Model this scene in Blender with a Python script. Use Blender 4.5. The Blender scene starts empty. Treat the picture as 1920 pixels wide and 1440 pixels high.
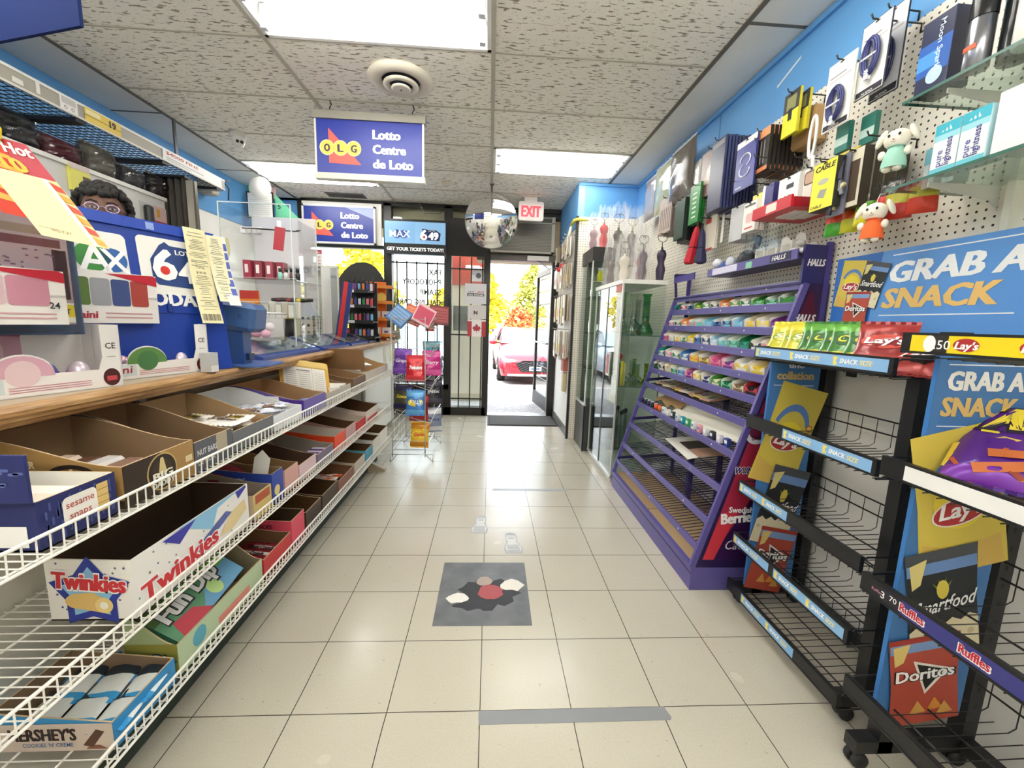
import bpy, math, random
from mathutils import Vector, Matrix
S = bpy.context.scene
COL = S.collection
rnd = random.Random(11)

# ---------------------------------------------------------------- camera, sky, sun, exposure
cam_data = bpy.data.cameras.new('camera')
cam = bpy.data.objects.new('camera', cam_data)
COL.objects.link(cam)
S.camera = cam
pitch, yaw, roll = -0.148243, 0.0571286, 0.0314573
cam_data.sensor_fit = 'HORIZONTAL'
cam_data.sensor_width = 36.0
cam_data.lens = 36.0 * 764.861 / 1920.0
cam_data.clip_start = 0.02
cam_data.clip_end = 300
fw = Vector((math.sin(yaw) * math.cos(pitch), math.cos(yaw) * math.cos(pitch), math.sin(pitch)))
rt = Vector((math.cos(yaw), -math.sin(yaw), 0))
up = rt.cross(fw)
rt2 = math.cos(roll) * rt + math.sin(roll) * up
up2 = -math.sin(roll) * rt + math.cos(roll) * up
cam.matrix_world = Matrix(((rt2.x, up2.x, -fw.x, 0), (rt2.y, up2.y, -fw.y, 0), (rt2.z, up2.z, -fw.z, 1.273), (0, 0, 0, 1)))

S.view_settings.view_transform = 'Standard'
S.view_settings.look = 'None'
S.view_settings.gamma = 1
S.view_settings.use_curve_mapping = False
S.view_settings.exposure = 0.85
S.cycles.max_bounces = 10
S.cycles.diffuse_bounces = 6
S.cycles.glossy_bounces = 4
S.cycles.transmission_bounces = 6
S.cycles.transparent_max_bounces = 12
S.cycles.caustics_reflective = False
S.cycles.caustics_refractive = False
S.cycles.sample_clamp_indirect = 8
S.cycles.use_denoising = True

world = bpy.data.worlds.new('sky')
S.world = world
world.use_nodes = True
wn = world.node_tree.nodes
bg = wn['Background']
sky = wn.new('ShaderNodeTexSky')
sky.sky_type = 'NISHITA'
sky.sun_disc = False
sky.sun_elevation = math.radians(48)
sky.sun_rotation = math.radians(215)
sky.dust_density = 2.0
hz = wn.new('ShaderNodeMix'); hz.data_type = 'RGBA'; hz.inputs[0].default_value = 0.8     # bright hazy sky
hz.inputs[7].default_value = (2.1, 2.08, 2.02, 1)
world.node_tree.links.new(sky.outputs[0], hz.inputs[6])
world.node_tree.links.new(hz.outputs[2], bg.inputs[0])
bg.inputs[1].default_value = 1.8
sun_d = bpy.data.lights.new('sun', 'SUN')
sun_d.energy = 5.0
sun_d.angle = math.radians(1.5)
sun_d.color = (1.0, 0.95, 0.86)
sun = bpy.data.objects.new('sun', sun_d)
COL.objects.link(sun)
sun.rotation_euler = Vector((0.25, 0.75, -1.0)).to_track_quat('-Z', 'Y').to_euler()

# ---------------------------------------------------------------- materials
def lin(c):
    c /= 255.0
    return c / 12.92 if c <= 0.04045 else ((c + 0.055) / 1.055) ** 2.4
def rgb(h):
    return (lin(int(h[0:2], 16)), lin(int(h[2:4], 16)), lin(int(h[4:6], 16)), 1)
MC = {}
def M(h, rough=0.5, metal=0.0, spec=0.5, alpha=1.0, emit=0.0, coat=0.0):
    k = (h, rough, metal, spec, alpha, emit, coat)
    if k in MC: return MC[k]
    m = bpy.data.materials.new('paint_%d' % len(MC))
    m.use_nodes = True
    nt = m.node_tree
    b = nt.nodes['Principled BSDF']
    b.inputs['Base Color'].default_value = rgb(h)
    b.inputs['Roughness'].default_value = rough
    b.inputs['Metallic'].default_value = metal
    b.inputs['Specular IOR Level'].default_value = spec
    if coat: b.inputs['Coat Weight'].default_value = coat
    if emit:
        b.inputs['Emission Color'].default_value = rgb(h)
        b.inputs['Emission Strength'].default_value = emit
    if alpha < 1:
        t = nt.nodes.new('ShaderNodeBsdfTransparent')
        x = nt.nodes.new('ShaderNodeMixShader')
        x.inputs[0].default_value = alpha
        nt.links.new(t.outputs[0], x.inputs[1])
        nt.links.new(b.outputs[0], x.inputs[2])
        nt.links.new(x.outputs[0], nt.nodes['Material Output'].inputs[0])
    MC[k] = m
    return m
def glass(key, tint, refl=1.0, rough=0.02):
    """thin clear sheet: light passes straight through, tinted, with a mirror reflection that grows at grazing angles"""
    k = ('glass', key)
    if k in MC: return MC[k]
    m = bpy.data.materials.new('glass_' + key)
    m.use_nodes = True
    nt = m.node_tree
    nt.nodes.remove(nt.nodes['Principled BSDF'])
    t = nt.nodes.new('ShaderNodeBsdfTransparent'); t.inputs[0].default_value = rgb(tint)
    g = nt.nodes.new('ShaderNodeBsdfGlossy'); g.inputs['Roughness'].default_value = rough
    f = nt.nodes.new('ShaderNodeFresnel'); io = 1.0 + 0.5 * refl
    ge = nt.nodes.new('ShaderNodeNewGeometry'); mr = nt.nodes.new('ShaderNodeMapRange')      # same reflection from both sides of the sheet
    mr.inputs[3].default_value = io; mr.inputs[4].default_value = 1 / io
    nt.links.new(ge.outputs['Backfacing'], mr.inputs[0]); nt.links.new(mr.outputs[0], f.inputs[0])
    x = nt.nodes.new('ShaderNodeMixShader')
    nt.links.new(f.outputs[0], x.inputs[0])
    nt.links.new(t.outputs[0], x.inputs[1]); nt.links.new(g.outputs[0], x.inputs[2])
    nt.links.new(x.outputs[0], nt.nodes['Material Output'].inputs[0])
    MC[k] = m
    return m
class NT:
    """small wrapper for procedural node materials"""
    def __init__(s, name, rough=0.6):
        s.m = bpy.data.materials.new(name); s.m.use_nodes = True
        s.t = s.m.node_tree; s.b = s.t.nodes['Principled BSDF']
        s.b.inputs['Roughness'].default_value = rough
        s.geo = s.n('ShaderNodeNewGeometry')
    def n(s, k): return s.t.nodes.new(k)
    def l(s, a, b): s.t.links.new(a, b)
    def inp(s, sock, v):
        if isinstance(v, (int, float)): sock.default_value = v
        else: s.l(v, sock)
    def math(s, op, a, b=0.0, c=None):
        q = s.n('ShaderNodeMath'); q.operation = op
        s.inp(q.inputs[0], a); s.inp(q.inputs[1], b)
        if c is not None: s.inp(q.inputs[2], c)
        return q.outputs[0]
    def xyz(s):
        q = s.n('ShaderNodeSeparateXYZ'); s.l(s.geo.outputs['Position'], q.inputs[0]); return q.outputs
    def noise(s, scale, sx=1, sy=1, sz=1, detail=2, src=None):
        mp = s.n('ShaderNodeMapping'); mp.inputs['Scale'].default_value = (sx, sy, sz)
        s.l(src or s.geo.outputs['Position'], mp.inputs['Vector'])
        q = s.n('ShaderNodeTexNoise'); q.inputs['Scale'].default_value = scale; q.inputs['Detail'].default_value = detail
        s.l(mp.outputs[0], q.inputs['Vector']); return q.outputs['Fac']
    def ramp(s, fac, stops):
        q = s.n('ShaderNodeValToRGB'); e = q.color_ramp.elements
        while len(e) < len(stops): e.new(0.5)
        for i, (p, h) in enumerate(stops): e[i].position = p; e[i].color = rgb(h)
        s.l(fac, q.inputs[0]); return q.outputs[0]
    def mix(s, fac, a, b):
        q = s.n('ShaderNodeMix'); q.data_type = 'RGBA'
        s.inp(q.inputs[0], fac)
        for k, v in ((6, a), (7, b)):
            if isinstance(v, str): q.inputs[k].default_value = rgb(v)
            else: s.l(v, q.inputs[k])
        return q.outputs[2]
    def color(s, c): s.l(c, s.b.inputs['Base Color']); return s
    def bump(s, h, strength=0.3, dist=0.002):
        q = s.n('ShaderNodeBump'); q.inputs['Strength'].default_value = strength; q.inputs['Distance'].default_value = dist
        s.l(h, q.inputs['Height']); s.l(q.outputs[0], s.b.inputs['Normal']); return s
    def line(s, coord, x0, pitch, half):
        """1 on lines every pitch metres along coord, 0 elsewhere"""
        f = s.math('FRACT', s.math('DIVIDE', s.math('SUBTRACT', coord, x0 - pitch * 50), pitch))
        return s.math('LESS_THAN', s.math('MINIMUM', f, s.math('SUBTRACT', 1.0, f)), half / pitch)

# ---------------------------------------------------------------- mesh builder
def frame(O, u, v):
    u = Vector(u).normalized(); v = Vector(v).normalized(); n = u.cross(v)
    return Matrix(((u.x, v.x, n.x, O[0]), (u.y, v.y, n.y, O[1]), (u.z, v.z, n.z, O[2]), (0, 0, 0, 1)))
def FN(x, y, z): return frame((x, y, z), (1, 0, 0), (0, 0, 1))      # face looks towards -y
def FL(x, y, z): return frame((x, y, z), (0, -1, 0), (0, 0, 1))     # face looks towards -x
def FR(x, y, z): return frame((x, y, z), (0, 1, 0), (0, 0, 1))      # face looks towards +x
def FU(x, y, z): return frame((x, y, z), (1, 0, 0), (0, 1, 0))      # face looks up
def RZ(a, x=0, y=0, z=0): return Matrix.Translation((x, y, z)) @ Matrix.Rotation(math.radians(a), 4, 'Z')
def ROT(a, ax, p=(0, 0, 0)):
    return Matrix.Translation(p) @ Matrix.Rotation(math.radians(a), 4, ax) @ Matrix.Translation(-Vector(p))
TXT = {}
def glyphs(s, bold):
    k = (s, bold)
    if k not in TXT:
        c = bpy.data.curves.new('t', 'FONT'); c.body = s; c.resolution_u = 2; c.offset = 0.014 * min(bold, 1.4) if bold < 2.5 else 0.014 * bold
        c.fill_mode = 'FRONT'
        o = bpy.data.objects.new('t', c)
        me = bpy.data.meshes.new_from_object(o)
        v = [(q.co.x, q.co.y) for q in me.vertices]
        f = [tuple(p.vertices) for p in me.polygons]
        w0 = min((a for a, b in v), default=0); w1 = max((a for a, b in v), default=1)
        h0 = min((b for a, b in v), default=0); h1 = max((b for a, b in v), default=1)
        TXT[k] = (v, f, w0, w1, h0, h1)
        bpy.data.objects.remove(o); bpy.data.curves.remove(c); bpy.data.meshes.remove(me)
    return TXT[k]
class B:
    def __init__(s): s.v = []; s.f = []; s.fm = []; s.fs = []; s.mats = []
    def mi(s, m):
        if isinstance(m, str): m = M(m)
        if m not in s.mats: s.mats.append(m)
        return s.mats.index(m)
    def add(s, vs, fs, m, X=None, smooth=False):
        o = len(s.v)
        for p in vs:
            p = Vector(p)
            s.v.append(X @ p if X is not None else p)
        k = None if isinstance(m, list) else s.mi(m)
        for i, f in enumerate(fs):
            s.f.append(tuple(o + j for j in f)); s.fs.append(smooth)
            s.fm.append(s.mi(m[i]) if k is None else k)
        return s
    def box(s, x0, x1, y0, y1, z0, z1, m, X=None):
        vs = [(x0, y0, z0), (x1, y0, z0), (x1, y1, z0), (x0, y1, z0), (x0, y0, z1), (x1, y0, z1), (x1, y1, z1), (x0, y1, z1)]
        return s.add(vs, [(0, 3, 2, 1), (4, 5, 6, 7), (0, 1, 5, 4), (1, 2, 6, 5), (2, 3, 7, 6), (3, 0, 4, 7)], m, X)
    def rbox(s, x0, x1, y0, y1, z0, z1, m, r=0.01, X=None, n=4):
        """box with rounded vertical edges"""
        return s.prism(rrect(x0, y0, x1, y1, r, n), z0, z1, m, X)
    def bbox(s, x0, x1, y0, y1, z0, z1, m, c=0.004, X=None):
        """box with all edges chamfered"""
        lv = [(c, z0), (0, z0 + c), (0, z1 - c), (c, z1)]
        vs = []; fs = []
        for e, z in lv:
            d = c
            a = [(x0 + d, y0 + e), (x1 - d, y0 + e), (x1 - e, y0 + d), (x1 - e, y1 - d), (x1 - d, y1 - e), (x0 + d, y1 - e), (x0 + e, y1 - d), (x0 + e, y0 + d)]
            vs += [(x, y, z) for x, y in a]
        for k in range(3):
            for i in range(8):
                j = (i + 1) % 8; fs.append((k * 8 + i, k * 8 + j, k * 8 + 8 + j, k * 8 + 8 + i))
        fs += [tuple(range(7, -1, -1)), tuple(range(24, 32))]
        return s.add(vs, fs, m, X)
    def tube(s, pts, r, m, n=6, X=None, closed=False):
        pts = [Vector(p) for p in pts]; N = len(pts); vs = []; fs = []
        prev = None
        for i, p in enumerate(pts):
            if closed: d = (pts[(i + 1) % N] - pts[i - 1])
            else: d = pts[min(i + 1, N - 1)] - pts[max(i - 1, 0)]
            d.normalize()
            a = prev - d * prev.dot(d) if prev is not None else None
            if a is None or a.length < 1e-4:
                a = Vector((0, 0, 1)) if abs(d.z) < 0.9 else Vector((1, 0, 0))
                a = a - d * a.dot(d)
            a.normalize(); prev = a; b = d.cross(a)
            rr = r[i] if isinstance(r, (list, tuple)) else r
            for k in range(n):
                t = 2 * math.pi * k / n
                vs.append(p + a * (rr * math.cos(t)) + b * (rr * math.sin(t)))
        for i in range(N if closed else N - 1):
            j = (i + 1) % N
            for k in range(n):
                q = (k + 1) % n
                fs.append((i * n + k, i * n + q, j * n + q, j * n + k))
        if not closed: fs += [tuple(range(n - 1, -1, -1)), tuple(range((N - 1) * n, N * n))]
        return s.add(vs, fs, m, X, smooth=n > 5)
    def bar(s, p, q, w, h, m, upv=(0, 0, 1)):
        """rectangular bar from p to q"""
        p = Vector(p); q = Vector(q); d = (q - p); L = d.length; d.normalize()
        a = Vector(upv); a = a - d * a.dot(d)
        if a.length < 1e-4: a = Vector((1, 0, 0)) - d * d.x
        a.normalize(); b = d.cross(a)
        X = Matrix(((d.x, b.x, a.x, p.x), (d.y, b.y, a.y, p.y), (d.z, b.z, a.z, p.z), (0, 0, 0, 1)))
        return s.box(0, L, -w / 2, w / 2, -h / 2, h / 2, m, X)
    def lathe(s, prof, m, n=24, X=None, caps=True):
        vs = []; fs = []
        for r, z in prof:
            for k in range(n):
                t = 2 * math.pi * k / n; vs.append((r * math.cos(t), r * math.sin(t), z))
        for i in range(len(prof) - 1):
            for k in range(n):
                q = (k + 1) % n; fs.append((i * n + k, i * n + q, (i + 1) * n + q, (i + 1) * n + k))
        if caps: fs += [tuple(range(n - 1, -1, -1)), tuple(range((len(prof) - 1) * n, len(prof) * n))]
        return s.add(vs, fs, m, X, smooth=True)
    def prism(s, poly, z0, z1, m, X=None, side=None):
        n = len(poly)
        vs = [(x, y, z0) for x, y in poly] + [(x, y, z1) for x, y in poly]
        fs = [tuple(range(n - 1, -1, -1)), tuple(range(n, 2 * n))] + [(i, (i + 1) % n, n + (i + 1) % n, n + i) for i in range(n)]
        mm = m if side is None else [m, m] + [side] * n
        return s.add(vs, fs, mm, X)
    def flat(s, poly, m, X=None, z=0.0):
        return s.add([(x, y, z) for x, y in poly], [tuple(range(len(poly)))], m, X)
    def rect(s, x0, y0, x1, y1, m, X=None, z=0.0): return s.flat([(x0, y0), (x1, y0), (x1, y1), (x0, y1)], m, X, z)
    def disc(s, x, y, r, m, X=None, z=0.0, ry=None, n=24):
        return s.flat([(x + r * math.cos(2 * math.pi * k / n), y + (ry or r) * math.sin(2 * math.pi * k / n)) for k in range(n)], m, X, z)
    def sph(s, c, r, m, nu=16, nv=10, X=None):
        if not isinstance(r, (tuple, list)): r = (r, r, r)
        vs = [(c[0], c[1], c[2] - r[2])]; fs = []
        for i in range(1, nv):
            a = -math.pi / 2 + math.pi * i / nv
            for k in range(nu):
                t = 2 * math.pi * k / nu
                vs.append((c[0] + r[0] * math.cos(a) * math.cos(t), c[1] + r[1] * math.cos(a) * math.sin(t), c[2] + r[2] * math.sin(a)))
        vs.append((c[0], c[1], c[2] + r[2])); L = len(vs) - 1
        for k in range(nu):
            q = (k + 1) % nu
            fs.append((0, 1 + q, 1 + k)); fs.append((L, L - nu + k, L - nu + q))
            for i in range(nv - 2): fs.append((1 + i * nu + k, 1 + i * nu + q, 1 + (i + 1) * nu + q, 1 + (i + 1) * nu + k))
        return s.add(vs, fs, m, X, smooth=True)
    def text(s, t, x, y, h, m, X=None, z=0.001, bold=1.0, shear=0.0, w=None, align='l', rot=0, mirror=False):
        """lettering of cap height h at (x, y) in the frame X; w fits it to a width"""
        v, f, w0, w1, h0, h1 = glyphs(t, bold)
        sc = h / 0.73
        sx = sc if w is None else w / max(w1 - w0, 1e-6)
        W = (w1 - w0) * sx
        ox = {'l': 0, 'c': -W / 2, 'r': -W}[align]
        ca, sa = math.cos(math.radians(rot)), math.sin(math.radians(rot))
        vs = []
        for a, b in v:
            p = (a - w0) * sx + ox + shear * b * sc; q = b * sc
            if mirror: p = -p
            vs.append((x + p * ca - q * sa, y + p * sa + q * ca, z))
        s.add(vs, f, m, X)
        if bold >= 1.2:
            d = .028 * min(bold - .6, 1.3) * sc
            for e in (-d, d): s.add([(q[0] + e * ca, q[1] + e * sa, z + .00004 * (1 if e > 0 else -1)) for q in vs], f, m, X)
        return s
    def grid(s, fn, nu, nv, m, X=None, smooth=True):
        """surface from fn(u, v) -> point; m may be a function of (u, v) -> material"""
        vs = [fn(i / nu, j / nv) for j in range(nv + 1) for i in range(nu + 1)]
        fs = []; ms = []
        for j in range(nv):
            for i in range(nu):
                a = j * (nu + 1) + i; fs.append((a, a + 1, a + nu + 2, a + nu + 1))
                ms.append(m((i + .5) / nu, (j + .5) / nv) if callable(m) else m)
        return s.add(vs, fs, ms, X, smooth)
    def obj(s, name, parent=None):
        me = bpy.data.meshes.new(name)
        me.from_pydata([tuple(p) for p in s.v], [], s.f)
        for m in s.mats: me.materials.append(m)
        me.polygons.foreach_set('material_index', s.fm)
        me.polygons.foreach_set('use_smooth', s.fs)
        me.update()
        o = bpy.data.objects.new(name, me); COL.objects.link(o)
        if parent is not None: o.parent = parent
        return o
def rrect(x0, y0, x1, y1, r, n=5):
    p = []
    for cx, cy, a in ((x1 - r, y0 + r, -90), (x1 - r, y1 - r, 0), (x0 + r, y1 - r, 90), (x0 + r, y0 + r, 180)):
        for k in range(n + 1):
            t = math.radians(a + 90 * k / n); p.append((cx + r * math.cos(t), cy + r * math.sin(t)))
    return p
# ---------------------------------------------------------------- things, parts, setting
def tag(o, label, cat, group=None):
    o['label'] = label; o['category'] = cat
    if group: o['group'] = group
    return o
def T(name, label, cat, group=None):
    o = bpy.data.objects.new(name, None); o.empty_display_size = 0.05; COL.objects.link(o)
    return tag(o, label, cat, group)
def P(name, b, parent, label=None):
    o = b.obj(name, parent)
    if label: o['label'] = label
    return o
def walk(o):
    yield o
    for c in o.children: yield from walk(c)
def fin(root):
    """put the thing's origin at its base (parts were built in world coordinates)"""
    ms = [o for o in walk(root) if o.type == 'MESH']
    lo = Vector((1e9,) * 3); hi = -lo
    for o in ms:
        for q in o.data.vertices:
            lo = Vector(map(min, lo, q.co)); hi = Vector(map(max, hi, q.co))
    c = Vector(((lo.x + hi.x) / 2, (lo.y + hi.y) / 2, lo.z))
    for o in ms: o.data.transform(Matrix.Translation(-c))
    root.location = c
    return root
def one(name, b, label, cat, group=None):
    o = b.obj(name); tag(o, label, cat, group); return fin(o)
def struct(name, b):
    o = b.obj(name); o['kind'] = 'structure'; return o
def turn(roots, deg, px, py):
    """turn finished things together about a vertical axis"""
    a = math.radians(deg)
    for o in roots:
        dx, dy = o.location.x - px, o.location.y - py
        o.location.x = px + dx * math.cos(a) - dy * math.sin(a); o.location.y = py + dx * math.sin(a) + dy * math.cos(a)
        o.rotation_euler.z += a
def dup(root, loc=None, label=None, rz=None, group=None, rot=None):
    def cp(o, par):
        c = o.copy(); COL.objects.link(c); c.parent = par
        for q in list(o.children): cp(q, c)
        return c
    kids = list(root.children)
    r = root.copy(); COL.objects.link(r)
    for q in kids: cp(q, r)
    if loc is not None: r.location = loc
    if rz is not None: r.rotation_euler = (0, 0, math.radians(rz))
    if rot is not None: r.rotation_euler = rot
    if label: r['label'] = label
    if group: r['group'] = group
    return r
ORD = ['first', 'second', 'third', 'fourth', 'fifth', 'sixth', 'seventh', 'eighth', 'ninth', 'tenth', 'eleventh', 'twelfth',
       'thirteenth', 'fourteenth', 'fifteenth', 'sixteenth', 'seventeenth', 'eighteenth', 'nineteenth', 'twentieth']
WHITE = 'EEEDE8'; BLK = M('141414', 0.45); KRAFT = M('A58562', 0.85); KRAFTD = M('7E6144', 0.9)
CHROME = M('C8C8C6', 0.25, 1.0); WIREW = M('F2F0EA', 0.35); WIREB = M('17181A', 0.4); STEEL = M('9A9A98', 0.35, 0.9)
CLEAR = glass('clear', 'F4F7F6'); GREENISH = glass('case', 'F1F7F4', 1.0); PLASTIC = glass('film', 'F2F2F2', 1.1, 0.08); WRAP = M('F6F4F2', .14, alpha=.15)

# ================================================================ the setting
ZC = 2.739; XR = 1.53; XL = -2.85; YF = 5.55; YB = -2.2
# floor: vinyl composition tile, 12 inch
nt = NT('vinyl_tile', 0.2)
x, y, z = nt.xyz()
base = nt.ramp(nt.noise(1.1, detail=3), [(0.3, 'BAB4A4'), (0.7, 'C6C0B0')])
sp = nt.ramp(nt.noise(42, 1.0, 1.6, 1, 2), [(0.70, '000000'), (0.76, 'FFFFFF')])
base = nt.mix(sp, base, 'A79F8E')
tint = nt.ramp(nt.noise(160, 1, 1, 1, 1), [(0.35, '000000'), (0.75, 'FFFFFF')])
base = nt.mix(nt.math('MULTIPLY', tint, 0.18), base, 'E0DACA')
wx = nt.math('MULTIPLY', nt.math('SUBTRACT', nt.noise(6), 0.5), 0.004)
ln = nt.math('MAXIMUM', nt.line(nt.math('ADD', x, wx), -0.005, 0.3048, 0.0016), nt.line(nt.math('ADD', y, wx), 1.1785, 0.3048, 0.0016))
scuff = nt.ramp(nt.noise(5, 1, .25, 1, 4), [(0.72, '000000'), (0.85, 'FFFFFF')])
base = nt.mix(nt.math('MULTIPLY', scuff, 0.25), base, '9A9282')
nt.color(nt.mix(ln, base, '4A443A'))
rr = nt.n('ShaderNodeMapRange'); nt.l(nt.noise(3.5), rr.inputs[0]); rr.inputs[3].default_value = 0.12; rr.inputs[4].default_value = 0.34
nt.l(rr.outputs[0], nt.b.inputs['Roughness'])
struct('floor', B().rect(XL, YB, XR, 5.62, nt.m, None, 0.0).box(XL, XR, YB, 5.62, -0.08, -0.002, M('8A8478')))
# ceiling tiles, troffers leave their cells open
nt = NT('fissured_tile', 0.95)
f1 = nt.ramp(nt.noise(30, 0.62, 2.3, 1, 3), [(0.585, '000000'), (0.63, 'FFFFFF')])
f2 = nt.ramp(nt.noise(85, 1, 1.6, 1, 1), [(0.68, '000000'), (0.74, 'FFFFFF')])
c = nt.mix(f1, 'F8F5EC', '9A9284'); c = nt.mix(f2, c, 'B8B0A2')
nt.color(c); nt.bump(f1, 0.5, -0.004)
TILE = nt.m
PLAIN = NT('plain_board', 0.9); PLAIN.color(PLAIN.ramp(PLAIN.noise(3), [(0.3, 'E8E7E2'), (0.7, 'F0EFEA')]))
CX = [-2.465, -1.236, -0.017, 1.202]
CY = [1.879 + 0.6096 * k for k in range(-7, 7)]
CY[-1] = YF
FIX = {(1, 7), (2, 10), (0, 11), (2, 6), (0, 6), (1, 3), (2, 1), (0, 2), (2, 3), (0, 4)}   # cells with light fixtures, some added out of view as fill
cb = B()
for i in range(3):
    for j in range(len(CY) - 1):
        if (i, j) in FIX: continue
        cb.flat([(CX[i], CY[j]), (CX[i], CY[j + 1]), (CX[i + 1], CY[j + 1]), (CX[i + 1], CY[j])], TILE, None, ZC)
cb.flat([(XL, YB), (XL, YF), (CX[0], YF), (CX[0], YB)], PLAIN.m, None, ZC)
cb.flat([(CX[3], YB), (CX[3], YF), (XR, YF), (XR, YB)], PLAIN.m, None, ZC)
struct('ceiling', cb)
tb = B(); TB = M('B9B5A8', 0.6); TB2 = M('6C665B', 0.6)
for x in CX: tb.box(x - 0.012, x + 0.012, YB, YF, ZC - 0.007, ZC, TB2 if x in (CX[0], CX[3]) else TB)
for y in CY[1:-1]:
    tb.box(CX[0], CX[3], y - 0.006, y + 0.006, ZC - 0.004, ZC, TB)
for y in (0.4, 2.2, 3.44, 4.62): tb.box(XL, CX[0], y - 0.006, y + 0.006, ZC - 0.003, ZC, TB2)
for y in (0.9, 2.14, 4.46): tb.box(CX[3], XR, y - 0.008, y + 0.008, ZC - 0.004, ZC, TB2)
struct('trim_1', tb)
# walls
BLUE = NT('blue_paint', 0.45); BLUE.color(BLUE.ramp(BLUE.noise(1.5), [(0.3, '5C9BD6'), (0.7, '69A8E0')]))
WALLW = NT('white_paint', 0.6); WALLW.color(WALLW.ramp(WALLW.noise(2.2, 1, 1, .3), [(0.3, 'E6E4DE'), (0.7, 'F0EEE9')]))
nt = NT('perforated_board', 0.55)
x, y, z = nt.xyz()
def hole(a, b):
    fa = nt.math('SUBTRACT', nt.math('FRACT', nt.math('DIVIDE', nt.math('ADD', a, 10), 0.0254)), 0.5)
    fb = nt.math('SUBTRACT', nt.math('FRACT', nt.math('DIVIDE', b, 0.0254)), 0.5)
    d = nt.math('SQRT', nt.math('ADD', nt.math('MULTIPLY', fa, fa), nt.math('MULTIPLY', fb, fb)))
    return nt.math('LESS_THAN', d, 0.155)
h = hole(nt.math('ADD', x, y), z)
nt.color(nt.mix(h, 'F0EADC', '2A241C')); PEG = nt.m
struct('wall_right', B().box(XR, XR + 0.1, YB, 4.47, 0, ZC + 0.1, WALLW.m))
struct('trim_4', B().box(XR - 0.012, XR, YB, 4.47, 2.40, ZC, BLUE.m)
       .box(XR - 0.03, XR - 0.012, YB, 4.45, ZC - 0.035, ZC - 0.004, BLUE.m)
       .box(XR - 0.014, XR - 0.012, 1.615, 1.625, 2.40, ZC - 0.03, M('3E7DBB')).box(XR - 0.014, XR - 0.012, 2.9, 2.908, 2.40, ZC - 0.03, M('3E7DBB')))
struct('wall_front_right', B().box(0.9, XR + 0.1, 4.47, 4.57, 0, ZC, WALLW.m).box(0.9, 1.0, 4.57, YF + 0.1, 0, ZC, WALLW.m)
       .box(0.9, XR - 0.012, 4.458, 4.47, 2.40, ZC, BLUE.m).box(0.888, 0.9, 4.46, YF, 2.31, ZC, BLUE.m)
       .box(0.9, XR - 0.02, 4.44, 4.458, ZC - 0.03, ZC - 0.004, BLUE.m).box(0.893, 0.955, 4.45, 4.458, 2.40, ZC - .03, M('86BCEB', .45)))
struct('trim_2', B().box(0.875, 0.9, 4.425, 4.457, 0, 2.40, M('2A2724', .5)))
struct('baseboard_right', B().box(0.888, 0.9, 4.46, YF, 0, 0.10, M('55534E', .5)))
struct('wall_left', B().box(XL - 0.1, XL, YB, YF + 0.1, 0, ZC + 0.1, WALLW.m).box(XL, XL + .01, YB, YF, 2.28, ZC, BLUE.m))
struct('wall_back', B().box(XL, XR, YB - 0.1, YB, 0, ZC + 0.1, WALLW.m))
struct('wall_front', B().box(XL - 0.1, -2.42, YF, YF + 0.12, 0, 2.35, WALLW.m).box(XL - 0.1, -2.42, YF, YF + 0.12, 2.35, ZC + .1, BLUE.m)
       .box(XL, 1.0, YF, YF + 0.12, 2.712, ZC + 0.1, M('1C1A18', .5)).box(-0.02, 0.9, YF, YF + 0.12, 2.63, 2.72, M('1C1A18')))
# one panel per bay of the pegboard
b = B()
for y0, y1 in ((YB, -0.3), (-0.296, 1.0), (1.004, 2.28), (2.284, 3.36), (3.364, 4.455)):
    b.box(XR - 0.012, XR, y0, y1, 1.22, 2.40, PEG)
one('pegboard', b, 'cream perforated pegboard panelling below the blue band along the wall of hanging goods', 'pegboard')
one('pegboard', B().box(0.902, XR - 0.014, 4.446, 4.458, 0, 2.398, PEG), 'cream perforated pegboard facing the shop behind the wrapped dress forms', 'pegboard')
# ---------------------------------------------------------------- storefront
DK = M('1D1B18', 0.4); DK2 = M('34312C', 0.45)
fr = B()
for x0, x1 in ((-2.44, -2.37), (-1.385, -1.285), (-0.615, -0.52), (-0.10, -0.015)):
    fr.box(x0, x1, YF - 0.05, YF + 0.07, 0, 2.72, DK)
fr.box(0.80, 0.888, YF - 0.04, YF + 0.07, 0, 2.12, DK)
fr.box(-2.4, 0.888, YF - 0.05, YF + 0.06, 2.69, 2.738, DK)
for x0, x1, zz in ((-2.4, -1.3, 2.16), (-1.3, -.6, 2.50)): fr.box(x0, x1, YF - 0.04, YF + 0.05, zz, zz + .04, DK)
fr.box(-2.4, -0.05, YF - 0.05, YF + 0.08, 0, 0.11, DK)
fr.box(-2.4, -0.55, YF - 0.05, YF + 0.06, 0.36, 0.42, DK)
fr.box(-2.4, -0.55, YF - 0.02, YF + 0.04, 0.11, 0.36, DK2)
fr.box(-0.1, 0.888, YF - 0.045, YF + 0.07, 2.08, 2.16, M('57534C', .5))
struct('trim_3', fr)
G = glass('window', 'F3F7F5', 0.9)
struct('window_1', B().box(-2.37, -1.385, YF, YF + 0.006, 0.42, 2.69, G))
struct('window_2', B().box(-1.285, -0.615, YF, YF + 0.006, 0.42, 2.69, G))
struct('window_3', B().box(-0.52, -0.10, YF, YF + 0.006, 0.11, 2.69, G))
one('transom_panel', B().box(-0.53, -0.09, YF - 0.055, YF - 0.03, 2.11, 2.575, M('22201D', .55)), 'black board blocking the upper part of the narrow window behind the round mirror', 'panel')
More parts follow.
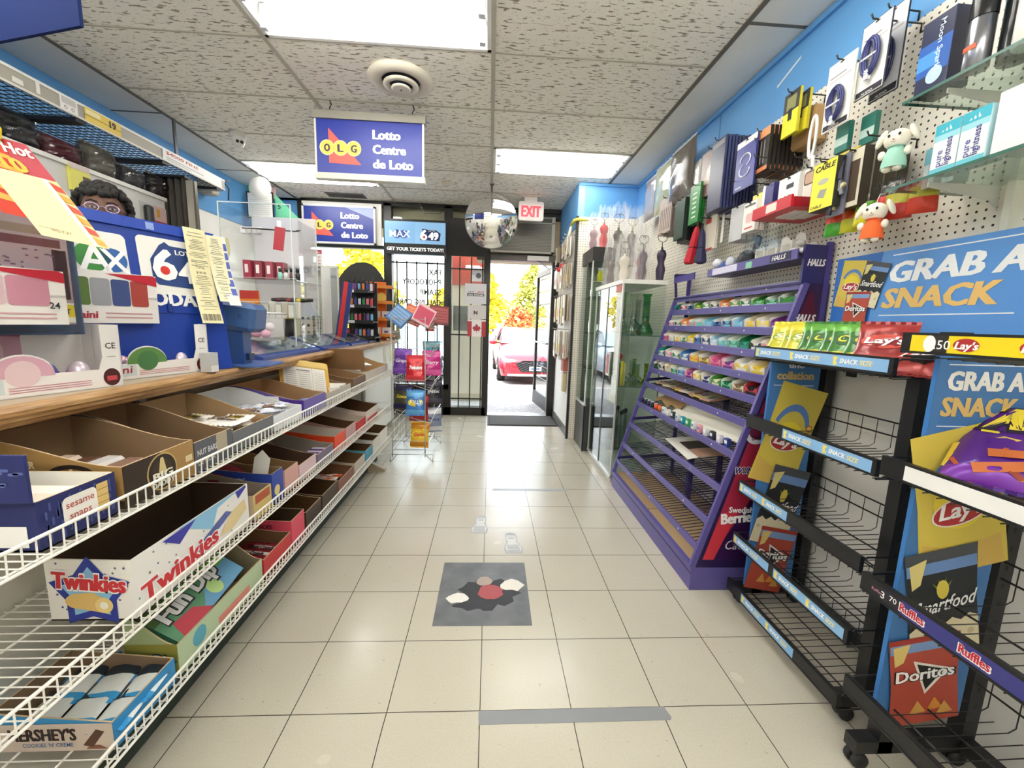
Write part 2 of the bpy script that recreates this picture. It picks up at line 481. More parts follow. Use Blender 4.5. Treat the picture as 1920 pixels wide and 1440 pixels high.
def bars(name, xs, zs, x0, x1, z0, z1, label):
    b = B(); m = M('1A1816', .4)
    for x in xs: b.box(x - 0.008, x + 0.008, 5.478, 5.492, z0, z1, m)
    for z in zs: b.box(x0, x1, 5.478, 5.492, z - 0.009, z + 0.009, m)
    one(name, b, label, 'window bars')
bars('window_guard', (-1.215, -1.09, -.965, -.825, -.70), (2.0, 1.40, 0.55), -1.29, -.61, .43, 2.02, 'black welded bars across the wide window behind the wire candy rack')
bars('window_guard', (-.41, -.26, -.115), (1.948, 1.099, .238), -.53, -.09, .11, 2.1, 'black welded bars across the narrow window beside the open door')
# the glass door stands open to the outside
t = T('door_1', 'aluminium framed glass door standing open outwards with a bar guard', 'door'); t['kind'] = 'structure'
del t['label']; del t['category']
D0 = Vector((0.865, 5.63, 0)); D1 = Vector((0.735, 6.57, 0)); du = (D1 - D0).normalized(); DX = frame(D0, du, (0, 0, 1)); W = (D1 - D0).length
b = B()
for q in ((0, .06, .01, 2.05), (W - .055, W, .01, 2.05), (.06, W - .055, .01, .22), (.06, W - .055, 1.98, 2.05), ):
    b.box(q[0], q[1], q[2], q[3], -.02, .02, DK, DX)
P('door_frame', b, t)
P('glass_pane', B().box(.06, W - .055, .22, 1.98, -.003, .003, G, DX), t)
b = B()
for k in range(9): b.box(.02, W - .02, .42 + k * .19, .435 + k * .19, .03, .045, M('8A8780', .4), DX)
for z0, z1 in ((.5, 1.05), (1.30, 1.85)): b.box(.25, .266, z0, z1, .03, .046, DK, DX)
P('bar_guard', b, t)
P('push_bar', B().tube([(.08, 1.0, -.03), (.08, 1.0, -.06), (W - .1, 1.0, -.06), (W - .1, 1.0, -.03)], .012, STEEL, 8, DX), t)
for o in t.children: pass
one('door_closer', B().box(.46, .74, 5.44, 5.50, 2.085, 2.14, M('C4C2BC', .4)).bar((.6, 5.47, 2.08), (.72, 5.75, 2.07), .02, .012, M('77746D', .4)).bar((.72, 5.75, 2.07), (.83, 6.0, 2.05), .02, .012, M('77746D', .4)),
    'grey hydraulic door closer with folding arm above the open door', 'door closer')
one('door_sill', B().box(-.015, .88, 5.50, 5.70, .0, .012, STEEL), 'bare metal threshold strip under the open glass door', 'threshold')
# ribbed entrance mat
b = B().box(-.01, .89, 4.965, 5.49, .0005, .006, M('2B2B2A', .8))
for k in range(25):
    b.box(.02, .86, 4.985 + k * .02, 4.996 + k * .02, .006, .012, M('6F6F6D' if k % 2 else '454544', .8))
one('doormat', b, 'black and grey ribbed entrance mat inside the open door', 'doormat')
# ---------------------------------------------------------------- light fixtures
LAMP = 14.0   # radiance of every fluorescent tube
HOUSE = M('D8D8D4', .45)
def troffer(i, j, label, tubes=3):
    x0, x1, y0, y1 = CX[i] + .012, CX[i + 1] - .012, CY[j] + .006, CY[j + 1] - .006
    t = T('ceiling_light', label, 'ceiling light', 'recessed fluorescent ceiling lights')
    b = B(); zt = ZC + .085; e = .07
    b.add([(x0, y0, ZC), (x1, y0, ZC), (x1, y1, ZC), (x0, y1, ZC), (x0 + .03, y0 + e, zt), (x1 - .03, y0 + e, zt), (x1 - .03, y1 - e, zt), (x0 + .03, y1 - e, zt)],
          [(0, 1, 5, 4), (1, 2, 6, 5), (2, 3, 7, 6), (3, 0, 4, 7), (4, 5, 6, 7)], HOUSE)
    for q in ((x0, x1, y0, y0 + .02), (x0, x1, y1 - .02, y1), (x0, x0 + .02, y0, y1), (x1 - .02, x1, y0, y1)):
        b.box(q[0], q[1], q[2], q[3], ZC - .006, ZC, HOUSE)
    P('housing', b, t)
    for k in range(tubes):
        yy = y0 + (y1 - y0) * (k + .5) / tubes
        b = B().tube([(x0 + .07, yy, ZC - .012), (x1 - .07, yy, ZC - .012)], .0165, M('FFFDF6', .4, emit=LAMP), 10)
        q = P('fluorescent_tube', b, t)
        for xx in (x0 + .03, x1 - .06): P('lamp_holder', B().box(xx, xx + .03, yy - .015, yy + .015, ZC - .03, ZC + .08, M('D8DCE8')), q)
        if k < tubes - 1:
            ym = y0 + (y1 - y0) * (k + 1) / tubes
            P('reflector', B().add([(x0 + .05, ym - .05, ZC + .08), (x1 - .05, ym - .05, ZC + .08), (x1 - .05, ym, ZC + .03), (x0 + .05, ym, ZC + .03), (x1 - .05, ym + .05, ZC + .08), (x0 + .05, ym + .05, ZC + .08)],
                                   [(0, 1, 2, 3), (3, 2, 4, 5)], M('A9AAAC', .35)), t)
    fin(t)
troffer(1, 7, 'bright fluorescent ceiling light above the hanging lottery sign, wide white flange')
troffer(2, 10, 'fluorescent ceiling light near the mirror with three lit tubes')
troffer(0, 11, 'fluorescent ceiling light over the far counter partly hidden by the lottery sign')
troffer(2, 6, 'fluorescent ceiling light above the snack racks, overhead')
troffer(0, 6, 'fluorescent ceiling light above the cigarette cabinet, overhead')
troffer(1, 3, 'fluorescent ceiling light over the middle of the shop behind the photographer')
troffer(2, 1, 'fluorescent ceiling light near the rear wall, aisle side')
troffer(2, 3, 'added unseen fluorescent fill light behind the photographer, wall side')  # unseen fixture added to brighten the racks and wall from the front
troffer(0, 4, 'added unseen fluorescent fill light behind the photographer, cashier side')  # extra fixture out of view, put in as frontal fill
troffer(0, 2, 'fluorescent ceiling light near the rear wall, counter side')
# ---------------------------------------------------------------- outside
nt = NT('concrete', 0.9); nt.color(nt.ramp(nt.noise(38, detail=6), [(0.3, '77777A'), (0.7, 'B4B3B2')])); nt.bump(nt.noise(60, detail=4), .6, .01); CONC = nt.m
nt = NT('asphalt', 0.95); nt.color(nt.ramp(nt.noise(3, detail=8), [(0.3, '7E7C7C'), (0.7, 'A09E9C')])); ASPH = nt.m
struct('sidewalk', B().box(-14, 16, 5.67, 8.3, -.32, -.02, CONC).box(-14, 16, 8.3, 8.45, -.32, -.02, M('C3C1BC', .8)))
struct('parking_lot', B().box(-40, 45, 8.45, 60, -.4, -.28, ASPH))
struct('building_front', B().box(-14, XL - .1, 5.55, 5.7, -.3, 3.2, M('B9A48C', .9)).box(1.0, 16, 5.6, 5.7, -.3, 3.2, M('B9A48C', .9)).box(-14, 16, 5.68, 6.3, 2.45, 3.0, M('D9C7A6', .8)))
struct('door_lintel', B().box(-.2, 1.0, 5.68, 6.0, 2.10, 2.45, M('CDBE9E', .8)))
one('canopy_column', B().box(-.62, -.12, 6.7, 7.0, -.02, 1.85, M('FBF4E4', .8)).box(-.64, -.10, 6.68, 7.02, 1.85, 2.45, M('D8685C', .7)).box(-.64, -.10, 6.68, 7.02, -.02, .1, M('E4DAC4', .8)),
    'cream canopy column with red upper band just outside the narrow barred window', 'column')

def leaf_blob(b, c, r, n, mats, size, rn):
    for _ in range(n):
        while True:
            p = Vector((rn.uniform(-1, 1), rn.uniform(-1, 1), rn.uniform(-1, 1)))
            if .25 < p.length < 1: break
        p = Vector((c[0] + p.x * r[0], c[1] + p.y * r[1], c[2] + p.z * r[2]))
        a = Vector((rn.uniform(-1, 1), rn.uniform(-1, 1), rn.uniform(-.6, .6))).normalized()
        q = a.cross(Vector((rn.uniform(-1, 1), rn.uniform(-1, 1), rn.uniform(-1, 1)))).normalized()
        s = size * rn.uniform(.6, 1.3)
        b.add([p - a * s, p + q * s * .55, p + a * s, p - q * s * .55], [(0, 1, 2, 3)], mats[rn.randrange(len(mats))])
def tree(x, y, h, w, cols, label, n=2600, group=None, cone=False, size=.16, seed=1):
    rn = random.Random(seed); g = -.28
    t = T('tree', label, 'tree', group)
    b = B(); m = M('6B5644', .9)
    b.tube([(x, y, g), (x + .05, y, g + h * .3), (x - .05, y + .05, g + h * .75)], [.18, .13, .05], m, 8)
    for k in range(7):
        a = rn.uniform(0, 6.28); z0 = g + h * rn.uniform(.25, .6)
        b.tube([(x, y, z0), (x + math.cos(a) * w * .35, y + math.sin(a) * w * .35, z0 + h * .18)], [.06, .02], m, 5)
    P('trunk', b, t)
    mats = [M(c, .8) for c in cols]
    b = B()
    for k in range(9):
        f = (k + .5) / 9; zz = g + h * (.18 + .78 * f)
        rr = w * .5 * ((1 - f * .75) if cone else math.sin(math.pi * (.2 + .72 * f)))
        for j in range(3):
            a = rn.uniform(0, 6.28); d = rr * .5
            leaf_blob(b, (x + d * math.cos(a), y + d * math.sin(a), zz), (rr * .62, rr * .62, h * .09), n // 27, mats, size, rn)
    P('foliage', b, t)
    fin(t)
YEL = ('E8D83A', 'D8CC2E', 'F2E45A', 'BDB528', 'C9A81E'); GRN = ('B9B95A', '9AA348', 'CFCB78', '7F8A3C', 'A8A04A'); RED = ('D8602E', 'E27A42', 'C24A22', 'E89A5A')
tree(-.5, 29, 4.9, 4.0, YEL, 'bright yellow tree seen through the doorway beside the door post', 3600, 'trees across the parking lot', size=.2, seed=2)
tree(3.4, 36, 6.6, 4.2, GRN, 'tall olive green tree rising behind the red car in the doorway', 3600, 'trees across the parking lot', True, .2, 3)
tree(1.55, 24, 2.5, 2.3, RED, 'low orange red autumn bush behind the red car', 2200, 'trees across the parking lot', size=.13, seed=4)
tree(-7.6, 25, 6.0, 4.6, YEL, 'golden yellow tree behind the window with the mirrored lettering', 3200, 'trees across the parking lot', size=.22, seed=5)
tree(-13.0, 25, 5.4, 5.2, YEL, 'yellow tree above the spiral candle display in the sign window', 3000, 'trees across the parking lot', size=.22, seed=6)
tree(-4.2, 38, 4.4, 3.6, ('D8CC2E', 'BDB528', 'A8A04A'), 'yellow green tree between the two golden trees', 2600, 'trees across the parking lot', size=.22, seed=8)
tree(9.0, 30, 5.0, 5.0, GRN, 'olive tree hidden mostly by the open door', 2000, 'trees across the parking lot', size=.22, seed=9)

# ---------------------------------------------------------------- cars
def lerp(a, b, t): return a + (b - a) * t
def car(x, y, g, paint, label, rz=0, plate=True):
    """sedan, nose towards -y, origin between the front wheels"""
    t = T('car', label, 'car', 'cars parked facing the shop')
    X = RZ(rz, x, y, g)
    pm = M(paint, .22, .25, coat=.6); dark = M('121214', .3); gl = M('8FB4CC', .08, 0, .9)
    # stations: y, half width, bottom z, waist z, top centre z
    st = [(-.92, .62, .30, .52, .60), (-.86, .78, .22, .60, .70), (-.6, .88, .20, .70, .80), (0, .905, .22, .78, .90), (.55, .91, .22, .86, .97), (.95, .91, .22, .90, 1.02),
          (2.2, .91, .22, .92, 1.02), (3.0, .90, .24, .94, 1.04), (3.5, .86, .28, .94, 1.05), (3.72, .70, .40, .80, .98)]
    rows = []
    for yy, w, z0, zw, zt in st:
        rows.append([(-w * .94, yy, z0), (-w, yy, lerp(z0, zw, .45)), (-w * .985, yy, zw - .03), (-w * .90, yy, lerp(zw, zt, .55)), (-w * .5, yy, zt - .015), (0, yy, zt),
                     (w * .5, yy, zt - .015), (w * .90, yy, lerp(zw, zt, .55)), (w * .985, yy, zw - .03), (w, yy, lerp(z0, zw, .45)), (w * .94, yy, z0)])
    vs = [p for r in rows for p in r]; fs = []
    for i in range(len(rows) - 1):
        for k in range(10): fs.append((i * 11 + k, i * 11 + k + 1, i * 11 + 12 + k, i * 11 + 11 + k))
    fs.append(tuple(range(10, -1, -1))); fs.append(tuple(range((len(rows) - 1) * 11, len(rows) * 11)))
    P('body', B().add(vs, fs, pm, X, True), t)
    # cabin: glass house and roof
    c0 = [(-.80, .72, .98), (-.66, 1.55, 1.36), (-.60, 2.2, 1.42), (-.64, 2.75, 1.36), (-.76, 3.35, 1.03)]
    b = B()
    L = [Vector(p) for p in c0]; Rr = [Vector((-p[0], p[1], p[2])) for p in c0]
    b.add([L[1], L[2], L[3], Rr[3], Rr[2], Rr[1]], [(0, 5, 4, 1), (1, 4, 3, 2)], pm, X, True)
    for s in (-1, 1):
        pts = [(s * .80, .72, .98), (s * .66, 1.55, 1.36)]; b.tube(pts, .03, pm, 6, X)
        b.tube([(s * .64, 2.75, 1.36), (s * .76, 3.35, 1.03)], .035, pm, 6, X)
        b.tube([(s * .66, 1.55, 1.355), (s * .60, 2.2, 1.41), (s * .64, 2.75, 1.355)], .03, pm, 6, X)
        b.tube([(s * .62, 2.15, 1.40), (s * .80, 2.15, 1.0)], .03, dark, 6, X)
    P('roof', b, t)
    P('windshield', B().add([L[0], Rr[0], Rr[1], L[1]], [(0, 1, 2, 3)], gl, X), t)
    P('rear_window', B().add([L[3], Rr[3], Rr[4], L[4]], [(0, 1, 2, 3)], gl, X), t)
    for s in (-1, 1):
        P('side_window', B().add([(s * .80, .80, .97), (s * .655, 1.55, 1.345), (s * .60, 2.2, 1.40), (s * .635, 2.75, 1.345), (s * .77, 3.3, 1.0)], [(0, 1, 2, 3, 4)], M('4A5A66', .1, 0, .9), X), t)
    # front end
    b = B().add([(-.50, -.925, .56), (-.36, -.945, .34), (.36, -.945, .34), (.50, -.925, .56), (.30, -.94, .63), (-.30, -.94, .63)], [(0, 1, 2, 3, 4, 5)], dark, X)
    for k in range(5):
        z = .37 + k * .05; w = .36 + .03 * k
        b.tube([(-w + i * w / 6, -.95, z + (.012 if i % 2 else -.012)) for i in range(13)], .006, M('5A5A5E', .3, .8), 4, X)
    P('grille', b, t)
    for s in (-1, 1):
        P('headlight', B().add([(s * .50, -.93, .60), (s * .76, -.875, .585), (s * .885, -.55, .70), (s * .86, -.52, .74), (s * .70, -.86, .66), (s * .5, -.915, .645)], [(0, 1, 2, 3, 4, 5)], M('E9EEF2', .1, 0, .9), X), t)
        P('air_intake', B().add([(s * .62, -.90, .30), (s * .80, -.84, .30), (s * .80, -.84, .44)], [(0, 1, 2)], dark, X), t)
        P('wing_mirror', B().sph((s * 1.0, .85, 1.0), (.12, .06, .075), pm, 10, 6, X).box(s * .82 if s > 0 else s * .95, s * .95 if s > 0 else s * .82, .83, .87, .96, .99, dark, X), t)
    P('bumper_lip', B().box(-.7, .7, -.955, -.90, .24, .29, M('E8C4CA' if paint == 'B3202E' else 'D8DDE2', .2, .3), X), t)
    if plate: P('license_plate', B().box(-.15, .15, -.965, -.95, .38, .48, M('F4F4F4', .4), X).box(-.11, .11, -.968, -.965, .41, .45, M('2B4A8A'), X), t)
    for yy in (0, 2.7):
        for s in (-1, 1):
            w = B(); XX = X @ Matrix.Translation((s * .80, yy, .33)) @ Matrix.Rotation(math.radians(90 * s), 4, 'Y')
            w.lathe([(.20, -.10), (.30, -.10), (.33, -.07), (.33, .09), (.30, .115), (.21, .115), (.20, .06)], M('1A1A1A', .8), 28, XX)
            wl = P('wheel', w, t)
            h = B().lathe([(.05, .105), (.20, .09), (.205, .06), (.0, .06)], M('3A3A3D', .4, .6), 20, XX, caps=False)
            for k in range(5):
                a = k * 72; h.bar(XX @ Vector((.0, 0, .105)), XX @ Vector((.2 * math.cos(math.radians(a)), .2 * math.sin(math.radians(a)), .1)), .05, .02, M('B9BABD', .3, .8))
            P('rim', h, wl)
    fin(t)
car(1.12, 11.1, -.28, 'B3202E', 'red sedan parked nose in outside the open door', 2)
car(-2.15, 10.9, -.28, 'A9C0D2', 'pale blue sedan parked outside the window behind the wire candy rack', -2)
car(-5.6, 11.2, -.28, 'C9CDD0', 'silver sedan parked outside behind the sign window', 0)
# passer-by bending over across the lot
def skin_mesh(name, joints, edges, mat, parent, sub=2):
    me = bpy.data.meshes.new(name)
    me.from_pydata([j[0] for j in joints], edges, [])
    o = bpy.data.objects.new(name, me); COL.objects.link(o)
    md = o.modifiers.new('skin', 'SKIN'); md.use_smooth_shade = True
    for i, j in enumerate(joints):
        r = j[1] if isinstance(j[1], tuple) else (j[1], j[1])
        me.skin_vertices[0].data[i].radius = r
    me.skin_vertices[0].data[0].use_root = True
    s = o.modifiers.new('sub', 'SUBSURF'); s.levels = sub; s.render_levels = sub
    dg = bpy.context.evaluated_depsgraph_get()
    m2 = bpy.data.meshes.new_from_object(o.evaluated_get(dg))
    m2.materials.clear(); m2.materials.append(mat)
    for p in m2.polygons: p.use_smooth = True
    o.modifiers.clear(); o.data = m2; bpy.data.meshes.remove(me)
    o.parent = parent
    return o
t = T('person', 'person in grey jacket and dark trousers bending forward across the parking lot', 'person')
px, py, g = .42, 23.0, -.28
J = [((px, py, g + .62), (.13, .11)), ((px - .02, py, g + .82), (.13, .11)), ((px - .10, py, g + .98), (.15, .11)), ((px - .2, py, g + 1.06), .06), ((px - .27, py - .02, g + 1.10), .085),
     ((px - .10, py, g + .34), .075), ((px - .16, py, g + .06), .055), ((px - .24, py - .05, g + .03), .04), ((px + .11, py, g + .34), .075), ((px + .14, py, g + .06), .055), ((px + .06, py - .05, g + .03), .04),
     ((px - .22, py - .15, g + .78), .055), ((px - .32, py - .16, g + .58), .045), ((px - .02, py + .17, g + .8), .055), ((px - .18, py + .18, g + .6), .045)]
skin_mesh('body', J, [(0, 1), (1, 2), (2, 3), (3, 4), (0, 5), (5, 6), (6, 7), (0, 8), (8, 9), (9, 10), (2, 11), (11, 12), (2, 13), (13, 14)], M('6E6E74', .9), t, 1)
P('hair', B().sph((px - .28, py - .01, g + 1.13), (.085, .085, .08), M('3A3634', .9), 10, 8), t)
P('trousers', B().tube([(px - .05, py, g + .6), (px - .10, py, g + .34), (px - .155, py, g + .1)], [.11, .085, .065], M('4C4C52', .9), 8).tube([(px + .05, py, g + .6), (px + .11, py, g + .34), (px + .14, py, g + .1)], [.11, .085, .065], M('4C4C52', .9), 8), t)
fin(t)

# ================================================================ printed artwork helpers
def bagart(b, X, cx, cy, w, h, ang, kind, z):
    """a chip bag printed flat on a sign: z is the ink layer"""
    Y = X @ Matrix.Translation((cx, cy, z)) @ Matrix.Rotation(math.radians(ang), 4, 'Z')
    out = [(-.5 * w, -.5 * h), (.5 * w, -.5 * h), (.47 * w, 0), (.5 * w, .5 * h), (-.5 * w, .5 * h), (-.47 * w, 0)]
    e = .0004
    if kind == 'yellow':
        b.flat(out, M('DDC752'), Y, 0)
        b.flat([(-.46 * w, -.5 * h), (.46 * w, -.5 * h), (.42 * w, -.28 * h), (-.1 * w, -.33 * h), (-.44 * w, -.25 * h)], M('D9B65A'), Y, e)
        arc = [(.40 * w * math.cos(math.radians(a)), .02 * h + .30 * h * math.sin(math.radians(a))) for a in range(25, 161, 9)]
        arc2 = [(.32 * w * math.cos(math.radians(a)), .02 * h + .23 * h * math.sin(math.radians(a))) for a in range(160, 24, -9)]
        b.flat(arc + arc2, M('5C86C8'), Y, e)
        b.disc(0, 0, .30 * w, M('F2DC3E'), Y, 2 * e)
        b.disc(.38 * w, .12 * h, .07 * w, M('B5482E'), Y, 2 * e); b.disc(.38 * w, .12 * h, .05 * w, M('E9D04A'), Y, 3 * e)
        b.flat([(.33 * w * math.cos(math.radians(a)), -.06 * h + .10 * h * math.sin(math.radians(a)) + .02 * h * math.cos(math.radians(a))) for a in range(0, 360, 15)], M('F6F2EA'), Y, 3 * e)
        b.flat([(.31 * w * math.cos(math.radians(a)), -.06 * h + .09 * h * math.sin(math.radians(a)) + .02 * h * math.cos(math.radians(a))) for a in range(0, 360, 15)], M('B5282E'), Y, 4 * e)
        b.text("Lay's", 0, -.10 * h, .11 * h, M('FFFFFF'), Y, 5 * e, 1.3, .25, .50 * w, 'c')
    elif kind == 'black':
        b.flat(out, M('22262B'), Y, 0)
        b.rect(-.49 * w, .38 * h, .49 * w, .5 * h, M('4A4E55'), Y, e); b.rect(-.48 * w, .30 * h, .48 * w, .40 * h, M('6E93CC'), Y, 2 * e)
        b.flat([(-.44 * w, .40 * h), (-.2 * w, .44 * h), (-.30 * w, .22 * h), (-.42 * w, .18 * h)], M('E2D388'), Y, 3 * e)
        for a in (-40, -15, 15, 40):
            s = math.sin(math.radians(a)); c = math.cos(math.radians(a))
            b.flat([(-.03 * w, .10 * h), (.03 * w, .10 * h), (s * .22 * w, .10 * h + c * .15 * h)], M('93A83C'), Y, 2 * e)
        b.disc(0, .14 * h, .085 * w, M('DDCB52'), Y, 3 * e, .085 * h)
        pts = [(-.48 * w, -.5 * h), (.49 * w, -.5 * h)] + [(.48 * w - .96 * w * k / 8, -.20 * h + (.035 * h if k % 2 else -.01 * h) + .05 * h * (1 - k / 8)) for k in range(9)]
        b.flat(pts, M('E4D9B8'), Y, 2 * e)
        for k in range(7): b.disc((-.38 + .125 * k) * w, (-.29 - .05 * (k % 3)) * h, .05 * w, M('F2EACF' if k % 2 else 'CDBE94'), Y, 3 * e, None, 9)
        b.text('Smartfood', 0, -.05 * h, .13 * h, M('FFFFFF'), Y, 4 * e, 1.0, .35, .84 * w, 'c', 4)
    else:
        b.flat(out, M('B64C3C'), Y, 0)
        b.rect(-.48 * w, .34 * h, .48 * w, .44 * h, M('7FA0D2'), Y, e); b.rect(-.49 * w, .44 * h, .49 * w, .5 * h, M('A8382E'), Y, e)
        b.flat([(-.44 * w, .42 * h), (-.2 * w, .44 * h), (-.30 * w, .24 * h), (-.42 * w, .20 * h)], M('E2C97A'), Y, 2 * e)
        b.flat([(-.16 * w, .24 * h), (.36 * w, .10 * h), (0, -.16 * h)], M('F4EFE8'), Y, 2 * e)
        b.flat([(-.11 * w, .20 * h), (.28 * w, .095 * h), (.01 * w, -.11 * h)], M('1B1614'), Y, 3 * e)
        b.text('Doritos', .005 * w, .015 * h, .135 * h, M('1B1614'), Y, 4 * e, 2.6, .05, .86 * w, 'c'); b.text('Doritos', 0, .02 * h, .13 * h, M('FFFFFF'), Y, 5 * e, 1.2, .05, .82 * w, 'c')
        for k, (u, v) in enumerate(((-.1, -.32), (.14, -.30), (.28, -.36))):
            b.flat([((u - .12) * w, (v - .06) * h), ((u + .12) * w, (v - .05) * h), (u * w, (v + .09) * h)], M('E0963A' if k % 2 else 'D9A552'), Y, (2 + k) * e)
def pouch(b, X, w, h, t, mat, crimp='D8D8D4', seed=0, lean=0.0):
    """puffed foil bag: width along x, height along z, front looks to -y; mat(u, v) picks the print colour"""
    rn = random.Random(seed); ph = [rn.uniform(0, 6.28) for _ in range(6)]
    def dep(u, v):
        e = max(0.0, 1 - abs(2 * u - 1) ** 2.6) * max(0.0, 1 - abs(2 * v - 1) ** 4)
        wr = math.sin(9 * u + 5 * v + ph[0]) * .10 + math.sin(17 * v - 6 * u + ph[1]) * .08 + math.sin(31 * u + ph[2]) * .04
        return t * .5 * e ** .55 * (1 + wr)
    def pt(s):
        def f(u, v):
            k = 1 - .06 * math.sin(math.pi * v) ** 2 * (1 if t > .02 else .4)
            return ((u - .5) * w * k, -s * dep(u, v) + lean * v * v * h, v * h)
        return f
    b.grid(pt(1), 14, 16, mat, X); b.grid(lambda u, v: pt(-1)(1 - u, v), 10, 10, mat, X)
    for z0 in (0, h):
        zz = .012 if z0 else -.012
        b.add([(-w / 2 + w * i / 12, lean * (h if z0 else 0) * 1.0 + (.0015 if i % 2 else -.0015), z0 + (zz if k else 0)) for k in (0, 1) for i in range(13)],
              [(i, i + 1, 14 + i, 13 + i) for i in range(12)], crimp if not isinstance(crimp, str) else M(crimp, .35, .3), X)
    return lambda u, v: dep(u, v)
def on_pouch(b, X, w, h, dep, fn):
    """project flat print (drawn by fn into a scratch builder, x right / y up from the bag's lower middle) onto the front of the bag"""
    q = B(); fn(q)
    vs = []
    for p in q.v:
        u = min(1, max(0, p.x / w + .5)); v = min(1, max(0, p.y / h))
        vs.append((p.x, -dep(u, v) - .0012 - p.z, p.y))
    o = len(b.v)
    for i, p in enumerate(vs): b.v.append(X @ Vector(p))
    for f, fm in zip(q.f, q.fm):
        b.f.append(tuple(o + i for i in f)); b.fs.append(False); b.fm.append(b.mi(q.mats[fm]))

# ================================================================ snack racks
def rail_text(b, y0, y1, xf, z, design):
    X = FL(xf - .0085, 0, z); e = .0006     # u = -y
    if design == 'snack':
        L = y1 - y0
        b.rect(-y1, -.019, -y0, .019, M('8DBDEB', .4), X, .0)
        n = max(1, round(L / .19))
        for k in range(n):
            u = -y1 + L * k / n
            b.flat([(u + .006, .015), (u + .026, .012), (u + .018, 0), (u + .026, -.012), (u + .008, -.016)], M('F4E27A'), X, e)
            b.text('SNACK', u + .032, -.007, .016, M('FFFFFF'), X, e, 1.5, .15, L / n * .34)
            b.text('SIZE', u + .034 + L / n * .36, -.007, .016, M('F3E6B0'), X, e, 1.5, .15, L / n * .22)
def snack_rack(name, label, xf, y0, y1, xb, shelves, poster, header=None):
    t = T(name, label, 'snack rack', 'black wire snack racks')
    bm = M('1B1C1E', .4)
    for x in (xf + .04, xb - .02):
        for y in (y0 + .02, y1 - .02):
            if y < y1 - .1 and x < xf + .1: x += .07
            b = B().box(x - .022, x + .022, y - .02, y + .02, .055, shelves[0][0] + (.01 if x < xf + .1 else .03), bm)
            for k in range(16): b.box(x - .004, x + .004, y - .0205, y - .0195, .2 + k * .055, .214 + k * .055, M('050505'))
            P('post', b, t)
    b = B()
    b.box(xf + .02, xb, y0, y0 + .04, .055, .095, bm).box(xf + .02, xb, y1 - .04, y1, .055, .095, bm).box(xb - .04, xb, y0, y1, .055, .095, bm)
    P('base_frame', b, t)
    for x in (xf + .045, xb - .03):
        for y in (y0 + .02, y1 - .02):
            c = P('caster', B().tube([(x, y, .06), (x, y, .045)], .012, bm, 8).box(x - .014, x + .014, y - .012, y + .012, .036, .052, bm), t)
            w = B()
            for s in (-1, 1): w.lathe([(.004, -.008), (.022, -.008), (.024, -.004), (.024, .004), (.022, .008), (.004, .008)], M('242527', .6), 16, Matrix.Translation((x, y + s * .012, .0245)) @ Matrix.Rotation(math.radians(90), 4, 'X'))
            P('wheel', w, c)
    for k, (z, parts) in enumerate(shelves):
        b = B(); zd = z - .035
        n = int((y1 - y0) / .032)
        for i in range(n + 1):
            y = y0 + .01 + (y1 - y0 - .02) * i / n
            p = [(xf, y, zd), (xb - .05, y, zd + .008)]
            if i % 2 == 0 and k: p += [(xb - .03, y, zd + .02), (xb - .03, y, zd + .115)]
            b.tube(p, .0017, WIREB, 4)
        for x in (xf + .1, xf + .2): b.tube([(x, y0, zd - .004), (x, y1, zd - .002)], .003, WIREB, 5)
        if k:
            for dz in (.065, .115): b.tube([(xb - .03, y0, zd + dz), (xb - .03, y1, zd + dz)], .003, WIREB, 5)
        for y in (y0, y1):
            b.tube([(xf, y, z + .012), (xf + .02, y, z + .022), (xb - .04, y, z + .022), (xb - .03, y, zd)], .0035, WIREB, 6)
            b.tube([(xf, y, zd), (xb - .03, y, zd + .008)], .003, WIREB, 6)
        s = P('wire_shelf', b, t)
        r = B().box(xf - .008, xf + .006, y0 - .004, y1 + .004, z - .026, z + .026, bm).box(xf - .0095, xf - .007, y0, y1, z + .021, z + .026, bm).box(xf - .0095, xf - .007, y0, y1, z - .026, z - .021, bm)
        P('price_rail', r, s)
        a = B()
        for d, u0, u1 in parts:
            if d == 'snack': rail_text(a, u0, u1, xf, z, d)
            elif d == 'white': a.rect(-u1, -.019, -u0, .019, M('F4F4F2', .4), FL(xf - .0085, 0, z))
            elif d == 'yellow':
                X = FL(xf - .0085, 0, z)
                a.rect(-u1, -.02, -u0, .02, M('F6DC1E', .4), X)
                a.rect(-u1 + .045, -.02, -u1 + .085, .02, M('2A2622'), X, .0006); a.disc(-u1 + .045, 0, .014, M('FFFFFF'), X, .0008, .02)
                a.text('.50', -u1 + .056, -.012, .022, M('FFFFFF'), X, .0012, .3)
                for u in (-u1 + .1, -u1 + .22, -u1 + .40):
                    a.flat([(u + .022 + .026 * math.cos(math.radians(q)), .015 * math.sin(math.radians(q))) for q in range(0, 360, 20)], M('B5282E'), X, .0008)
                    a.text("Lay's", u, -.009, .017, M('FFFFFF'), X, .0014, 1.4, .25, .045)
            elif d == 'purple':
                X = FL(xf - .0085, 0, z)
                a.rect(-u1, -.019, -u0, .019, M('3A3A86', .4), X); a.rect(-u1, -.019, -u1 + .085, .019, M('22202A'), X, .0004)
                a.text('3', -u1 + .032, -.011, .020, M('FFFFFF'), X, .0008, .5); a.text('70', -u1 + .055, -.004, .015, M('FFFFFF'), X, .0008, .5); a.text('Ruffles', -u1 + .006, -.004, .008, M('C8889A'), X, .0008, 1)
                for u in (-u1 + .082, -u1 + .215, -u1 + .36):
                    a.text('Ruffles', u, -.011, .023, M('FFFFFF'), X, .0008, 3.2, 0, .062); a.text('Ruffles', u + .002, -.009, .021, M('C8283A'), X, .0014, 1.2, 0, .058)
        if a.v: P('shelf_strip', a, s, 'printed strip on the shelf rail')
    x0, x1, z0, z1, top = poster
    yp = y1 - .045
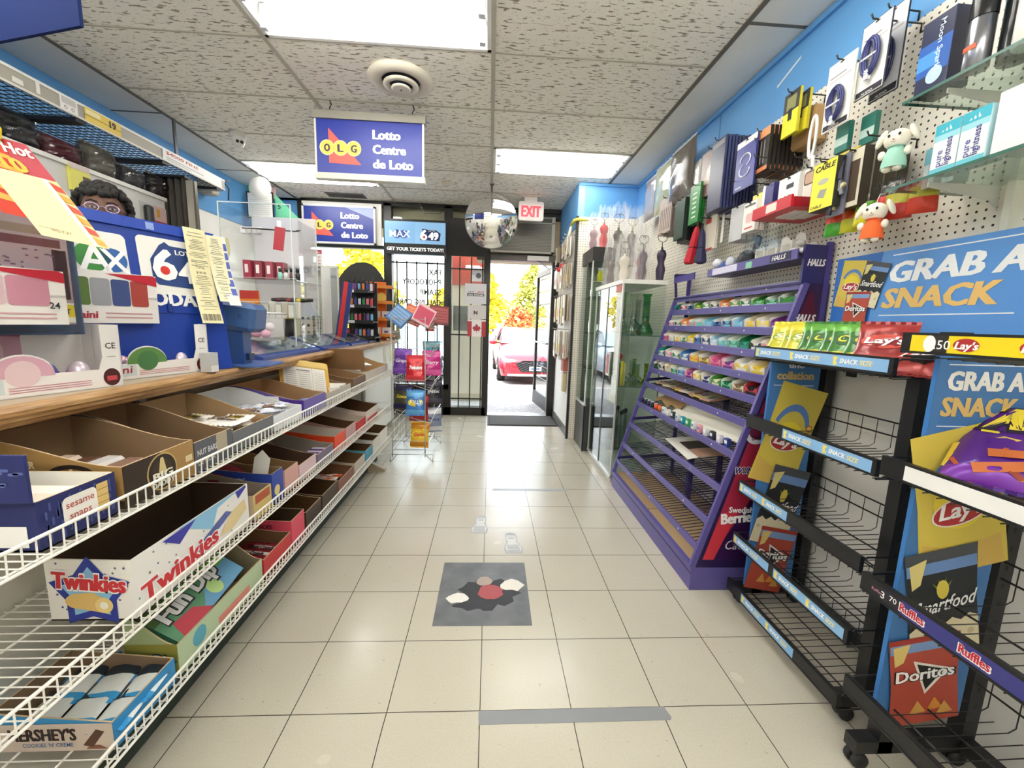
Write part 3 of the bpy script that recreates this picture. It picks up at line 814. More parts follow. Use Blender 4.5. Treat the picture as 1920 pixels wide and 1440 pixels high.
    p = P('side_panel', B().box(x0, x1, yp, yp + .012, z0, z1, M('3B7CC4', .5)), t, 'printed blue side panel')
    X = FN(x0, yp - .0006, z0); W = x1 - x0; H = z1 - z0
    a = B().rect(0, 0, W, H, M('4379B6', .45), X)
    sg = -1 if top == 'fr' else 1
    if top == 'fr':
        a.text('une', W * .5, H - .035, .03, M('E8EEF6'), X, .001, 1.4, 0, W * .3, 'c'); a.text('collation', W * .5, H - .085, .036, M('D8B76C'), X, .001, 1.6, 0, W * .74, 'c'); zl = H - .11
    else:
        a.rect(W * .1, H - .022, W * .92, H - .019, M('E8EEF6'), X, .0006)
        a.text('GRAB A', W * .52, H - .085, .050, M('EDEDEA'), X, .001, 1.8, 0, W * .80, 'c'); a.text('SNACK', W * .5, H - .152, .050, M('DDBB74'), X, .001, 1.8, 0, W * .80, 'c'); zl = H - .178
    a.rect(W * .08, zl - .003, W * .9, zl, M('E8EEF6'), X, .0006)
    s = (zl - .02) / .9
    bagart(a, X, W * .50, zl - .22 * s, W * .98, .44 * s, sg * 14, 'yellow', .0010)
    bagart(a, X, W * .52, zl - .54 * s, W * .80, .36 * s, sg * 13, 'black', .0040)
    bagart(a, X, W * .47, zl - .79 * s, W * .80, .30 * s, sg * 10, 'red', .0070)
    P('artwork', a, p)
    return t
def chips(name, w, h, t, X, base, band, word, wcol, wback, label, group, seed, band2=None, crimp=None):
    th = T(name, label, 'snack bag', group)
    bm, bb = M(base, .28, .15, coat=.3), M(band, .3, .15)
    b2 = M(band2, .3, .15) if band2 else bb
    b = B(); dep = pouch(b, X, w, h, t, lambda u, v: bb if v > .72 else (b2 if v < .2 else bm), M(crimp or base, .35, .3), seed)
    P('pouch', b, th)
    a = B()
    def draw(q):
        if wback:
            q.flat([(.40 * w * math.cos(math.radians(k)), .5 * h + .17 * h * math.sin(math.radians(k))) for k in range(0, 360, 18)], M(wback), None, 0)
        q.text(word, 0, .44 * h, .16 * h, M(wcol), None, .0008, 1.3, .2, .66 * w, 'c')
    on_pouch(a, X, w, h, dep, draw)
    P('lettering', a, th)
    return fin(th)
r1 = snack_rack('snack_rack', 'black wire snack rack with blue strips standing against the purple candy rack', 1.165, 1.11, 1.725, 1.505,
    [(1.183, [('snack', 1.12, 1.72)]), (.878, [('snack', 1.12, 1.50)]), (.567, [('snack', 1.42, 1.72)]), (.315, [('snack', 1.48, 1.72), ('snack', 1.12, 1.45)]), (.082, [('snack', 1.30, 1.62)])],
    (1.21, 1.43, .10, 1.155, 'fr'))
fin(r1)
r2 = snack_rack('snack_rack', 'black wire snack rack with yellow and white rails nearest the front of the photo', 1.075, .36, 1.005, 1.46,
    [(1.255, [('yellow', .37, .985)]), (.925, [('white', .37, .945)]), (.585, [('purple', .45, .98)]), (.255, [])],
    (1.125, 1.385, .19, 1.225, 'en'))
fin(r2)
# header sign over the first rack
t = T('snack_sign', 'large blue header board reading grab a snack above the snack racks', 'sign')
hp = P('board', B().box(1.452, 1.462, 1.045, 1.695, 1.20, 1.578, M('5E97DD', .4)), t)
P('support', B().box(1.464, 1.474, 1.15, 1.19, 1.10, 1.5, BLK), t); P('support', B().box(1.464, 1.474, 1.55, 1.59, 1.10, 1.5, BLK), t)
X = FL(1.4515, 1.695, 1.20); a = B()
a.rect(0, 0, .65, .378, M('5A95DC', .4), X)
a.flat([(0, 0), (.17, 0), (.20, .378), (0, .378)], M('2A6CC0', .4), X, .0004)
bagart(a, X, .080, .270, .120, .185, -8, 'yellow', .0010); bagart(a, X, .172, .262, .105, .165, -14, 'black', .0040); bagart(a, X, .122, .160, .108, .155, -3, 'red', .0070)
a.text('GRAB A', .235, .262, .072, M('EFF2F6'), X, .001, 2.2, .18, .40); a.text('SNACK', .225, .172, .070, M('E6BE72'), X, .001, 2.2, .18, .35)
a.rect(.24, .356, .65, .360, M('E8EEF6'), X, .0006); a.rect(.22, .142, .62, .146, M('E8EEF6'), X, .0006)
P('artwork', a, hp); fin(t)
# bags lying on the first rack's top shelf
zs = 1.165
seq = [('C9C23A', 'E9D94A', 'Sun', 'F6F2E0', '8FA83A', 'yellow')] * 3 + [('3E7A34', '6DB04A', 'Chips', 'E8E04A', '2F5E2A', 'green')] * 5 + [('8E2A2C', 'A83A36', "Lay's", 'FFFFFF', 'C8483A', 'red')] * 2
for i, (c1, c2, wd, wc, wb, nm) in enumerate(seq):
    y = 1.67 - i * .054
    X = Matrix.Translation((1.245 + .014 * (i % 2), y, zs + .012)) @ Matrix.Rotation(math.radians(-52), 4, 'Z') @ Matrix.Rotation(math.radians(-38), 4, 'X')
    same = [k for k in range(len(seq)) if seq[k][5] == nm]; n = same.index(i)
    if i == 9: X = Matrix.Translation((1.225, 1.135, zs - .004)) @ Matrix.Rotation(math.radians(-75), 4, 'Z') @ Matrix.Rotation(math.radians(-62), 4, 'X')
    chips('chip_bag', .15, .165, .034, X, c1, c2, wd, wc, wb, '%s chip bag on the blue railed rack, %s of them from the purple rack' % (nm, ORD[n]),
          'snack bags on the top shelf', 30 + i, 'D9CE3A' if nm == 'green' else None)
# big purple bag on the near rack
X = Matrix.Translation((1.19, .83, .93)) @ Matrix.Rotation(math.radians(-56), 4, 'Z') @ Matrix.Rotation(math.radians(-55), 4, 'X')
t = T('chip_bag', 'large purple and yellow bag of rolled chips lying on the white railed shelf', 'snack bag')
w, h = .215, .28
pu, ye, mg = M('5A1F8E', .25, .15, coat=.4), M('F0D83A', .3), M('7A2FA8', .25, .15)
b = B(); dep = pouch(b, X, w, h, .062, lambda u, v: pu if v > .15 else mg, M('4A1F7A', .3, .3), 77); P('pouch', b, t)
a = B()
def draw(q):
    q.text('TAKIS', 0, .60 * h, .085, M('1E1030'), None, 0, 5, .3, .21, 'c'); q.text('TAKIS', 0, .61 * h, .08, ye, None, .001, 2.2, .3, .20, 'c')
    q.rect(-.06, .545 * h, .07, .575 * h, ye, None, 0); q.text('FUEGO', 0, .55 * h, .008, M('2A1A3A'), None, .001, 1, 0, .06, 'c')
    q.flat([(-.11, .12 * h), (.02, .06 * h), (.10, .2 * h), (.06, .46 * h), (-.02, .5 * h), (-.10, .38 * h)], M('D8B83A'), None, 0)
    for k, (x, y, a_) in enumerate(((-.05, .24, 30), (.01, .32, 10), (.04, .22, 50), (-.06, .36, -10), (-.01, .15, 20))):
        c, s = math.cos(math.radians(a_)), math.sin(math.radians(a_))
        q.flat([(x + .05 * c * i - .013 * s * j, y * h + .05 * s * i + .013 * c * j) for i, j in ((-1, -1), (1, -1), (1, 1), (-1, 1))], M(('B8502A', 'C86A32', '9A3A22')[k % 3]), None, .001 + .0005 * k)
    q.flat([(.06, .30 * h), (.09, .33 * h), (.07, .38 * h), (.04, .35 * h)], M('8FB83A'), None, .004)
on_pouch(a, X, w, h, dep, draw); P('artwork', a, t); fin(t)

# ================================================================ purple candy rack
PUR = M('5E5599', .35); PURD = M('2E2560', .4); PURM = M('4A3F92', .35)
RY0, RY1 = 1.79, 3.09
def rx(z): return 1.012 + (z - .13) * .2865 if z < 1.5 else 1.385
t = T('candy_rack', 'tall purple sloping candy rack with eleven shelves beside the glass cases', 'candy rack')
P('base', B().box(1.008, 1.50, RY0, RY1, 0, .118, PUR).box(1.006, 1.009, RY0, RY1, .085, .090, PURD).box(1.004, 1.03, RY0 + .0, RY1, .118, .128, PUR), t)
P('base_deck', B().box(1.03, 1.48, RY0 + .02, RY0 + .62, .118, .124, M('C2A47C', .7)).box(1.03, 1.48, RY0 + .63, RY1 - .02, .118, .124, M('BC9E76', .7)), t, 'tan board covering the base')
prof = [(1.016, .118), (1.24, .118), (1.51, .118), (1.51, 1.49), (1.405, 1.49)]
sp = P('side_panel', B().prism([(x, z) for x, z in prof], 0, .012, M('2B1D4C', .35), frame((0, RY0 + .012, 0), (1, 0, 0), (0, 0, 1))), t)
X = FN(0, RY0 - .0005, 0); a = B()
a.flat([(1.06, .16), (1.50, .16), (1.50, 1.46), (1.42, 1.46)], M('35184A', .35), X)
a.flat([(1.06, .16), (1.10, .16), (1.28, .50), (1.30, 1.0), (1.285, 1.0)], M('A82C46', .35), X, .0003)
a.flat([(1.27, .95), (1.50, 1.06), (1.50, 1.20), (1.44, 1.44), (1.42, 1.46)], M('5A1A36', .35), X, .0003)
a.flat([(1.06, .16), (1.115, .16), (1.215, .42), (1.13, .40)], M('D03A48', .35), X, .0005)
a.text('HALLS', 1.358, 1.320, .034, M('F2EEF6'), X, .001, 1.6, .25, .098)
a.text('Swedish', 1.165, .405, .03, M('FFFFFF'), X, .001, 1.2, 0, .12); a.text('Berries', 1.135, .345, .055, M('FFFFFF'), X, .001, 2.0, 0, .17, rot=6)
a.text('WUNDERBAR', 1.165, .60, .035, M('FFFFFF'), X, .0008, 3.0, .25, .22); a.text('WUNDERBAR', 1.167, .602, .032, M('2A2470'), X, .0014, 1.2, .25, .215)
a.disc(1.255, .80, .055, M('F2EEF6'), X, .0006); a.disc(1.262, .815, .047, M('7A2348'), X, .0009); a.text('DAIRY', 1.235, .765, .024, M('2A1A14'), X, .0012, .8, 0, .07)
a.text('Cadbury', 1.16, .215, .05, M('E8E4F0'), X, .001, .5, .3, .20)
P('artwork', a, sp)
# top block with lettering
hb = P('header_block', B().box(1.375, 1.505, RY0, RY0 + .014, 1.49, 1.655, M('2C2A6A', .3)).box(1.385, 1.50, RY0 + .014, RY1, 1.486, 1.496, PURD), t)
P('lettering', B().text('HALLS', 1.392, 1.565, .030, M('F2EEF6'), FN(0, RY0 - .0006, 0), .0006, 1.6, .2, .078), hb)
for y in (RY0 + .006, RY1 - .006):
    b = B().bar((rx(.13), y, .12), (rx(1.49), y, 1.49), .016, .028, PUR, (1, 0, 0)).bar((1.49, y, .12), (1.49, y, 1.67), .016, .024, PURM, (1, 0, 0))
    if y > 2: b.bar((rx(1.49), y, 1.49), (1.38, y, 1.668), .012, .016, PURD, (1, 0, 0)).bar((1.38, y, 1.665), (1.49, y, 1.672), .012, .016, PURD)
    P('upright', b, t)
b = B()
for z in (.24, .56, .87): b.bar((rx(z), RY1 - .01, z), (1.49, RY1 - .01, z + .03), .012, .02, PURD)
b.bar((1.30, 2.44, .125), (1.30, 2.44, .46), .03, .03, PURM, (1, 0, 0)).bar((1.49, 2.44, .12), (1.49, 2.44, 1.48), .02, .03, PURM, (1, 0, 0))
P('brace', b, t)
LZ = [.215, .352, .515, .683, .838, .950, 1.050, 1.162, 1.272, 1.385, 1.482]
SEGP = {9: 'C9C4E4', 10: 'E4E2F0'}
for k, z in enumerate(LZ):
    b = B(); x0 = rx(z); n = 40; L = RY1 - RY0 - .03; xb = 1.48
    back = z + .012 + (xb - x0) * .10
    for i in range(n + 1):
        y = RY0 + .015 + L * i / n
        b.tube([(x0 + .004, y, z - .002), (xb, y, back)], .0026, M('24203A', .4), 4)
    for f in (.33, .66): b.tube([(lerp(x0, xb, f), RY0 + .01, lerp(z, back, f) - .006), (lerp(x0, xb, f), RY1 - .01, lerp(z, back, f) - .006)], .003, M('24203A', .4), 4)
    s = P('wire_shelf', b, t)
    rb = B().box(x0 - .008, x0 + .002, RY0 + .012, RY1 - .012, z - .018, z + .020, PUR).box(x0 - .0095, x0 - .006, RY0 + .012, RY1 - .012, z + .016, z + .020, M('7A6FC0', .3))
    for q in range(3): rb.box(x0 - .0092, x0 - .0082, RY0 + .2 + .4 * q + .05 * (k % 3), RY0 + .207 + .4 * q + .05 * (k % 3), z - .004, z + .004, M('F4F4F4'))
    P('price_rail', rb, s)
for i in range(36): pass
z = 1.617; x0 = 1.355
b = B().box(x0, 1.50, RY0 + .012, 2.56, z - .022, z - .016, PURD)
s = P('top_shelf', b, t)
P('price_rail', B().box(x0 - .006, x0, RY0 + .012, 2.56, z - .022, z + .022, PUR).box(x0 - .0075, x0 - .006, 2.25, 2.5, z - .018, z + .018, M('D9D6EE', .3)).box(x0 - .0075, x0 - .006, 2.12, 2.17, z - .02, z + .012, M('8FCFB4', .5))
  .box(x0 - .0072, x0 - .006, RY0 + .05, RY0 + .19, z - .017, z + .017, M('2A2A4A', .4)).text('HALLS', -(RY0 + .175), z - .010, .022, M('F2EEF6'), FL(x0 - .0078, 0, 0), .0006, 1.5, .25, .09), s)
P('top_rail_stub', B().box(x0 + .02, x0 + .026, 2.78, RY1, z - .01, z + .035, PURM), t)
fin(t)
# ---- gum and mint cartons
CN = {'t': ('2E9E94', 'teal'), 'r': ('C8343C', 'red'), 'b': ('3E7FC4', 'blue'), 'g': ('4C9A3A', 'green'), 'd': ('23262A', 'black'), 'o': ('EE8A4A', 'orange'), 'm': ('8FD3B4', 'mint'),
      'p': ('F08AAE', 'pink'), 'P': ('D85A8E', 'rose'), 'a': ('7FC8DC', 'aqua'), 'n': ('27356E', 'navy'), 'l': ('A8CFE8', 'light blue'), 'e': ('E4D2B0', 'beige'), 'y': ('F2D544', 'yellow'),
      'u': ('7A3A8E', 'purple'), 'w': ('F1EFE8', 'white'), 'k': ('8E7658', 'brown'), 'G': ('1F7A46', 'emerald'), 'c': ('F4EBD2', 'cream')}
def carton_small(y, w, z, x0, dep, hgt, c1, c2, label, group, slope, body=None):
    """open gum display box: printed sides, low scooped front, rows of packs inside"""
    t = T('gum_carton', label, 'gum carton', group)
    m0, m2 = M(c1, .4), M(c2, .5); m1 = M(body or c1, .45)
    X = Matrix.Translation((x0, y, z)) @ Matrix.Rotation(-math.atan(slope), 4, 'Y')
    b = B(); th = .002
    b.box(0, dep, 0, w, 0, th, m1, X)
    side = [(0, 0), (dep, 0), (dep, hgt), (dep * .35, hgt), (.012, hgt * .78), (0, hgt * .62)]
    for yy in (0, w - th):
        Y = X @ frame((0, yy + th, 0), (1, 0, 0), (0, 0, 1)); b.prism(side, 0, th, m1, Y)
    front = [(0, 0), (w, 0), (w, hgt * .62), (w * .82, hgt * .56), (w * .66, hgt * .34), (w * .34, hgt * .34), (w * .18, hgt * .56), (0, hgt * .62)]
    b.prism(front, 0, th, m0, X @ frame((th, w, 0), (0, -1, 0), (0, 0, 1)))
    b.box(dep - th, dep, 0, w, 0, hgt, m1, X)
    b.box(dep * .36, dep, .001, w - .001, hgt - th, hgt, M('F0EDE6', .6), X)
    P('carton', b, t)
    b = B(); n = max(2, int(w / .016))
    for i in range(n):
        yy = .004 + (w - .008) * i / n
        b.box(.006, dep * .9, yy + .0008, yy + (w - .008) / n - .0008, th, hgt * (.50 + .06 * (i % 2)), m2, X)
    P('packs', b, t)
    b = B(); b.rect(w * .12, hgt * .08, w * .88, hgt * .3, m2, X @ frame((-.0006, w, 0), (0, -1, 0), (0, 0, 1)))
    b.rect(dep * .15, hgt * .3, dep * .5, hgt * .6, m2, X @ frame((0, -.0006, 0), (1, 0, 0), (0, 0, 1)))
    P('print', b, t)
    fin(t)
ROWN = {10: 'topmost shelf', 9: 'second shelf from the top', 8: 'third shelf from the top', 7: 'fourth shelf from the top', 6: 'fifth shelf from the top', 5: 'sixth shelf from the top'}
rows = {9: 'td rw bd gy gw dw oc gc Gw gm Gm Gg', 8: 'pw Gw oc pm ma al bn na la ey yc uw', 7: 'Pp wc cy cg yw nb nw lw ma tm Gt dw pe', 6: 'tw pw Gw bw oy yk pP pu yw cy', 5: 'gd dw ce Gm bl pu yc wn gc mG ek rd'}
for k in rows:
    z = LZ[k - 0] if False else LZ[k]; x0 = rx(LZ[k]); ent = rows[k].split(); n = len(ent); L = RY1 - RY0 - .06
    y = RY1 - .03
    cnt = {}
    tall = {9: .062, 8: .066, 7: .074, 6: .072, 5: .070}[k]
    rr = random.Random(k)
    for i, e in enumerate(ent):
        w = L / n * rr.uniform(.86, .94)
        c1, n1 = CN[e[0]]; c2, n2 = CN[e[1]]
        cnt[n1] = cnt.get(n1, 0) + 1
        many = sum(1 for q in ent if CN[q[0]][1] == n1) > 1
        lab = '%s and %s gum carton, %s%s' % (n1, n2, ROWN[k], (', %s %s from the glass case' % (ORD[cnt[n1] - 1], n1)) if many else '')
        carton_small(y - w, w, z + .010, x0 + .014, .20 + .03 * rr.random(), tall * rr.uniform(.9, 1.1), c1, c2, lab, 'gum cartons on the purple rack', .10, 'F2EFE8' if (i * 5 + k) % 3 else None)
        y -= L / n
# flat paper packets on the seventh shelf
for i in range(9):
    y = 3.0 - i * .088; z = LZ[4]; x0 = rx(z)
    X = Matrix.Translation((x0 + .05, y, z + .016 + .004 * (i % 2))) @ Matrix.Rotation(-.10, 4, 'Y') @ Matrix.Rotation(math.radians(12 * ((i * 7) % 3 - 1)), 4, 'Z')
    c = ('C8B08A', 'B89878', 'D8C8A8', 'A88868', 'D8B83A', 'E4D8C8', 'C8A878', 'D8C060', 'C89A88')[i]
    one('candy_packet', B().bbox(0, .15, -.045, .045, 0, .012, M(c, .5), .004, X).rect(.02, -.03, .13, .03, M('F0E8D8'), X, .0125).rect(.03, -.02, .08, .02, M(('A84A3A', '5A4A8A', '3A6A4A')[i % 3]), X, .013),
        'flat tan candy packet on the seventh purple shelf, %s from the glass case' % ORD[i], 'paper packets on the purple rack')
# odds and ends on the eighth shelf
z = LZ[3]; x0 = rx(z)
rr = random.Random(5)
cols = ['2A2A4A', 'EDEDED', '2A2A4A', 'EDEDED', '33335A', 'E8E8F0', '2A2A4A', 'E0E0E8', 'E8602E', 'D84A2A', 'EE7A3A', 'F0F0F0']
for i, c in enumerate(cols):
    y = 3.06 - i * .032
    one('mint_tin', B().lathe([(.010, 0), (.0125, .002), (.0125, .034), (.010, .036)], M(c, .35), 12, Matrix.Translation((x0 + .028 + .012 * (i % 2), y, z + .014))),
        '%s small mint tube standing on the eighth purple shelf, %s from the glass case' % ({'2A': 'navy', '33': 'navy', 'E8': 'white', 'ED': 'white', 'E0': 'white', 'D8': 'red orange', 'EE': 'orange', 'F0': 'white'}[c[:2]] if c != 'E8602E' else 'orange', ORD[i]), 'mint tubes on the purple rack')
for i, (c, nm) in enumerate((('F2F2F2', 'white'), ('E8E8E8', 'pale grey'), ('3A4A4A', 'dark grey'), ('F2F2F2', 'white'), ('2EA8B8', 'turquoise'), ('4AB06A', 'green'), ('F4F4F4', 'white'), ('F2A8B8', 'pink'), ('E4E4E4', 'pale grey'), ('3A3A4A', 'charcoal'), ('E8E8F4', 'white'), ('3A4A9A', 'blue'))):
    y = 2.64 - i * .068
    one('gum_pack', B().box(x0 + .012, x0 + .032, y, y + .030, z + .014, z + .056, M(c, .4)).box(x0 + .0112, x0 + .012, y + .004, y + .026, z + .03, z + .046, M('FFFFFF' if c[0] != 'F' else '6A9ACA')),
        '%s upright gum pack on the eighth purple shelf, %s after the mint tubes' % (nm, ORD[i]), 'upright gum packs on the purple rack')
def crumple(w, d, amp, seed, fn=None):
    rn = random.Random(seed); P_ = [(rn.uniform(0, 6.3), rn.uniform(8, 26), rn.uniform(8, 26)) for _ in range(6)]
    return lambda u, v: (u * w, v * d, amp * (.5 + sum(math.sin(p[0] + p[1] * u + p[2] * v * .7) for p in P_) / 9) + (fn(u, v) if fn else 0))
X = Matrix.Translation((x0 + .05, 1.84, z + .022)) @ Matrix.Rotation(-.10, 4, 'Y')
one('torn_wrapper_sheet', B().grid(crumple(.22, .78, .03, 3, lambda u, v: .05 * u), 14, 40, M('EFEBDD', .8), X), 'crumpled white torn liner sheet spread behind the gum packs on the purple rack', 'paper')
X = Matrix.Translation((x0 + .09, 2.60, z + .03)) @ Matrix.Rotation(-.10, 4, 'Y')
one('torn_wrapper_sheet', B().grid(crumple(.2, .38, .05, 9, lambda u, v: .06 * u), 14, 26, M('B08E62', .85), X), 'crumpled brown kraft liner behind the navy mint tubes on the purple rack', 'paper')
z = LZ[2]; x0 = rx(z)
X = Matrix.Translation((x0 + .02, 2.18, z + .016)) @ Matrix.Rotation(-.12, 4, 'Y') @ Matrix.Rotation(math.radians(-6), 4, 'Z')
b = B().grid(lambda u, v: (u * .24, v * .42, .004 + .012 * math.sin(3 * u) * (1 - v)), 8, 8, lambda u, v: M('EDE9E0', .4) if u < .3 or v > .8 else (M('3A3632', .4) if .35 < v < .75 else M('B8907A', .4)), X)
one('magazine', b, 'glossy open magazine lying on the ninth purple shelf', 'magazine')
# top shelf clutter
zt = 1.60
b = B().sph((1.42, 2.47, zt + .045), (.04, .06, .04), M('2F4FA0', .5), 12, 8).sph((1.39, 2.53, zt + .075), (.03, .03, .03), M('E8E8F0', .5), 10, 6).sph((1.40, 2.40, zt + .06), (.03, .03, .04), M('D8DCE8', .4), 10, 6).box(1.37, 1.42, 2.42, 2.52, zt, zt + .02, M('6A90D0', .3))
one('toy_set', b, 'blue and white plastic toy set at the far end of the top purple shelf', 'toy')
one('toy_bag', B().sph((1.43, 2.29, zt + .06), (.05, .07, .06), M('23252E', .5), 12, 8).bar((1.43, 2.24, zt + .08), (1.42, 2.19, zt + .17), .012, .05, M('2E2E3A', .4)), 'black bagged toy between the blue toy and the white cups on the top purple shelf', 'toy')
for i, y in enumerate((2.12, 2.03, 1.93)):
    t = T('gift_box', ('white open fronted gift box on the top purple shelf, %s from the far end' % ORD[i]), 'box', 'white boxes on the top purple shelf')
    b = B().box(1.385, 1.46, y - .038, y + .038, zt, zt + .095, M('F2EFE9', .5)); P('box', b, t)
    P('window', B().prism(rrect(-.026, .02, .026, .08, .01), 0, .0008, M('D6D0C4', .3), FL(1.3848, y, zt)), t)
    P('flap', B().prism([(-.038, 0), (.038, 0), (.03, .03), (0, .045), (-.03, .03)], 0, .002, M('F6F4EE', .5), FL(1.452, y, zt + .095)), t); fin(t)
b = B()
rr = random.Random(8)
for i in range(16): b.sph((1.41 + rr.uniform(-.03, .04), 1.83 + rr.uniform(-.01, .075), zt + .022 + rr.uniform(0, .05)), (.018, .022, .015), M(('EDEDE8', 'D8D8D4', 'F4F4F0')[i % 3], .3), 8, 5)
o = one('wrapped_sweets_bag', b, 'clear bag heaped with small white wrapped pieces behind the top purple lettering block', 'bag')
one('booklet', B().box(1.37, 1.43, 2.20, 2.36, zt, zt + .018, M('E8E4DA', .6), ROT(14, 'Z', (1.4, 2.28, zt))), 'pale flat booklet lying at the edge of the top purple shelf', 'booklet')

# ================================================================ glass display cases
ALU = M('D6D6D2', .3, .6); CG = glass('casepane', 'F1F7F4', 1.0, .01); GED = M('3F6E62', .2)
def case(name, label, x0, x1, y0, y1, z0, z1, shelves, top, base):
    t = T(name, label, 'display case', 'glass display cases')
    for q, nm in (((x0, x0 + .005, y0 + .004, (y0 + y1) / 2 - .004), 'glass_door'), ((x0, x0 + .005, (y0 + y1) / 2 + .004, y1), 'glass_door'), ((x0, x1, y0, y0 + .005), 'glass_panel'), ((x0, x1, y1 - .005, y1), 'glass_panel')):
        P(nm, B().box(*q, z0, z1, CG), t)
    for x, y in ((x0, y0), (x1, y0), (x0, y1), (x1, y1)): P('corner_post', B().box(x - .006, x + .006, y - .006, y + .006, z0, z1, ALU), t)
    P('door_edge', B().box(x0 - .004, x0 + .006, (y0 + y1) / 2 - .009, (y0 + y1) / 2 + .009, z0, z1, M('5C625F', .3, .5)), t)
    for z in shelves: P('glass_shelf', B().box(x0 + .012, x1 - .01, y0 + .01, y1 - .01, z - .006, z, CG).box(x0 + .010, x0 + .012, y0 + .01, y1 - .01, z - .006, z, GED).box(x0 + .012, x1 - .01, y0 + .008, y0 + .010, z - .006, z, GED), t)
    P('base', base, t); P('top', top, t)
    P('track', B().box(x0 - .012, x0 + .012, y0, y1, z0 - .0, z0 + .02, ALU), t)
    return fin(t)
case('display_case', 'glass display case with white top beside the purple candy rack, green bongs inside', 1.012, 1.345, 3.15, 3.93, .035, 1.60, (.30, .80, 1.208),
     B().box(1.0, 1.355, 3.14, 3.95, 1.60, 1.632, M('ECEBE4', .4)), B().box(1.012, 1.35, 3.15, 3.93, 0, .035, M('C9C8C0', .4)))
case('display_case', 'taller glass display case with black top and dark base next to the corner post', .968, 1.30, 3.98, 4.42, .47, 1.885, (.85, 1.2, 1.55),
     B().box(.96, 1.14, 3.975, 4.425, 1.885, 2.015, M('262624', .4)).box(1.14, 1.30, 3.98, 4.42, 1.885, 1.90, M('262624', .4)), B().box(.968, 1.30, 3.98, 4.42, 0, .47, M('4A4B4D', .35, .3)).box(.955, .968, 3.97, 3.99, 0, .47, M('18181A')))
# glass bongs, clear and green, and small bubblers
def vase(x, y, z, h, r, tint, key, label, group=None, base=True):
    g = glass(key, tint, 1.2, .03)
    rn = .42 * r
    pr = [(r * .9, 0), (r, .015), (r * .95, h * .10), (rn, h * .32), (rn, h * .93), (rn * 1.35, h * .97), (rn * 1.35, h), (rn * 1.1, h), (rn * .85, h * .93), (rn * .85, h * .33), (r * .86, h * .10), (r * .9, .02)]
    t = T('glass_vase', label, 'vase', group)
    P('body', B().lathe(pr, g, 20, Matrix.Translation((x, y, z))), t)
    P('neck_ring', B().lathe([(rn * 1.02, h * .42), (rn * 1.2, h * .43), (rn * 1.02, h * .44)], g, 20, Matrix.Translation((x, y, z)), caps=False), t)
    P('side_stem', B().tube([(x - r * .5, y - .01, z + h * .18), (x - r * 1.5, y - .02, z + h * .38)], .007, g, 8), t)
    fin(t)
vase(1.262, 3.30, 1.209, .33, .068, 'A4DCB6', 'green_bong', 'tall deep green glass vase on the upper case shelf', 'glassware in the case')
vase(1.175, 3.34, 1.209, .33, .07, 'F2F7F1', 'pale_bong', 'tall clear glass vase between the green vase and the reflecting door', 'glassware in the case')
vase(1.09, 3.36, 1.209, .34, .055, 'EDF6E4', 'lime_bong', 'clear glass vase with a lime tint at the case corner', 'glassware in the case')
vase(1.12, 3.60, 1.209, .22, .045, 'B07A52', 'amber_bong', 'small amber glass vase behind the clear ones in the case', 'glassware in the case')
vase(1.30, 3.60, 1.209, .30, .05, 'EEF4F0', 'pale_bong2', 'slim clear glass vase at the wall side of the case', 'glassware in the case')
for i, (x, y, h, r, c, k, l) in enumerate(((1.09, 3.26, .17, .035, 'A0D4A8', 'g2', 'small green glass bubbler, nearest the reflecting door on the middle shelf'), (1.155, 3.24, .20, .04, 'EAF3E6', 'g3', 'clear glass bubbler with a bent neck on the middle shelf'),
      (1.215, 3.27, .17, .038, 'E8F2DA', 'g4', 'pale green bubbler beside the bent necked one'), (1.28, 3.25, .18, .04, 'DDEBA8', 'g5', 'lime glass bubbler close to the purple rack'), (1.12, 3.42, .16, .035, 'EAF2EE', 'g6', 'clear bubbler in the second row of the middle shelf'), (1.25, 3.45, .2, .035, 'D2E4B4', 'g7', 'olive glass bubbler in the second row of the middle shelf'))):
    vase(x, y, .801, h, r, c, k, l, 'glass bubblers on the middle case shelf')
one('glass_pipe', B().tube([(1.06, 3.19, .802), (1.06, 3.19, 1.0)], .014, M('D8C22E', .2), 10).tube([(1.085, 3.21, .802), (1.085, 3.21, .98)], .012, M('E6DC9A', .2), 10), 'yellow glass tubes standing at the near corner of the middle case shelf', 'glass tube')
one('flower_ornament', B().sph((1.13, 3.5, 1.02), (.03, .03, .025), M('B03A3A', .3), 10, 6).sph((1.165, 3.52, 1.0), (.025, .025, .02), M('C8A88A', .3), 10, 6).tube([(1.145, 3.5, .802), (1.14, 3.5, 1.0)], .004, M('7A8A5A', .4), 6), 'small red flower ornament behind the bubblers on the middle case shelf', 'ornament')
for i in range(5):
    y = 3.22 + i * .05
    one('glass_tube', B().tube([(1.09 + .035 * (i % 3), y, .302), (1.09 + .035 * (i % 3), y, .56)], .010, glass('tube', 'D6DEDA', 1.2, .03), 8).tube([(1.09 + .035 * (i % 3), y, .56), (1.09 + .035 * (i % 3), y, .59)], .014, M('1E1E1E', .4), 8),
        'clear glass tube with black cap on the low shelf of the white topped case', 'glass tube', 'capped tubes on the low case shelf')
one('pill_bottle', B().lathe([(.03, 0), (.03, .07), (.022, .078), (.022, .1)], M('E8D82E', .35), 16, Matrix.Translation((1.06, 4.04, 1.70))).lathe([(.024, .1), (.024, .125)], M('F4F2EA', .35), 16, Matrix.Translation((1.06, 4.04, 1.70))).box(.99, 1.12, 4.0, 4.1, 1.692, 1.70, M('E6E4DA')), 'yellow bottle with white cap just under the black case top', 'bottle')
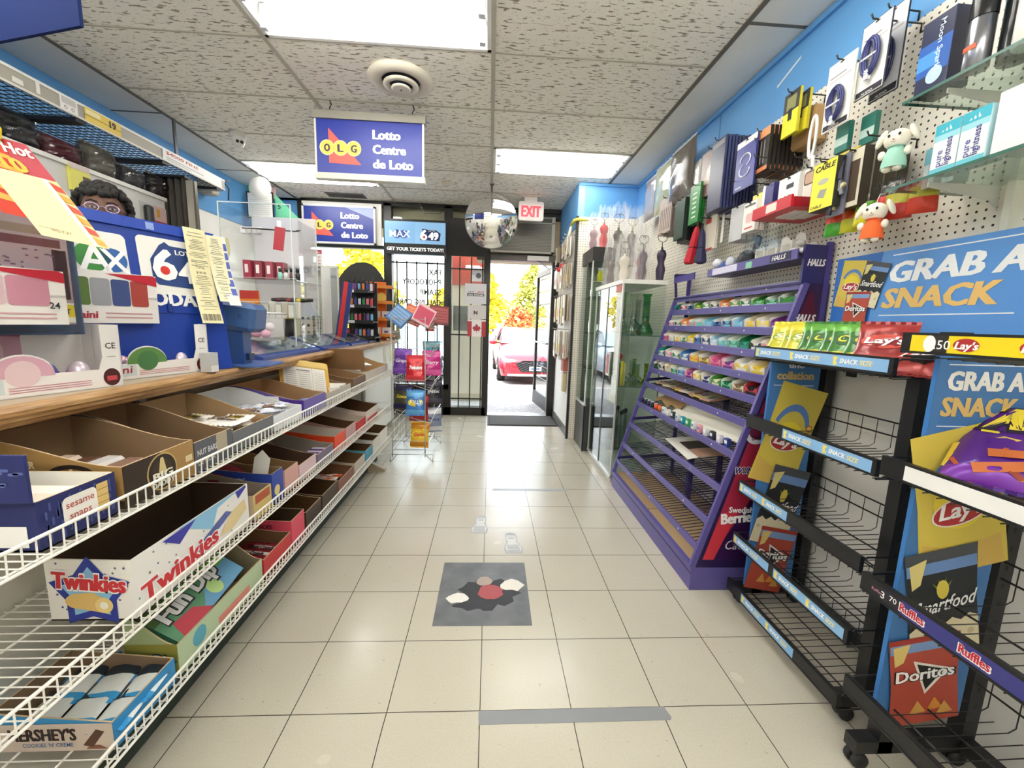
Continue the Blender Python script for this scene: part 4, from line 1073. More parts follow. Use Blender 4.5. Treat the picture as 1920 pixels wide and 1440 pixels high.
# ================================================================ wrapped dress forms
def form(x, y, z, h, body, label, wrap=True, seed=0, wire='2E2A26'):
    rn = random.Random(seed)
    t = T('dress_form', label, 'dress form', 'wrapped dress form stands')
    pr = [(.045, 0), (.047, .012), (.030, .03), (.036, .22), (.040, .34), (.028, .50), (.026, .56), (.038, .70), (.040, .78), (.030, .88), (.010, .93), (.008, 1.0)]
    X = Matrix.Translation((x, y, z)) @ Matrix.Rotation(math.radians(rn.uniform(0, 180)), 4, 'Z') @ Matrix.Diagonal((1.15, .8, 1, 1))
    k = h / .42
    P('torso', B().lathe([(r * k * 1.15, q * h * .66) for r, q in pr], M(body, .45), 18, X), t)
    b = B(); wm = M(wire, .35, .6); z1 = z + h * .64
    b.tube([(x, y, z1), (x, y, z1 + h * .12)], .003, wm, 6)
    for s in (-1, 1):
        pts = []
        for i in range(13):
            a = i / 12 * 4.4
            r = h * .09 * (1 - .035 * i)
            pts.append((x + s * (r * math.sin(a) + h * .02), y, z1 + h * .11 + h * .1 - r * math.cos(a)))
        b.tube(pts, .0022, wm, 5)
    P('wire_scroll', b, t)
    if wrap:
        ph = [rn.uniform(0, 6.3) for _ in range(4)]
        def f(u, v):
            a = u * 2 * math.pi
            r = h * (.175 + .03 * math.sin(5 * a + ph[0] + 4 * v) + .022 * math.sin(11 * a - 7 * v + ph[1]) + .015 * math.sin(19 * a + 13 * v + ph[2]))
            r *= (1 - .10 * v) if v < .75 else (1 - .10 * v) * (1 - .9 * (v - .75) * (1 + .5 * math.sin(3 * a + ph[3])))
            return (x + r * math.cos(a), y + r * math.sin(a), z + h * 1.08 * v + (h * .05 * math.sin(7 * a + ph[3]) if v > .9 else 0))
        P('plastic_wrap', B().grid(f, 36, 14, WRAP, None, False), t, 'crinkled clear plastic wrap')
    fin(t)
form(1.075, 4.06, 2.016, .36, 'D22C3A', 'red wrapped dress form standing on the black case top', seed=1)
form(1.02, 4.24, 2.016, .34, '8E6A76', 'dusky pink wrapped dress form behind the red one', seed=2)
form(1.235, 4.12, 1.901, .50, '4A443C', 'dark wrapped dress form between the red one and the wall corner', seed=3)
form(1.40, 4.20, 1.88, .52, '3E3A38', 'dark wrapped dress form in the wall corner under the blue bump', seed=4)
form(1.075, 3.74, 1.632, .36, '5A4E4A', 'dark wrapped dress form at the outer corner of the white case top', seed=5)
form(1.15, 3.60, 1.632, .40, 'D8CFBE', 'pale cream wrapped dress form in the middle of the white case top', seed=6)
form(1.215, 3.34, 1.632, .40, '5A4656', 'mauve wrapped dress form with loosest plastic on the white case top', seed=7)
form(1.26, 3.52, 1.632, .37, '9A3E48', 'wine red wrapped dress form behind the mauve one', seed=8)
form(1.325, 3.24, 1.632, .40, '3A3048', 'dark purple unwrapped dress form nearest the purple rack', wrap=False, seed=9)
one('hanging_price_card', B().box(.995, 1.0, 3.34, 3.42, .86, 1.06, M('F0EAE6', .6)).rect(-.07, .02, -.01, .18, M('C8585E'), FL(.9945, 3.34, .86)), 'white card with red print taped inside the reflecting case door', 'card')
# ================================================================ goods hanging beside the doorway
rr = random.Random(21)
cols = ['D8D0C0', 'B8AE9C', 'E4DED2', '6E5A44', 'C8B8A0', 'A89C88', 'B8A890', 'D4CCBE']
k = 0
for row, (zt, hh) in enumerate(((2.24, .24), (1.96, .30), (1.62, .36), (1.22, .38))):
    for i in range(5):
        y = 4.60 + i * .17 + rr.uniform(-.02, .02)
        t = T('hanging_packet', '%s packet hanging beside the doorway, %s row from top, %s from the corner post' % ({'6E5A44': 'brown', 'C8B8A0': 'tan', 'B8A890': 'tan'}.get(cols[k % 8], 'white'), ORD[row], ORD[i]), 'packet', 'packets on hooks beside the doorway')
        d = rr.uniform(.03, .075); w = rr.uniform(.07, .11)
        b = B()
        for s in range(3): b.bbox(.898 - d - .022 + .018 * s - .012, .898 - d + .018 * s - .022 + .002, y - w / 2, y + w / 2, zt - hh * rr.uniform(.8, 1), zt - .02, M(cols[(k + s) % 8], .4), .004)
        P('packets', b, t)
        P('print', B().rect(-w * .4, -hh * .7, w * .4, -hh * .45, M(rr.choice(['C84A4A', 'E8C83A', '5A5A5A', 'D8A8A0', '8A7A6A']), .5), FL(.898 - d - .0345, y, zt)), t)
        P('hook', B().tube([(.90, y, zt), (.90 - d - .05, y, zt), (.90 - d - .055, y, zt + .012)], .0028, M('C8C4BA', .3, .8), 6), t)
        fin(t); k += 1
for i, (y, zt) in enumerate(((4.75, 1.93), (4.98, 1.92))):
    one('red_capped_brush', B().sph((.80, y, zt), (.03, .04, .03), M('D83A44', .4), 10, 6).bar((.80, y, zt - .02), (.83, y, zt - .3), .02, .03, M('EDE8DE', .4)), 'white brush with a red head hanging beside the doorway, %s from the corner post' % ORD[i], 'brush', 'red headed brushes')
for i in range(3):
    one('hanging_packet', B().box(.845, .895, 4.62 + .06 * i, 4.66 + .06 * i, .74, .96, M(('A85A4A', '8E4A4E', 'C89A7A')[i], .45)), '%s slim packet low on the wall beside the doorway' % ('rust red', 'wine red', 'peach')[i], 'packet', 'low packets beside the doorway')
one('hanging_packet', B().box(.855, .895, 4.64, 4.74, .50, .72, M('BDB18A', .5)), 'olive packet hanging lowest on the wall beside the doorway', 'packet')
one('tied_ribbon', B().tube([(.84, 4.56, 2.33), (.87, 4.50, 2.37), (.885, 4.41, 2.36), (1.0, 4.41, 2.355)], [.012, .02, .018, .006], M('CFC64A', .6), 8).tube([(.85, 4.56, 2.33), (.83, 4.6, 2.22), (.84, 4.62, 2.1)], [.014, .02, .01], M('C8C8B4', .4), 8), 'yellow twisted ribbon tied over the top of the dark corner post', 'ribbon')

# ================================================================ goods on the pegboard
HK = M('3A3836', .35, .5)
def hook(y, z, L, label):
    one('peg_hook', B().tube([(XR - .016, y, z - .03), (XR - .016, y, z), (XR - L, y, z + .004), (XR - L - .008, y, z + .018)], .003, HK, 6), label, 'hook', 'pegboard hooks')
def cards(A, Bq, n, pitch, face, edge, name, label, group, draw=None, thick=.006, cat='packet', hk=True, body=None):
    """n packs one behind the other on a hook; A, Bq are opposite corners of the front pack"""
    y0, y1 = min(A[1], Bq[1]), max(A[1], Bq[1]); z0, z1 = min(A[2], Bq[2]), max(A[2], Bq[2]); x = A[0]
    ym = (y0 + y1) / 2
    if hk: hook(ym, z1 - .008, XR - x + .02, 'wire hook of the ' + label)
    r = None
    for i in range(n):
        xx = x + i * pitch
        if xx + thick > XR - .02: break
        if r is None:
            t = T(name, label + (', front one' if n > 1 else ''), cat, group)
            b = B().box(xx, xx + thick, y0, y1, z0, z1 - .0, M(edge, .4))
            P('pack', b, t)
            a = B(); X = FL(xx - .0006, y1, z0); W, H = y1 - y0, z1 - z0
            a.rect(W * .02, H * .01, W * .98, H * .99, M(face, .4), X)
            a.flat([(W * .42, H - .012), (W * .58, H - .012), (W * .58, H - .006), (W * .42, H - .006)], M('4A4640'), X, .0004)
            if draw: draw(a, X, W, H)
            P('print', a, t)
            if body: P('contents', body(xx, y0, y1, z0, z1), t)
            fin(t); r = t; base = r.location.copy()
        else:
            r2 = dup(r, base + Vector((i * pitch, 0, rnd.uniform(-.004, .004))), label + ', behind the front one', None, group)
def coil(col, fr=.35):
    def f(x, y0, y1, z0, z1):
        b = B(); c = ((y0 + y1) / 2, z0 + (z1 - z0) * fr); w = (y1 - y0) * .30; h = (z1 - z0) * .26
        for k in range(5):
            pts = [(x - .012 - .004 * (k % 2), c[0] + (w - .005 * k) * math.cos(a / 16 * 6.283), c[1] + (h - .004 * k) * math.sin(a / 16 * 6.283)) for a in range(16)]
            b.tube(pts, .0045, M(col, .4), 6, None, True)
        b.box(x - .02, x - .006, c[0] - .008, c[0] + .008, c[1] - h - .012, c[1] - h + .02, M('E8E8E8', .4)).box(x - .020, x - .006, c[0] - w * .9, c[0] + w * .9, c[1] - .004, c[1] + .002, M('F0F0F0', .4))
        return b
    return f
def d_cable(a, X, W, H):
    a.rect(W * .1, H * .72, W * .9, H * .74, M('B8B4AC'), X, .0004); a.rect(W * .1, H * .78, W * .7, H * .80, M('8A8680'), X, .0004)
    a.text('AUDIO', W * .45, H * .03, H * .03, M('EDEDED'), X, .0006, 1, 0, W * .4, 'c')
    a.rect(W * .05, H * .02, W * .95, H * .10, M('2A2A34'), X, .0003)
# audio cables
cards((1.330, 1.730, 2.318), (1.330, 1.603, 2.070), 1, .02, 'EFEDE8', 'DEDCD6', 'cable_pack', 'white card with a coiled navy cable beside the white looped cable', 'audio cable packs', d_cable, .004, 'cable pack', True, coil('2A2F66'))
cards((1.350, 1.612, 2.384), (1.350, 1.496, 2.135), 1, .02, 'E4E4E2', '3A3A4A', 'cable_pack', 'large clear pack with a coiled navy cable hanging near the ceiling', 'audio cable packs', d_cable, .004, 'cable pack', True, coil('2F3570', .5))
cards((1.420, 1.628, 2.434), (1.420, 1.513, 2.139), 1, .02, 'DADBE2', '22243A', 'cable_pack', 'tall pack with a dark navy corner behind the large cable pack', 'audio cable packs', d_cable, .004, 'cable pack', True, coil('22264E', .4))
one('white_cable', B().tube([(1.36, 1.815 + .018 * math.cos(a / 20 * 6.283), 2.10 + .085 * math.sin(a / 20 * 6.283)) for a in range(20)], .006, M('F0EEEA', .4), 8, None, True).tube([(1.36, 1.80, 2.02), (1.36, 1.79, 1.95)], .007, M('F0EEEA', .4), 8).tube([(1.36, 1.79, 1.95), (1.36, 1.785, 1.88)], .004, M('4A3A32', .5), 6),
    'white looped cable hanging beside the coiled navy cable', 'cable')
for i in range(2): one('charger_pack', B().box(1.37 + .03 * i, 1.39 + .03 * i, 1.64 - .08 * i, 1.70 - .08 * i, 1.985, 2.09, M('2E7A6E', .4)).rect(0, .02, .06, .05, M('BFD8D0'), FL(1.3694 + .03 * i, 1.70 - .08 * i, 1.99)), 'teal blister pack under the navy cables, %s from the white cable' % ORD[i], 'charger pack', 'teal blister packs')
# yellow and black adapters at the top edge
def d_yel(a, X, W, H):
    a.rect(0, H * .55, W, H, M('3A3A36'), X, .0004); a.rect(W * .2, H * .6, W * .8, H * .9, M('8A8A5A'), X, .0006); a.rect(W * .35, H * .35, W * .6, H * .62, M('222222'), X, .0008)
cards((1.360, 2.026, 2.362), (1.360, 1.927, 2.174), 1, .02, 'EDE03A', 'C8BC2A', 'adapter_pack', 'yellow and black adapter card at the top pegboard edge, outer one', 'yellow adapter cards', d_yel, .012, 'adapter pack')
cards((1.400, 2.005, 2.354), (1.400, 1.919, 2.184), 1, .02, 'E4D838', 'C8BC2A', 'adapter_pack', 'yellow and black adapter card at the top pegboard edge, inner one', 'yellow adapter cards', d_yel, .012, 'adapter pack')
one('cork_block', B().bbox(1.44, 1.515, 1.93, 2.08, 2.14, 2.30, M('B08D5E', .8), .01), 'tan cork board block hanging behind the yellow adapter cards', 'block')
# boxed tools, black with orange
def d_tool(a, X, W, H):
    a.rect(W * .1, H * .1, W * .9, H * .8, M('2A2420'), X, .0004)
    a.rect(0, 0, W, H * .1, M('E08A5A'), X, .0006); a.rect(0, H * .8, W, H, M('E8A070'), X, .0006)
    for i in range(4): a.rect(W * (.18 + .18 * i), H * .18, W * (.24 + .18 * i), H * .72, M('8A8580'), X, .0008)
cards((1.330, 2.197, 2.260), (1.330, 2.061, 2.059), 8, .022, '2A2624', '1E1A18', 'tool_card', 'black and orange screwdriver card', 'black and orange tool cards', d_tool, .016, 'tool card')
# blue card with white swirl
def d_sw(a, X, W, H):
    for s in (0, 1):
        pts = [(W * .5 + (W * .26) * math.cos(t * .4 + s * math.pi), H * (.58 if not s else .38) + H * .12 * math.sin(t * .4 + s * math.pi)) for t in range(-3, 9)]
        q = B(); q.tube([(p[0], p[1], .001) for p in pts], .0035, M('F2F2F6'), 5); a.add(q.v, q.f, M('F2F2F6'), X)
    a.rect(0, H * .88, W, H, M('F0F0F0'), X, .0004); a.rect(W * .1, H * .06, W * .4, H * .08, M('F2F2F6'), X, .0004)
cards((1.310, 2.297, 2.258), (1.310, 2.128, 2.007), 1, .02, '27308E', '20286E', 'earphone_card', 'royal blue card with a white curling wire before the navy pouches', None, d_sw, .008, 'earphone card')
# dark blue slim pouches
cards((1.300, 2.555, 2.361), (1.300, 2.406, 1.970), 11, .019, '2C3050', '3A3F66', 'travel_pouch', 'long navy zip pouch in the thick hanging bundle', 'navy zip pouches', lambda a, X, W, H: a.rect(W * .08, H * .9, W * .92, H * .97, M('8A8A92'), X, .0004), .012, 'pouch')
def d_lash(a, X, W, H):
    a.flat([(W * .15, H * .3), (W * .5, H * .75), (W * .85, H * .7), (W * .5, H * .25)], M('D8C8B8'), X, .0004); a.disc(W * .5, H * .5, W * .2, M('F0E8E0'), X, .0006, H * .16)
cards((1.330, 2.724, 2.367), (1.330, 2.499, 2.096), 2, .03, '6A4A44', '4A3A36', 'beauty_card', 'brown beauty card with a pale oval beside the navy pouches', 'brown beauty cards', d_lash, .008, 'beauty card')
# wigs / hair nets in clear bags
def bag(A, Bq, col, label, group, d=.05, seed=3):
    y0, y1 = min(A[1], Bq[1]), max(A[1], Bq[1]); z0, z1 = min(A[2], Bq[2]), max(A[2], Bq[2])
    t = T('hanging_bag', label, 'bag', group)
    X = Matrix.Translation((A[0], (y0 + y1) / 2, z0)) @ Matrix.Rotation(math.radians(-90), 4, 'Z')
    b = B(); pouch(b, X, y1 - y0, z1 - z0, d, M(col, .25), 'E4E4E0', seed); P('contents', b, t)
    b = B(); pouch(b, X, (y1 - y0) * 1.06, (z1 - z0) * 1.03, d * 1.25, PLASTIC, PLASTIC, seed + 50); P('plastic_film', b, t)
    fin(t)
bag((1.360, 3.263, 2.571), (1.360, 2.894, 2.179), '6E665E', 'grey brown shower cap in a clear bag against the blue band', 'bagged goods on the upper wall', .07, 4)
bag((1.400, 3.667, 2.597), (1.400, 3.280, 2.219), 'C9D0AE', 'pale green folded cloth in a clear bag above the comb cards', 'bagged goods on the upper wall', .05, 5)
bag((1.420, 3.960, 2.591), (1.420, 3.596, 2.240), 'B8B4BC', 'grey lilac bag hanging closest to the wall corner', 'bagged goods on the upper wall', .05, 6)
bag((1.380, 2.982, 2.386), (1.380, 2.831, 2.141), 'EDEBE6', 'narrow white card bag beside the grey brown shower cap', 'bagged goods on the upper wall', .02, 7)
cards((1.340, 3.391, 2.274), (1.340, 3.159, 2.003), 7, .022, 'C8B8AE', '8A7A72', 'comb_card', 'brown striped comb card above the dark purple dress form', 'comb cards', lambda a, X, W, H: [a.rect(W * (.15 + .14 * i), H * .1, W * (.2 + .14 * i), H * .7, M('6E5A50'), X, .0004) for i in range(6)], .010, 'comb card')
cards((1.320, 3.041, 2.169), (1.320, 2.896, 1.900), 1, .02, '2F4A3A', '22382C', 'glove_pair', 'dark green knitted glove pair at the front of the black gloves', None, None, .02, 'gloves')
cards((1.340, 3.019, 2.182), (1.340, 2.870, 1.878), 4, .026, '17181A', '101112', 'glove_pair', 'black knitted glove pair behind the dark green pair', 'black glove pairs', None, .02, 'gloves')
cards((1.310, 2.805, 2.198), (1.310, 2.673, 1.954), 2, .024, '2F8A3E', '1F6A2E', 'sock_card', 'bright green card with white writing beside the black gloves', 'green cards', lambda a, X, W, H: [a.rect(W * .3, H * (.15 + .12 * i), W * .7, H * (.19 + .12 * i), M('DCEEDC'), X, .0004) for i in range(6)], .014, 'card')
# folded umbrellas
def umbrella(A, Bq, col, label):
    A = Vector(A); Bq = Vector(Bq); t = T('umbrella', label, 'umbrella', 'folded umbrellas'); b = B(); d = Bq - A
    n = 10; vs = []; fs = []
    for j, (f, r) in enumerate(((0, .008), (.15, .016), (.6, .022), (.95, .030), (1, .022))):
        for k in range(n):
            a = 2 * math.pi * k / n; rr_ = r * (1 + .25 * (k % 2)); vs.append(A + d * f + Vector((rr_ * math.cos(a), rr_ * math.sin(a), 0)))
    for j in range(4):
        for k in range(n): fs.append((j * n + k, j * n + (k + 1) % n, (j + 1) * n + (k + 1) % n, (j + 1) * n + k))
    b.add(vs, fs, M(col, .55)); P('canopy', b, t)
    P('handle', B().tube([A, A - d * .12 + Vector((0, 0, .01))], .006, M('3A3430', .4), 8), t); P('strap', B().tube([A + d * .55 + Vector((.026 * math.cos(k), .026 * math.sin(k), 0)) for k in range(7)], .003, M('222222', .5), 5), t); fin(t)
umbrella((1.320, 2.693, 1.926), (1.320, 2.764, 1.702), 'C8283A', 'folded red umbrella hanging beneath the green cards')
umbrella((1.360, 2.744, 1.929), (1.360, 2.751, 1.712), '2A5A3E', 'folded dark green umbrella beside the red one')
umbrella((1.360, 2.699, 1.913), (1.360, 2.684, 1.696), '2A2A52', 'folded navy umbrella beside the green one')
cards((1.380, 2.730, 1.980), (1.380, 2.562, 1.773), 1, .02, 'E4DCCC', 'C8C0B0', 'toothbrush_pack', 'cream and red pack to the side of the navy umbrella', None, lambda a, X, W, H: (a.rect(W * .2, H * .8, W * .6, H * .95, M('B84A44'), X, .0004), a.rect(W * .3, 0, W * .8, H * .06, M('B84A44'), X, .0004)), .012, 'pack')
one('ruler', B().box(1.40, 1.403, 2.52, 2.545, 1.80, 2.0, M('F0EDE6', .4)), 'thin white strip hanging beside the cream and red pack', 'strip')
# rolls, charger boxes
cards((1.360, 2.382, 1.955), (1.360, 2.261, 1.768), 3, .035, 'C8C9CB', 'A8A9AC', 'foil_roll', 'silver grey boxed roll under the navy pouches', 'silver rolls', None, .03, 'roll')
def d_chg(a, X, W, H):
    a.rect(W * .1, H * .85, W * .9, H * .92, M('6A6A6A'), X, .0004); a.flat(rrect(W * .25, H * .3, W * .75, H * .62, W * .1), M('E4B8B4'), X, .0004); a.rect(W * .2, H * .1, W * .8, H * .16, M('D86A6A'), X, .0004)
cards((1.310, 2.178, 1.921), (1.310, 2.072, 1.775), 2, .03, 'F0EDE8', 'E4E0DA', 'charger_box', 'white boxed car charger with a red base line', 'white charger boxes', d_chg, .02, 'charger box')
cards((1.330, 2.144, 1.954), (1.330, 2.062, 1.825), 2, .03, 'EDE07A', 'D8CC6A', 'battery_card', 'pale yellow battery card between white and purple boxes', 'yellow battery cards', lambda a, X, W, H: a.rect(W * .3, H * .2, W * .7, H * .5, M('3A3A34'), X, .0004), .012, 'battery card')
cards((1.330, 2.066, 1.976), (1.330, 1.987, 1.841), 4, .036, '3E3A80', '34306E', 'purple_charger_box', 'purple charger box with white end on the middle hook', 'purple charger boxes', lambda a, X, W, H: (a.rect(0, 0, W * .25, H, M('EDEDF2'), X, .0004), a.text('usb', W * .5, H * .12, H * .1, M('D8D8E8'), X, .0006)), .024, 'charger box')
def d_wbox(a, X, W, H):
    for i in range(3): a.rect(W * (.12 + .28 * i), H * .12, W * (.30 + .28 * i), H * .22, M('8A9298'), X, .0004)
    a.rect(W * .4, H * .68, W * .75, H * .8, M('34343E'), X, .0004); a.disc(W * .5, H * .42, W * .09, M('7AC87A'), X, .0004)
    for i in range(3): a.rect(W * (.14 + .2 * i), H * .4, W * (.2 + .2 * i), H * .52, M('44444E'), X, .0004)
cards((1.320, 1.936, 1.959), (1.320, 1.807, 1.794), 3, .05, 'F2F1EE', 'DEDDD9', 'charger_box', 'white boxed wall charger above the red tray', 'large white charger boxes', d_wbox, .042, 'charger box')
one('clear_hook_pack', B().sph((1.40, 1.93, 1.97), (.02, .02, .05), glass('blister', 'EEF2F0', 1.2, .05), 10, 8).box(1.39, 1.41, 1.90, 1.96, 1.84, 1.94, glass('blister', 'EEF2F0', 1.2, .05)), 'clear blister pack above the white charger boxes', 'blister pack')
t = T('red_tray', 'red plastic tray with a pale label sticking out under the white charger boxes', 'tray')
A = (1.260, 1.828, 1.815); 
P('tray', B().box(1.27, 1.51, 1.76, 2.02, 1.80, 1.806, M('C8202E', .35)).box(1.26, 1.27, 1.76, 2.02, 1.80, 1.85, M('C8202E', .35)).box(1.27, 1.51, 1.755, 1.762, 1.80, 1.84, M('B01C2A', .35)).box(1.27, 1.51, 2.018, 2.025, 1.80, 1.84, M('B01C2A', .35)), t)
P('label', B().rect(.10, .008, .17, .044, M('E8DCD0'), FL(1.2594, 2.02, 1.80)), t); fin(t)
# yellow cable box
def d_cab(a, X, W, H):
    a.text('CABLE', W * .5, H * .82, H * .11, M('22241E'), X, .0006, 1.6, .2, W * .8, 'c'); a.disc(W * .5, H * .58, W * .22, M('B8B8A8'), X, .0005, H * .06); a.flat([(W * .3, H * .28), (W * .6, H * .22), (W * .7, H * .40), (W * .4, H * .42)], M('9A9A92'), X, .0005); a.text('CABLE', W * .3, H * .05, H * .06, M('22241E'), X, .0006, 1, .2, W * .5, 'c')
cards((1.270, 1.665, 1.925), (1.270, 1.549, 1.747), 1, .05, 'F0E640', '2A2A26', 'cable_box', 'yellow and black cable box hanging beyond the red tray', None, d_cab, .05, 'cable box')
cards((1.340, 1.813, 1.964), (1.340, 1.724, 1.825), 1, .05, 'E6E2DA', 'CFCBC4', 'photo_card', 'pale card with a brown oval picture behind the yellow cable box', None, lambda a, X, W, H: (a.flat(rrect(W * .1, H * .5, W * .9, H * .9, W * .15), M('5A4A40'), X, .0004), a.flat(rrect(W * .16, H * .54, W * .84, H * .86, W * .12), M('C8A890'), X, .0006)), .01, 'card')
# key rings and brown boxes
for i, (p, q, c, nm) in enumerate((((1.300, 1.611, 1.931), (1.300, 1.530, 1.715), '6E6E7E', 'grey'), ((1.340, 1.632, 1.960), (1.340, 1.545, 1.736), 'D8C84A', 'yellow'))):
    t = T('key_ring_card', '%s card of dangling key rings beside the yellow cable box' % nm, 'key rings', 'key ring cards')
    y0, y1, z0, z1 = min(p[1], q[1]), max(p[1], q[1]), min(p[2], q[2]), max(p[2], q[2])
    P('card', B().box(p[0], p[0] + .006, y0, y1, z0, z1, M(c, .4)), t)
    b = B(); r_ = random.Random(i)
    for k in range(14): b.bar((p[0] - .008, r_.uniform(y0, y1), z0 + (z1 - z0) * r_.random()), (p[0] - .018, r_.uniform(y0, y1), z0 + (z1 - z0) * r_.random()), .012, .012, M(('3A3A42', '8A8A96', 'E8E0A8', '4A4A5A')[k % 4], .3, .4))
    P('key_rings', b, t); fin(t)
cards((1.310, 1.566, 1.937), (1.310, 1.483, 1.733), 4, .045, 'D8D2BC', '3A2E22', 'wallet_box', 'dark brown wallet pack with a pale card end', 'brown wallet packs', lambda a, X, W, H: a.rect(W * .15, H * .1, W * .85, H * .8, M('4A3A2A'), X, .0004), .036, 'wallet pack')
hook(1.50, 1.97, .2, 'empty wire hook beside the brown wallet packs')
for i, (p, L) in enumerate((((1.500, 2.141, 2.211), .22), ((1.500, 2.020, 2.031), .2), ((1.500, 1.865, 2.034), .2), ((1.500, 2.295, 2.069), .24), ((1.500, 2.569, 2.103), .2), ((1.500, 2.657, 1.968), .2), ((1.500, 2.069, 2.109), .26), ((1.500, 3.132, 2.419), .2))):
    hook(p[1], p[2], L, 'bare wire hook on the pegboard, ' + ('under the tool cards', 'above the charger boxes', 'beside the cable box', 'over the purple boxes', 'under the navy pouches', 'over the umbrellas', 'below the cork block', 'on the blue band by the shower cap')[i])
one('wall_sticker', B().prism([(0, 0), (.16, .055), (.165, .067), (.0, .012)], 0, .0008, M('EDEDE8', .5), FL(XR - .0125, 2.34, 2.57)), 'short white tape strip stuck on the blue wall band', 'tape')
one('white_stand', B().box(1.30, 1.515, 2.12, 2.125, 1.66, 1.70, CLEAR).box(1.30, 1.31, 1.86, 2.12, 1.655, 1.75, CLEAR), 'clear acrylic tray edge above the white gift boxes', 'tray')
# candy bags hanging under the glass shelf
rr = random.Random(4)
for i, (y, z, c1, c2, nm) in enumerate(((1.63, 1.655, '4FA83A', 'E2452E', 'green and red'), (1.575, 1.66, 'D8D63A', 'E2602E', 'yellow and red'), (1.49, 1.665, 'E8E03A', '6AB03A', 'yellow and green'), (1.435, 1.67, 'EE5A2A', 'D8392E', 'orange'), (1.375, 1.66, 'C8382E', 'B8B23A', 'dark red'), (1.315, 1.665, 'D2402E', 'C8C04A', 'brick red'))):
    t = T('candy_bag', '%s gummy candy bag in the row under the glass shelf' % nm, 'candy bag', 'gummy candy bags under the glass shelf')
    X = Matrix.Translation((1.36 + .02 * (i % 2), y, z)) @ Matrix.Rotation(math.radians(-70 + 12 * (i % 3)), 4, 'Z')
    b = B(); m1, m2 = M(c1, .3), M(c2, .3); pouch(b, X, .075, .13, .035, lambda u, v: m1 if v < .35 else (m2 if v < .62 else PLASTIC), PLASTIC, 60 + i); P('pouch', b, t); fin(t)
# glass shelves with boxed perfume
def gshelf(z, y0, y1, x0, label):
    t = T('glass_shelf', label, 'shelf', 'glass shelves on the pegboard')
    P('pane', B().box(x0, XR - .016, y0, y1, z - .008, z, glass('shelf', 'E9F2EE', 1.1, .01)).box(x0 - .001, x0, y0, y1, z - .008, z, GED).box(x0, XR - .016, y1, y1 + .001, z - .008, z, GED), t)
    for y in (y1 - .10, y1 - .62):
        P('bracket', B().prism([(x0 + .03, z - .009), (XR - .02, z - .009), (XR - .02, z - .08), (XR - .05, z - .05), (x0 + .03, z - .022)], 0, .004, M('D8D6CF', .35), frame((0, y, 0), (1, 0, 0), (0, 0, 1))), t)
    fin(t)
gshelf(1.980, .55, 1.305, 1.25, 'green edged glass shelf holding the dark perfume and spray cans')
gshelf(1.731, .55, 1.315, 1.25, 'lower glass shelf holding turquoise perfume boxes')
P_ = B().box(XR - .035, XR - .012, 1.165, 1.185, 1.575, 2.4, M('E4E0D4', .4)); one('shelf_standard', P_, 'cream slotted upright carrying the glass shelf brackets', 'upright')
def pbox(x0, x1, y0, y1, z, h, m, label, draw, name='perfume_box', cat='box', grp='perfume boxes'):
    t = T(name, label, cat, grp); P('box', B().bbox(x0, x1, y0, y1, z, z + h, m, .0015), t)
    a = B(); draw(a, FL(x0 - .0006, y1, z), y1 - y0, h, FN(x0, y0 - .0006, z), x1 - x0); P('print', a, t); fin(t)
def d_moon(a, X, W, H, N, D):
    nt = M('4F9BE4', .25)
    a.rect(0, H * .25, W, H * .68, M('2E62B8', .25), X); a.rect(0, H * .35, W * .7, H * .55, nt, X, .0003); a.disc(W * .6, H * .22, W * .25, M('BFD8F0', .25), X, .0004)
    a.text('Moon Sparkle', W * .58, H * .92, .016, M('CFE0F4'), X, .0008, .8, 0, H * .72, 'l', -90)
pbox(1.27, 1.34, 1.205, 1.295, 1.981, .205, M('17234A', .3), 'dark blue starry perfume box at the end of the upper glass shelf', d_moon)
t = T('spray_can', 'black capped silver spray can beside the blue perfume box', 'spray can', 'bottles on the upper glass shelf')
X = Matrix.Translation((1.285, 1.145, 1.981))
P('can', B().lathe([(.024, 0), (.027, .004), (.027, .125), (.022, .13)], M('8E9096', .25, .8), 20, X), t); P('cap', B().lathe([(.0275, .127), (.0275, .19), (.02, .2), (.0, .2)], M('1E1E20', .25), 20, X, caps=False), t)
P('price_sticker', B().grid(lambda u, v: (1.285 - .0278 * math.cos((u - .5) * .9), 1.145 + .0278 * math.sin((u - .5) * 1.2), 2.03 + .012 * v), 6, 1, M('E8603A', .5)), t); fin(t)
t = T('spray_can', 'tall dark tinted bottle between the silver can and the white bottle', 'bottle', 'bottles on the upper glass shelf')
X = Matrix.Translation((1.335, 1.10, 1.981)); P('bottle', B().lathe([(.030, 0), (.032, .01), (.032, .17), (.022, .2), (.0, .2)], M('2A2E30', .15), 20, X), t); P('cap', B().lathe([(.022, .198), (.022, .225), (0, .23)], M('3A3A3A', .3), 16, X), t); fin(t)
t = T('lotion_bottle', 'white round bottle next to the white box on the upper glass shelf', 'bottle', 'bottles on the upper glass shelf')
X = Matrix.Translation((1.30, 1.045, 1.981)); P('bottle', B().lathe([(.026, 0), (.029, .004), (.029, .15), (.018, .165), (.016, .17)], M('EFEDE8', .3), 20, X), t); P('cap', B().lathe([(.017, .17), (.017, .20), (.0, .202)], M('E2E0DA', .3), 16, X), t); P('lettering', B().text('NAUTICA', 0, 0, .010, M('5A5A60'), frame((1.2705, 1.06, 2.09), (0, -1, 0), (0, 0, 1)), .0, .6, 0, .03), t); fin(t)
pbox(1.27, 1.34, .90, 1.005, 1.981, .17, M('EFEEEB', .4), 'white box with a thin dark sail mark on the upper glass shelf', lambda a, X, W, H, N, D: a.flat([(W * .3, H * .3), (W * .62, H * .8), (W * .42, H * .4)], M('3A3A44'), X, .0004))
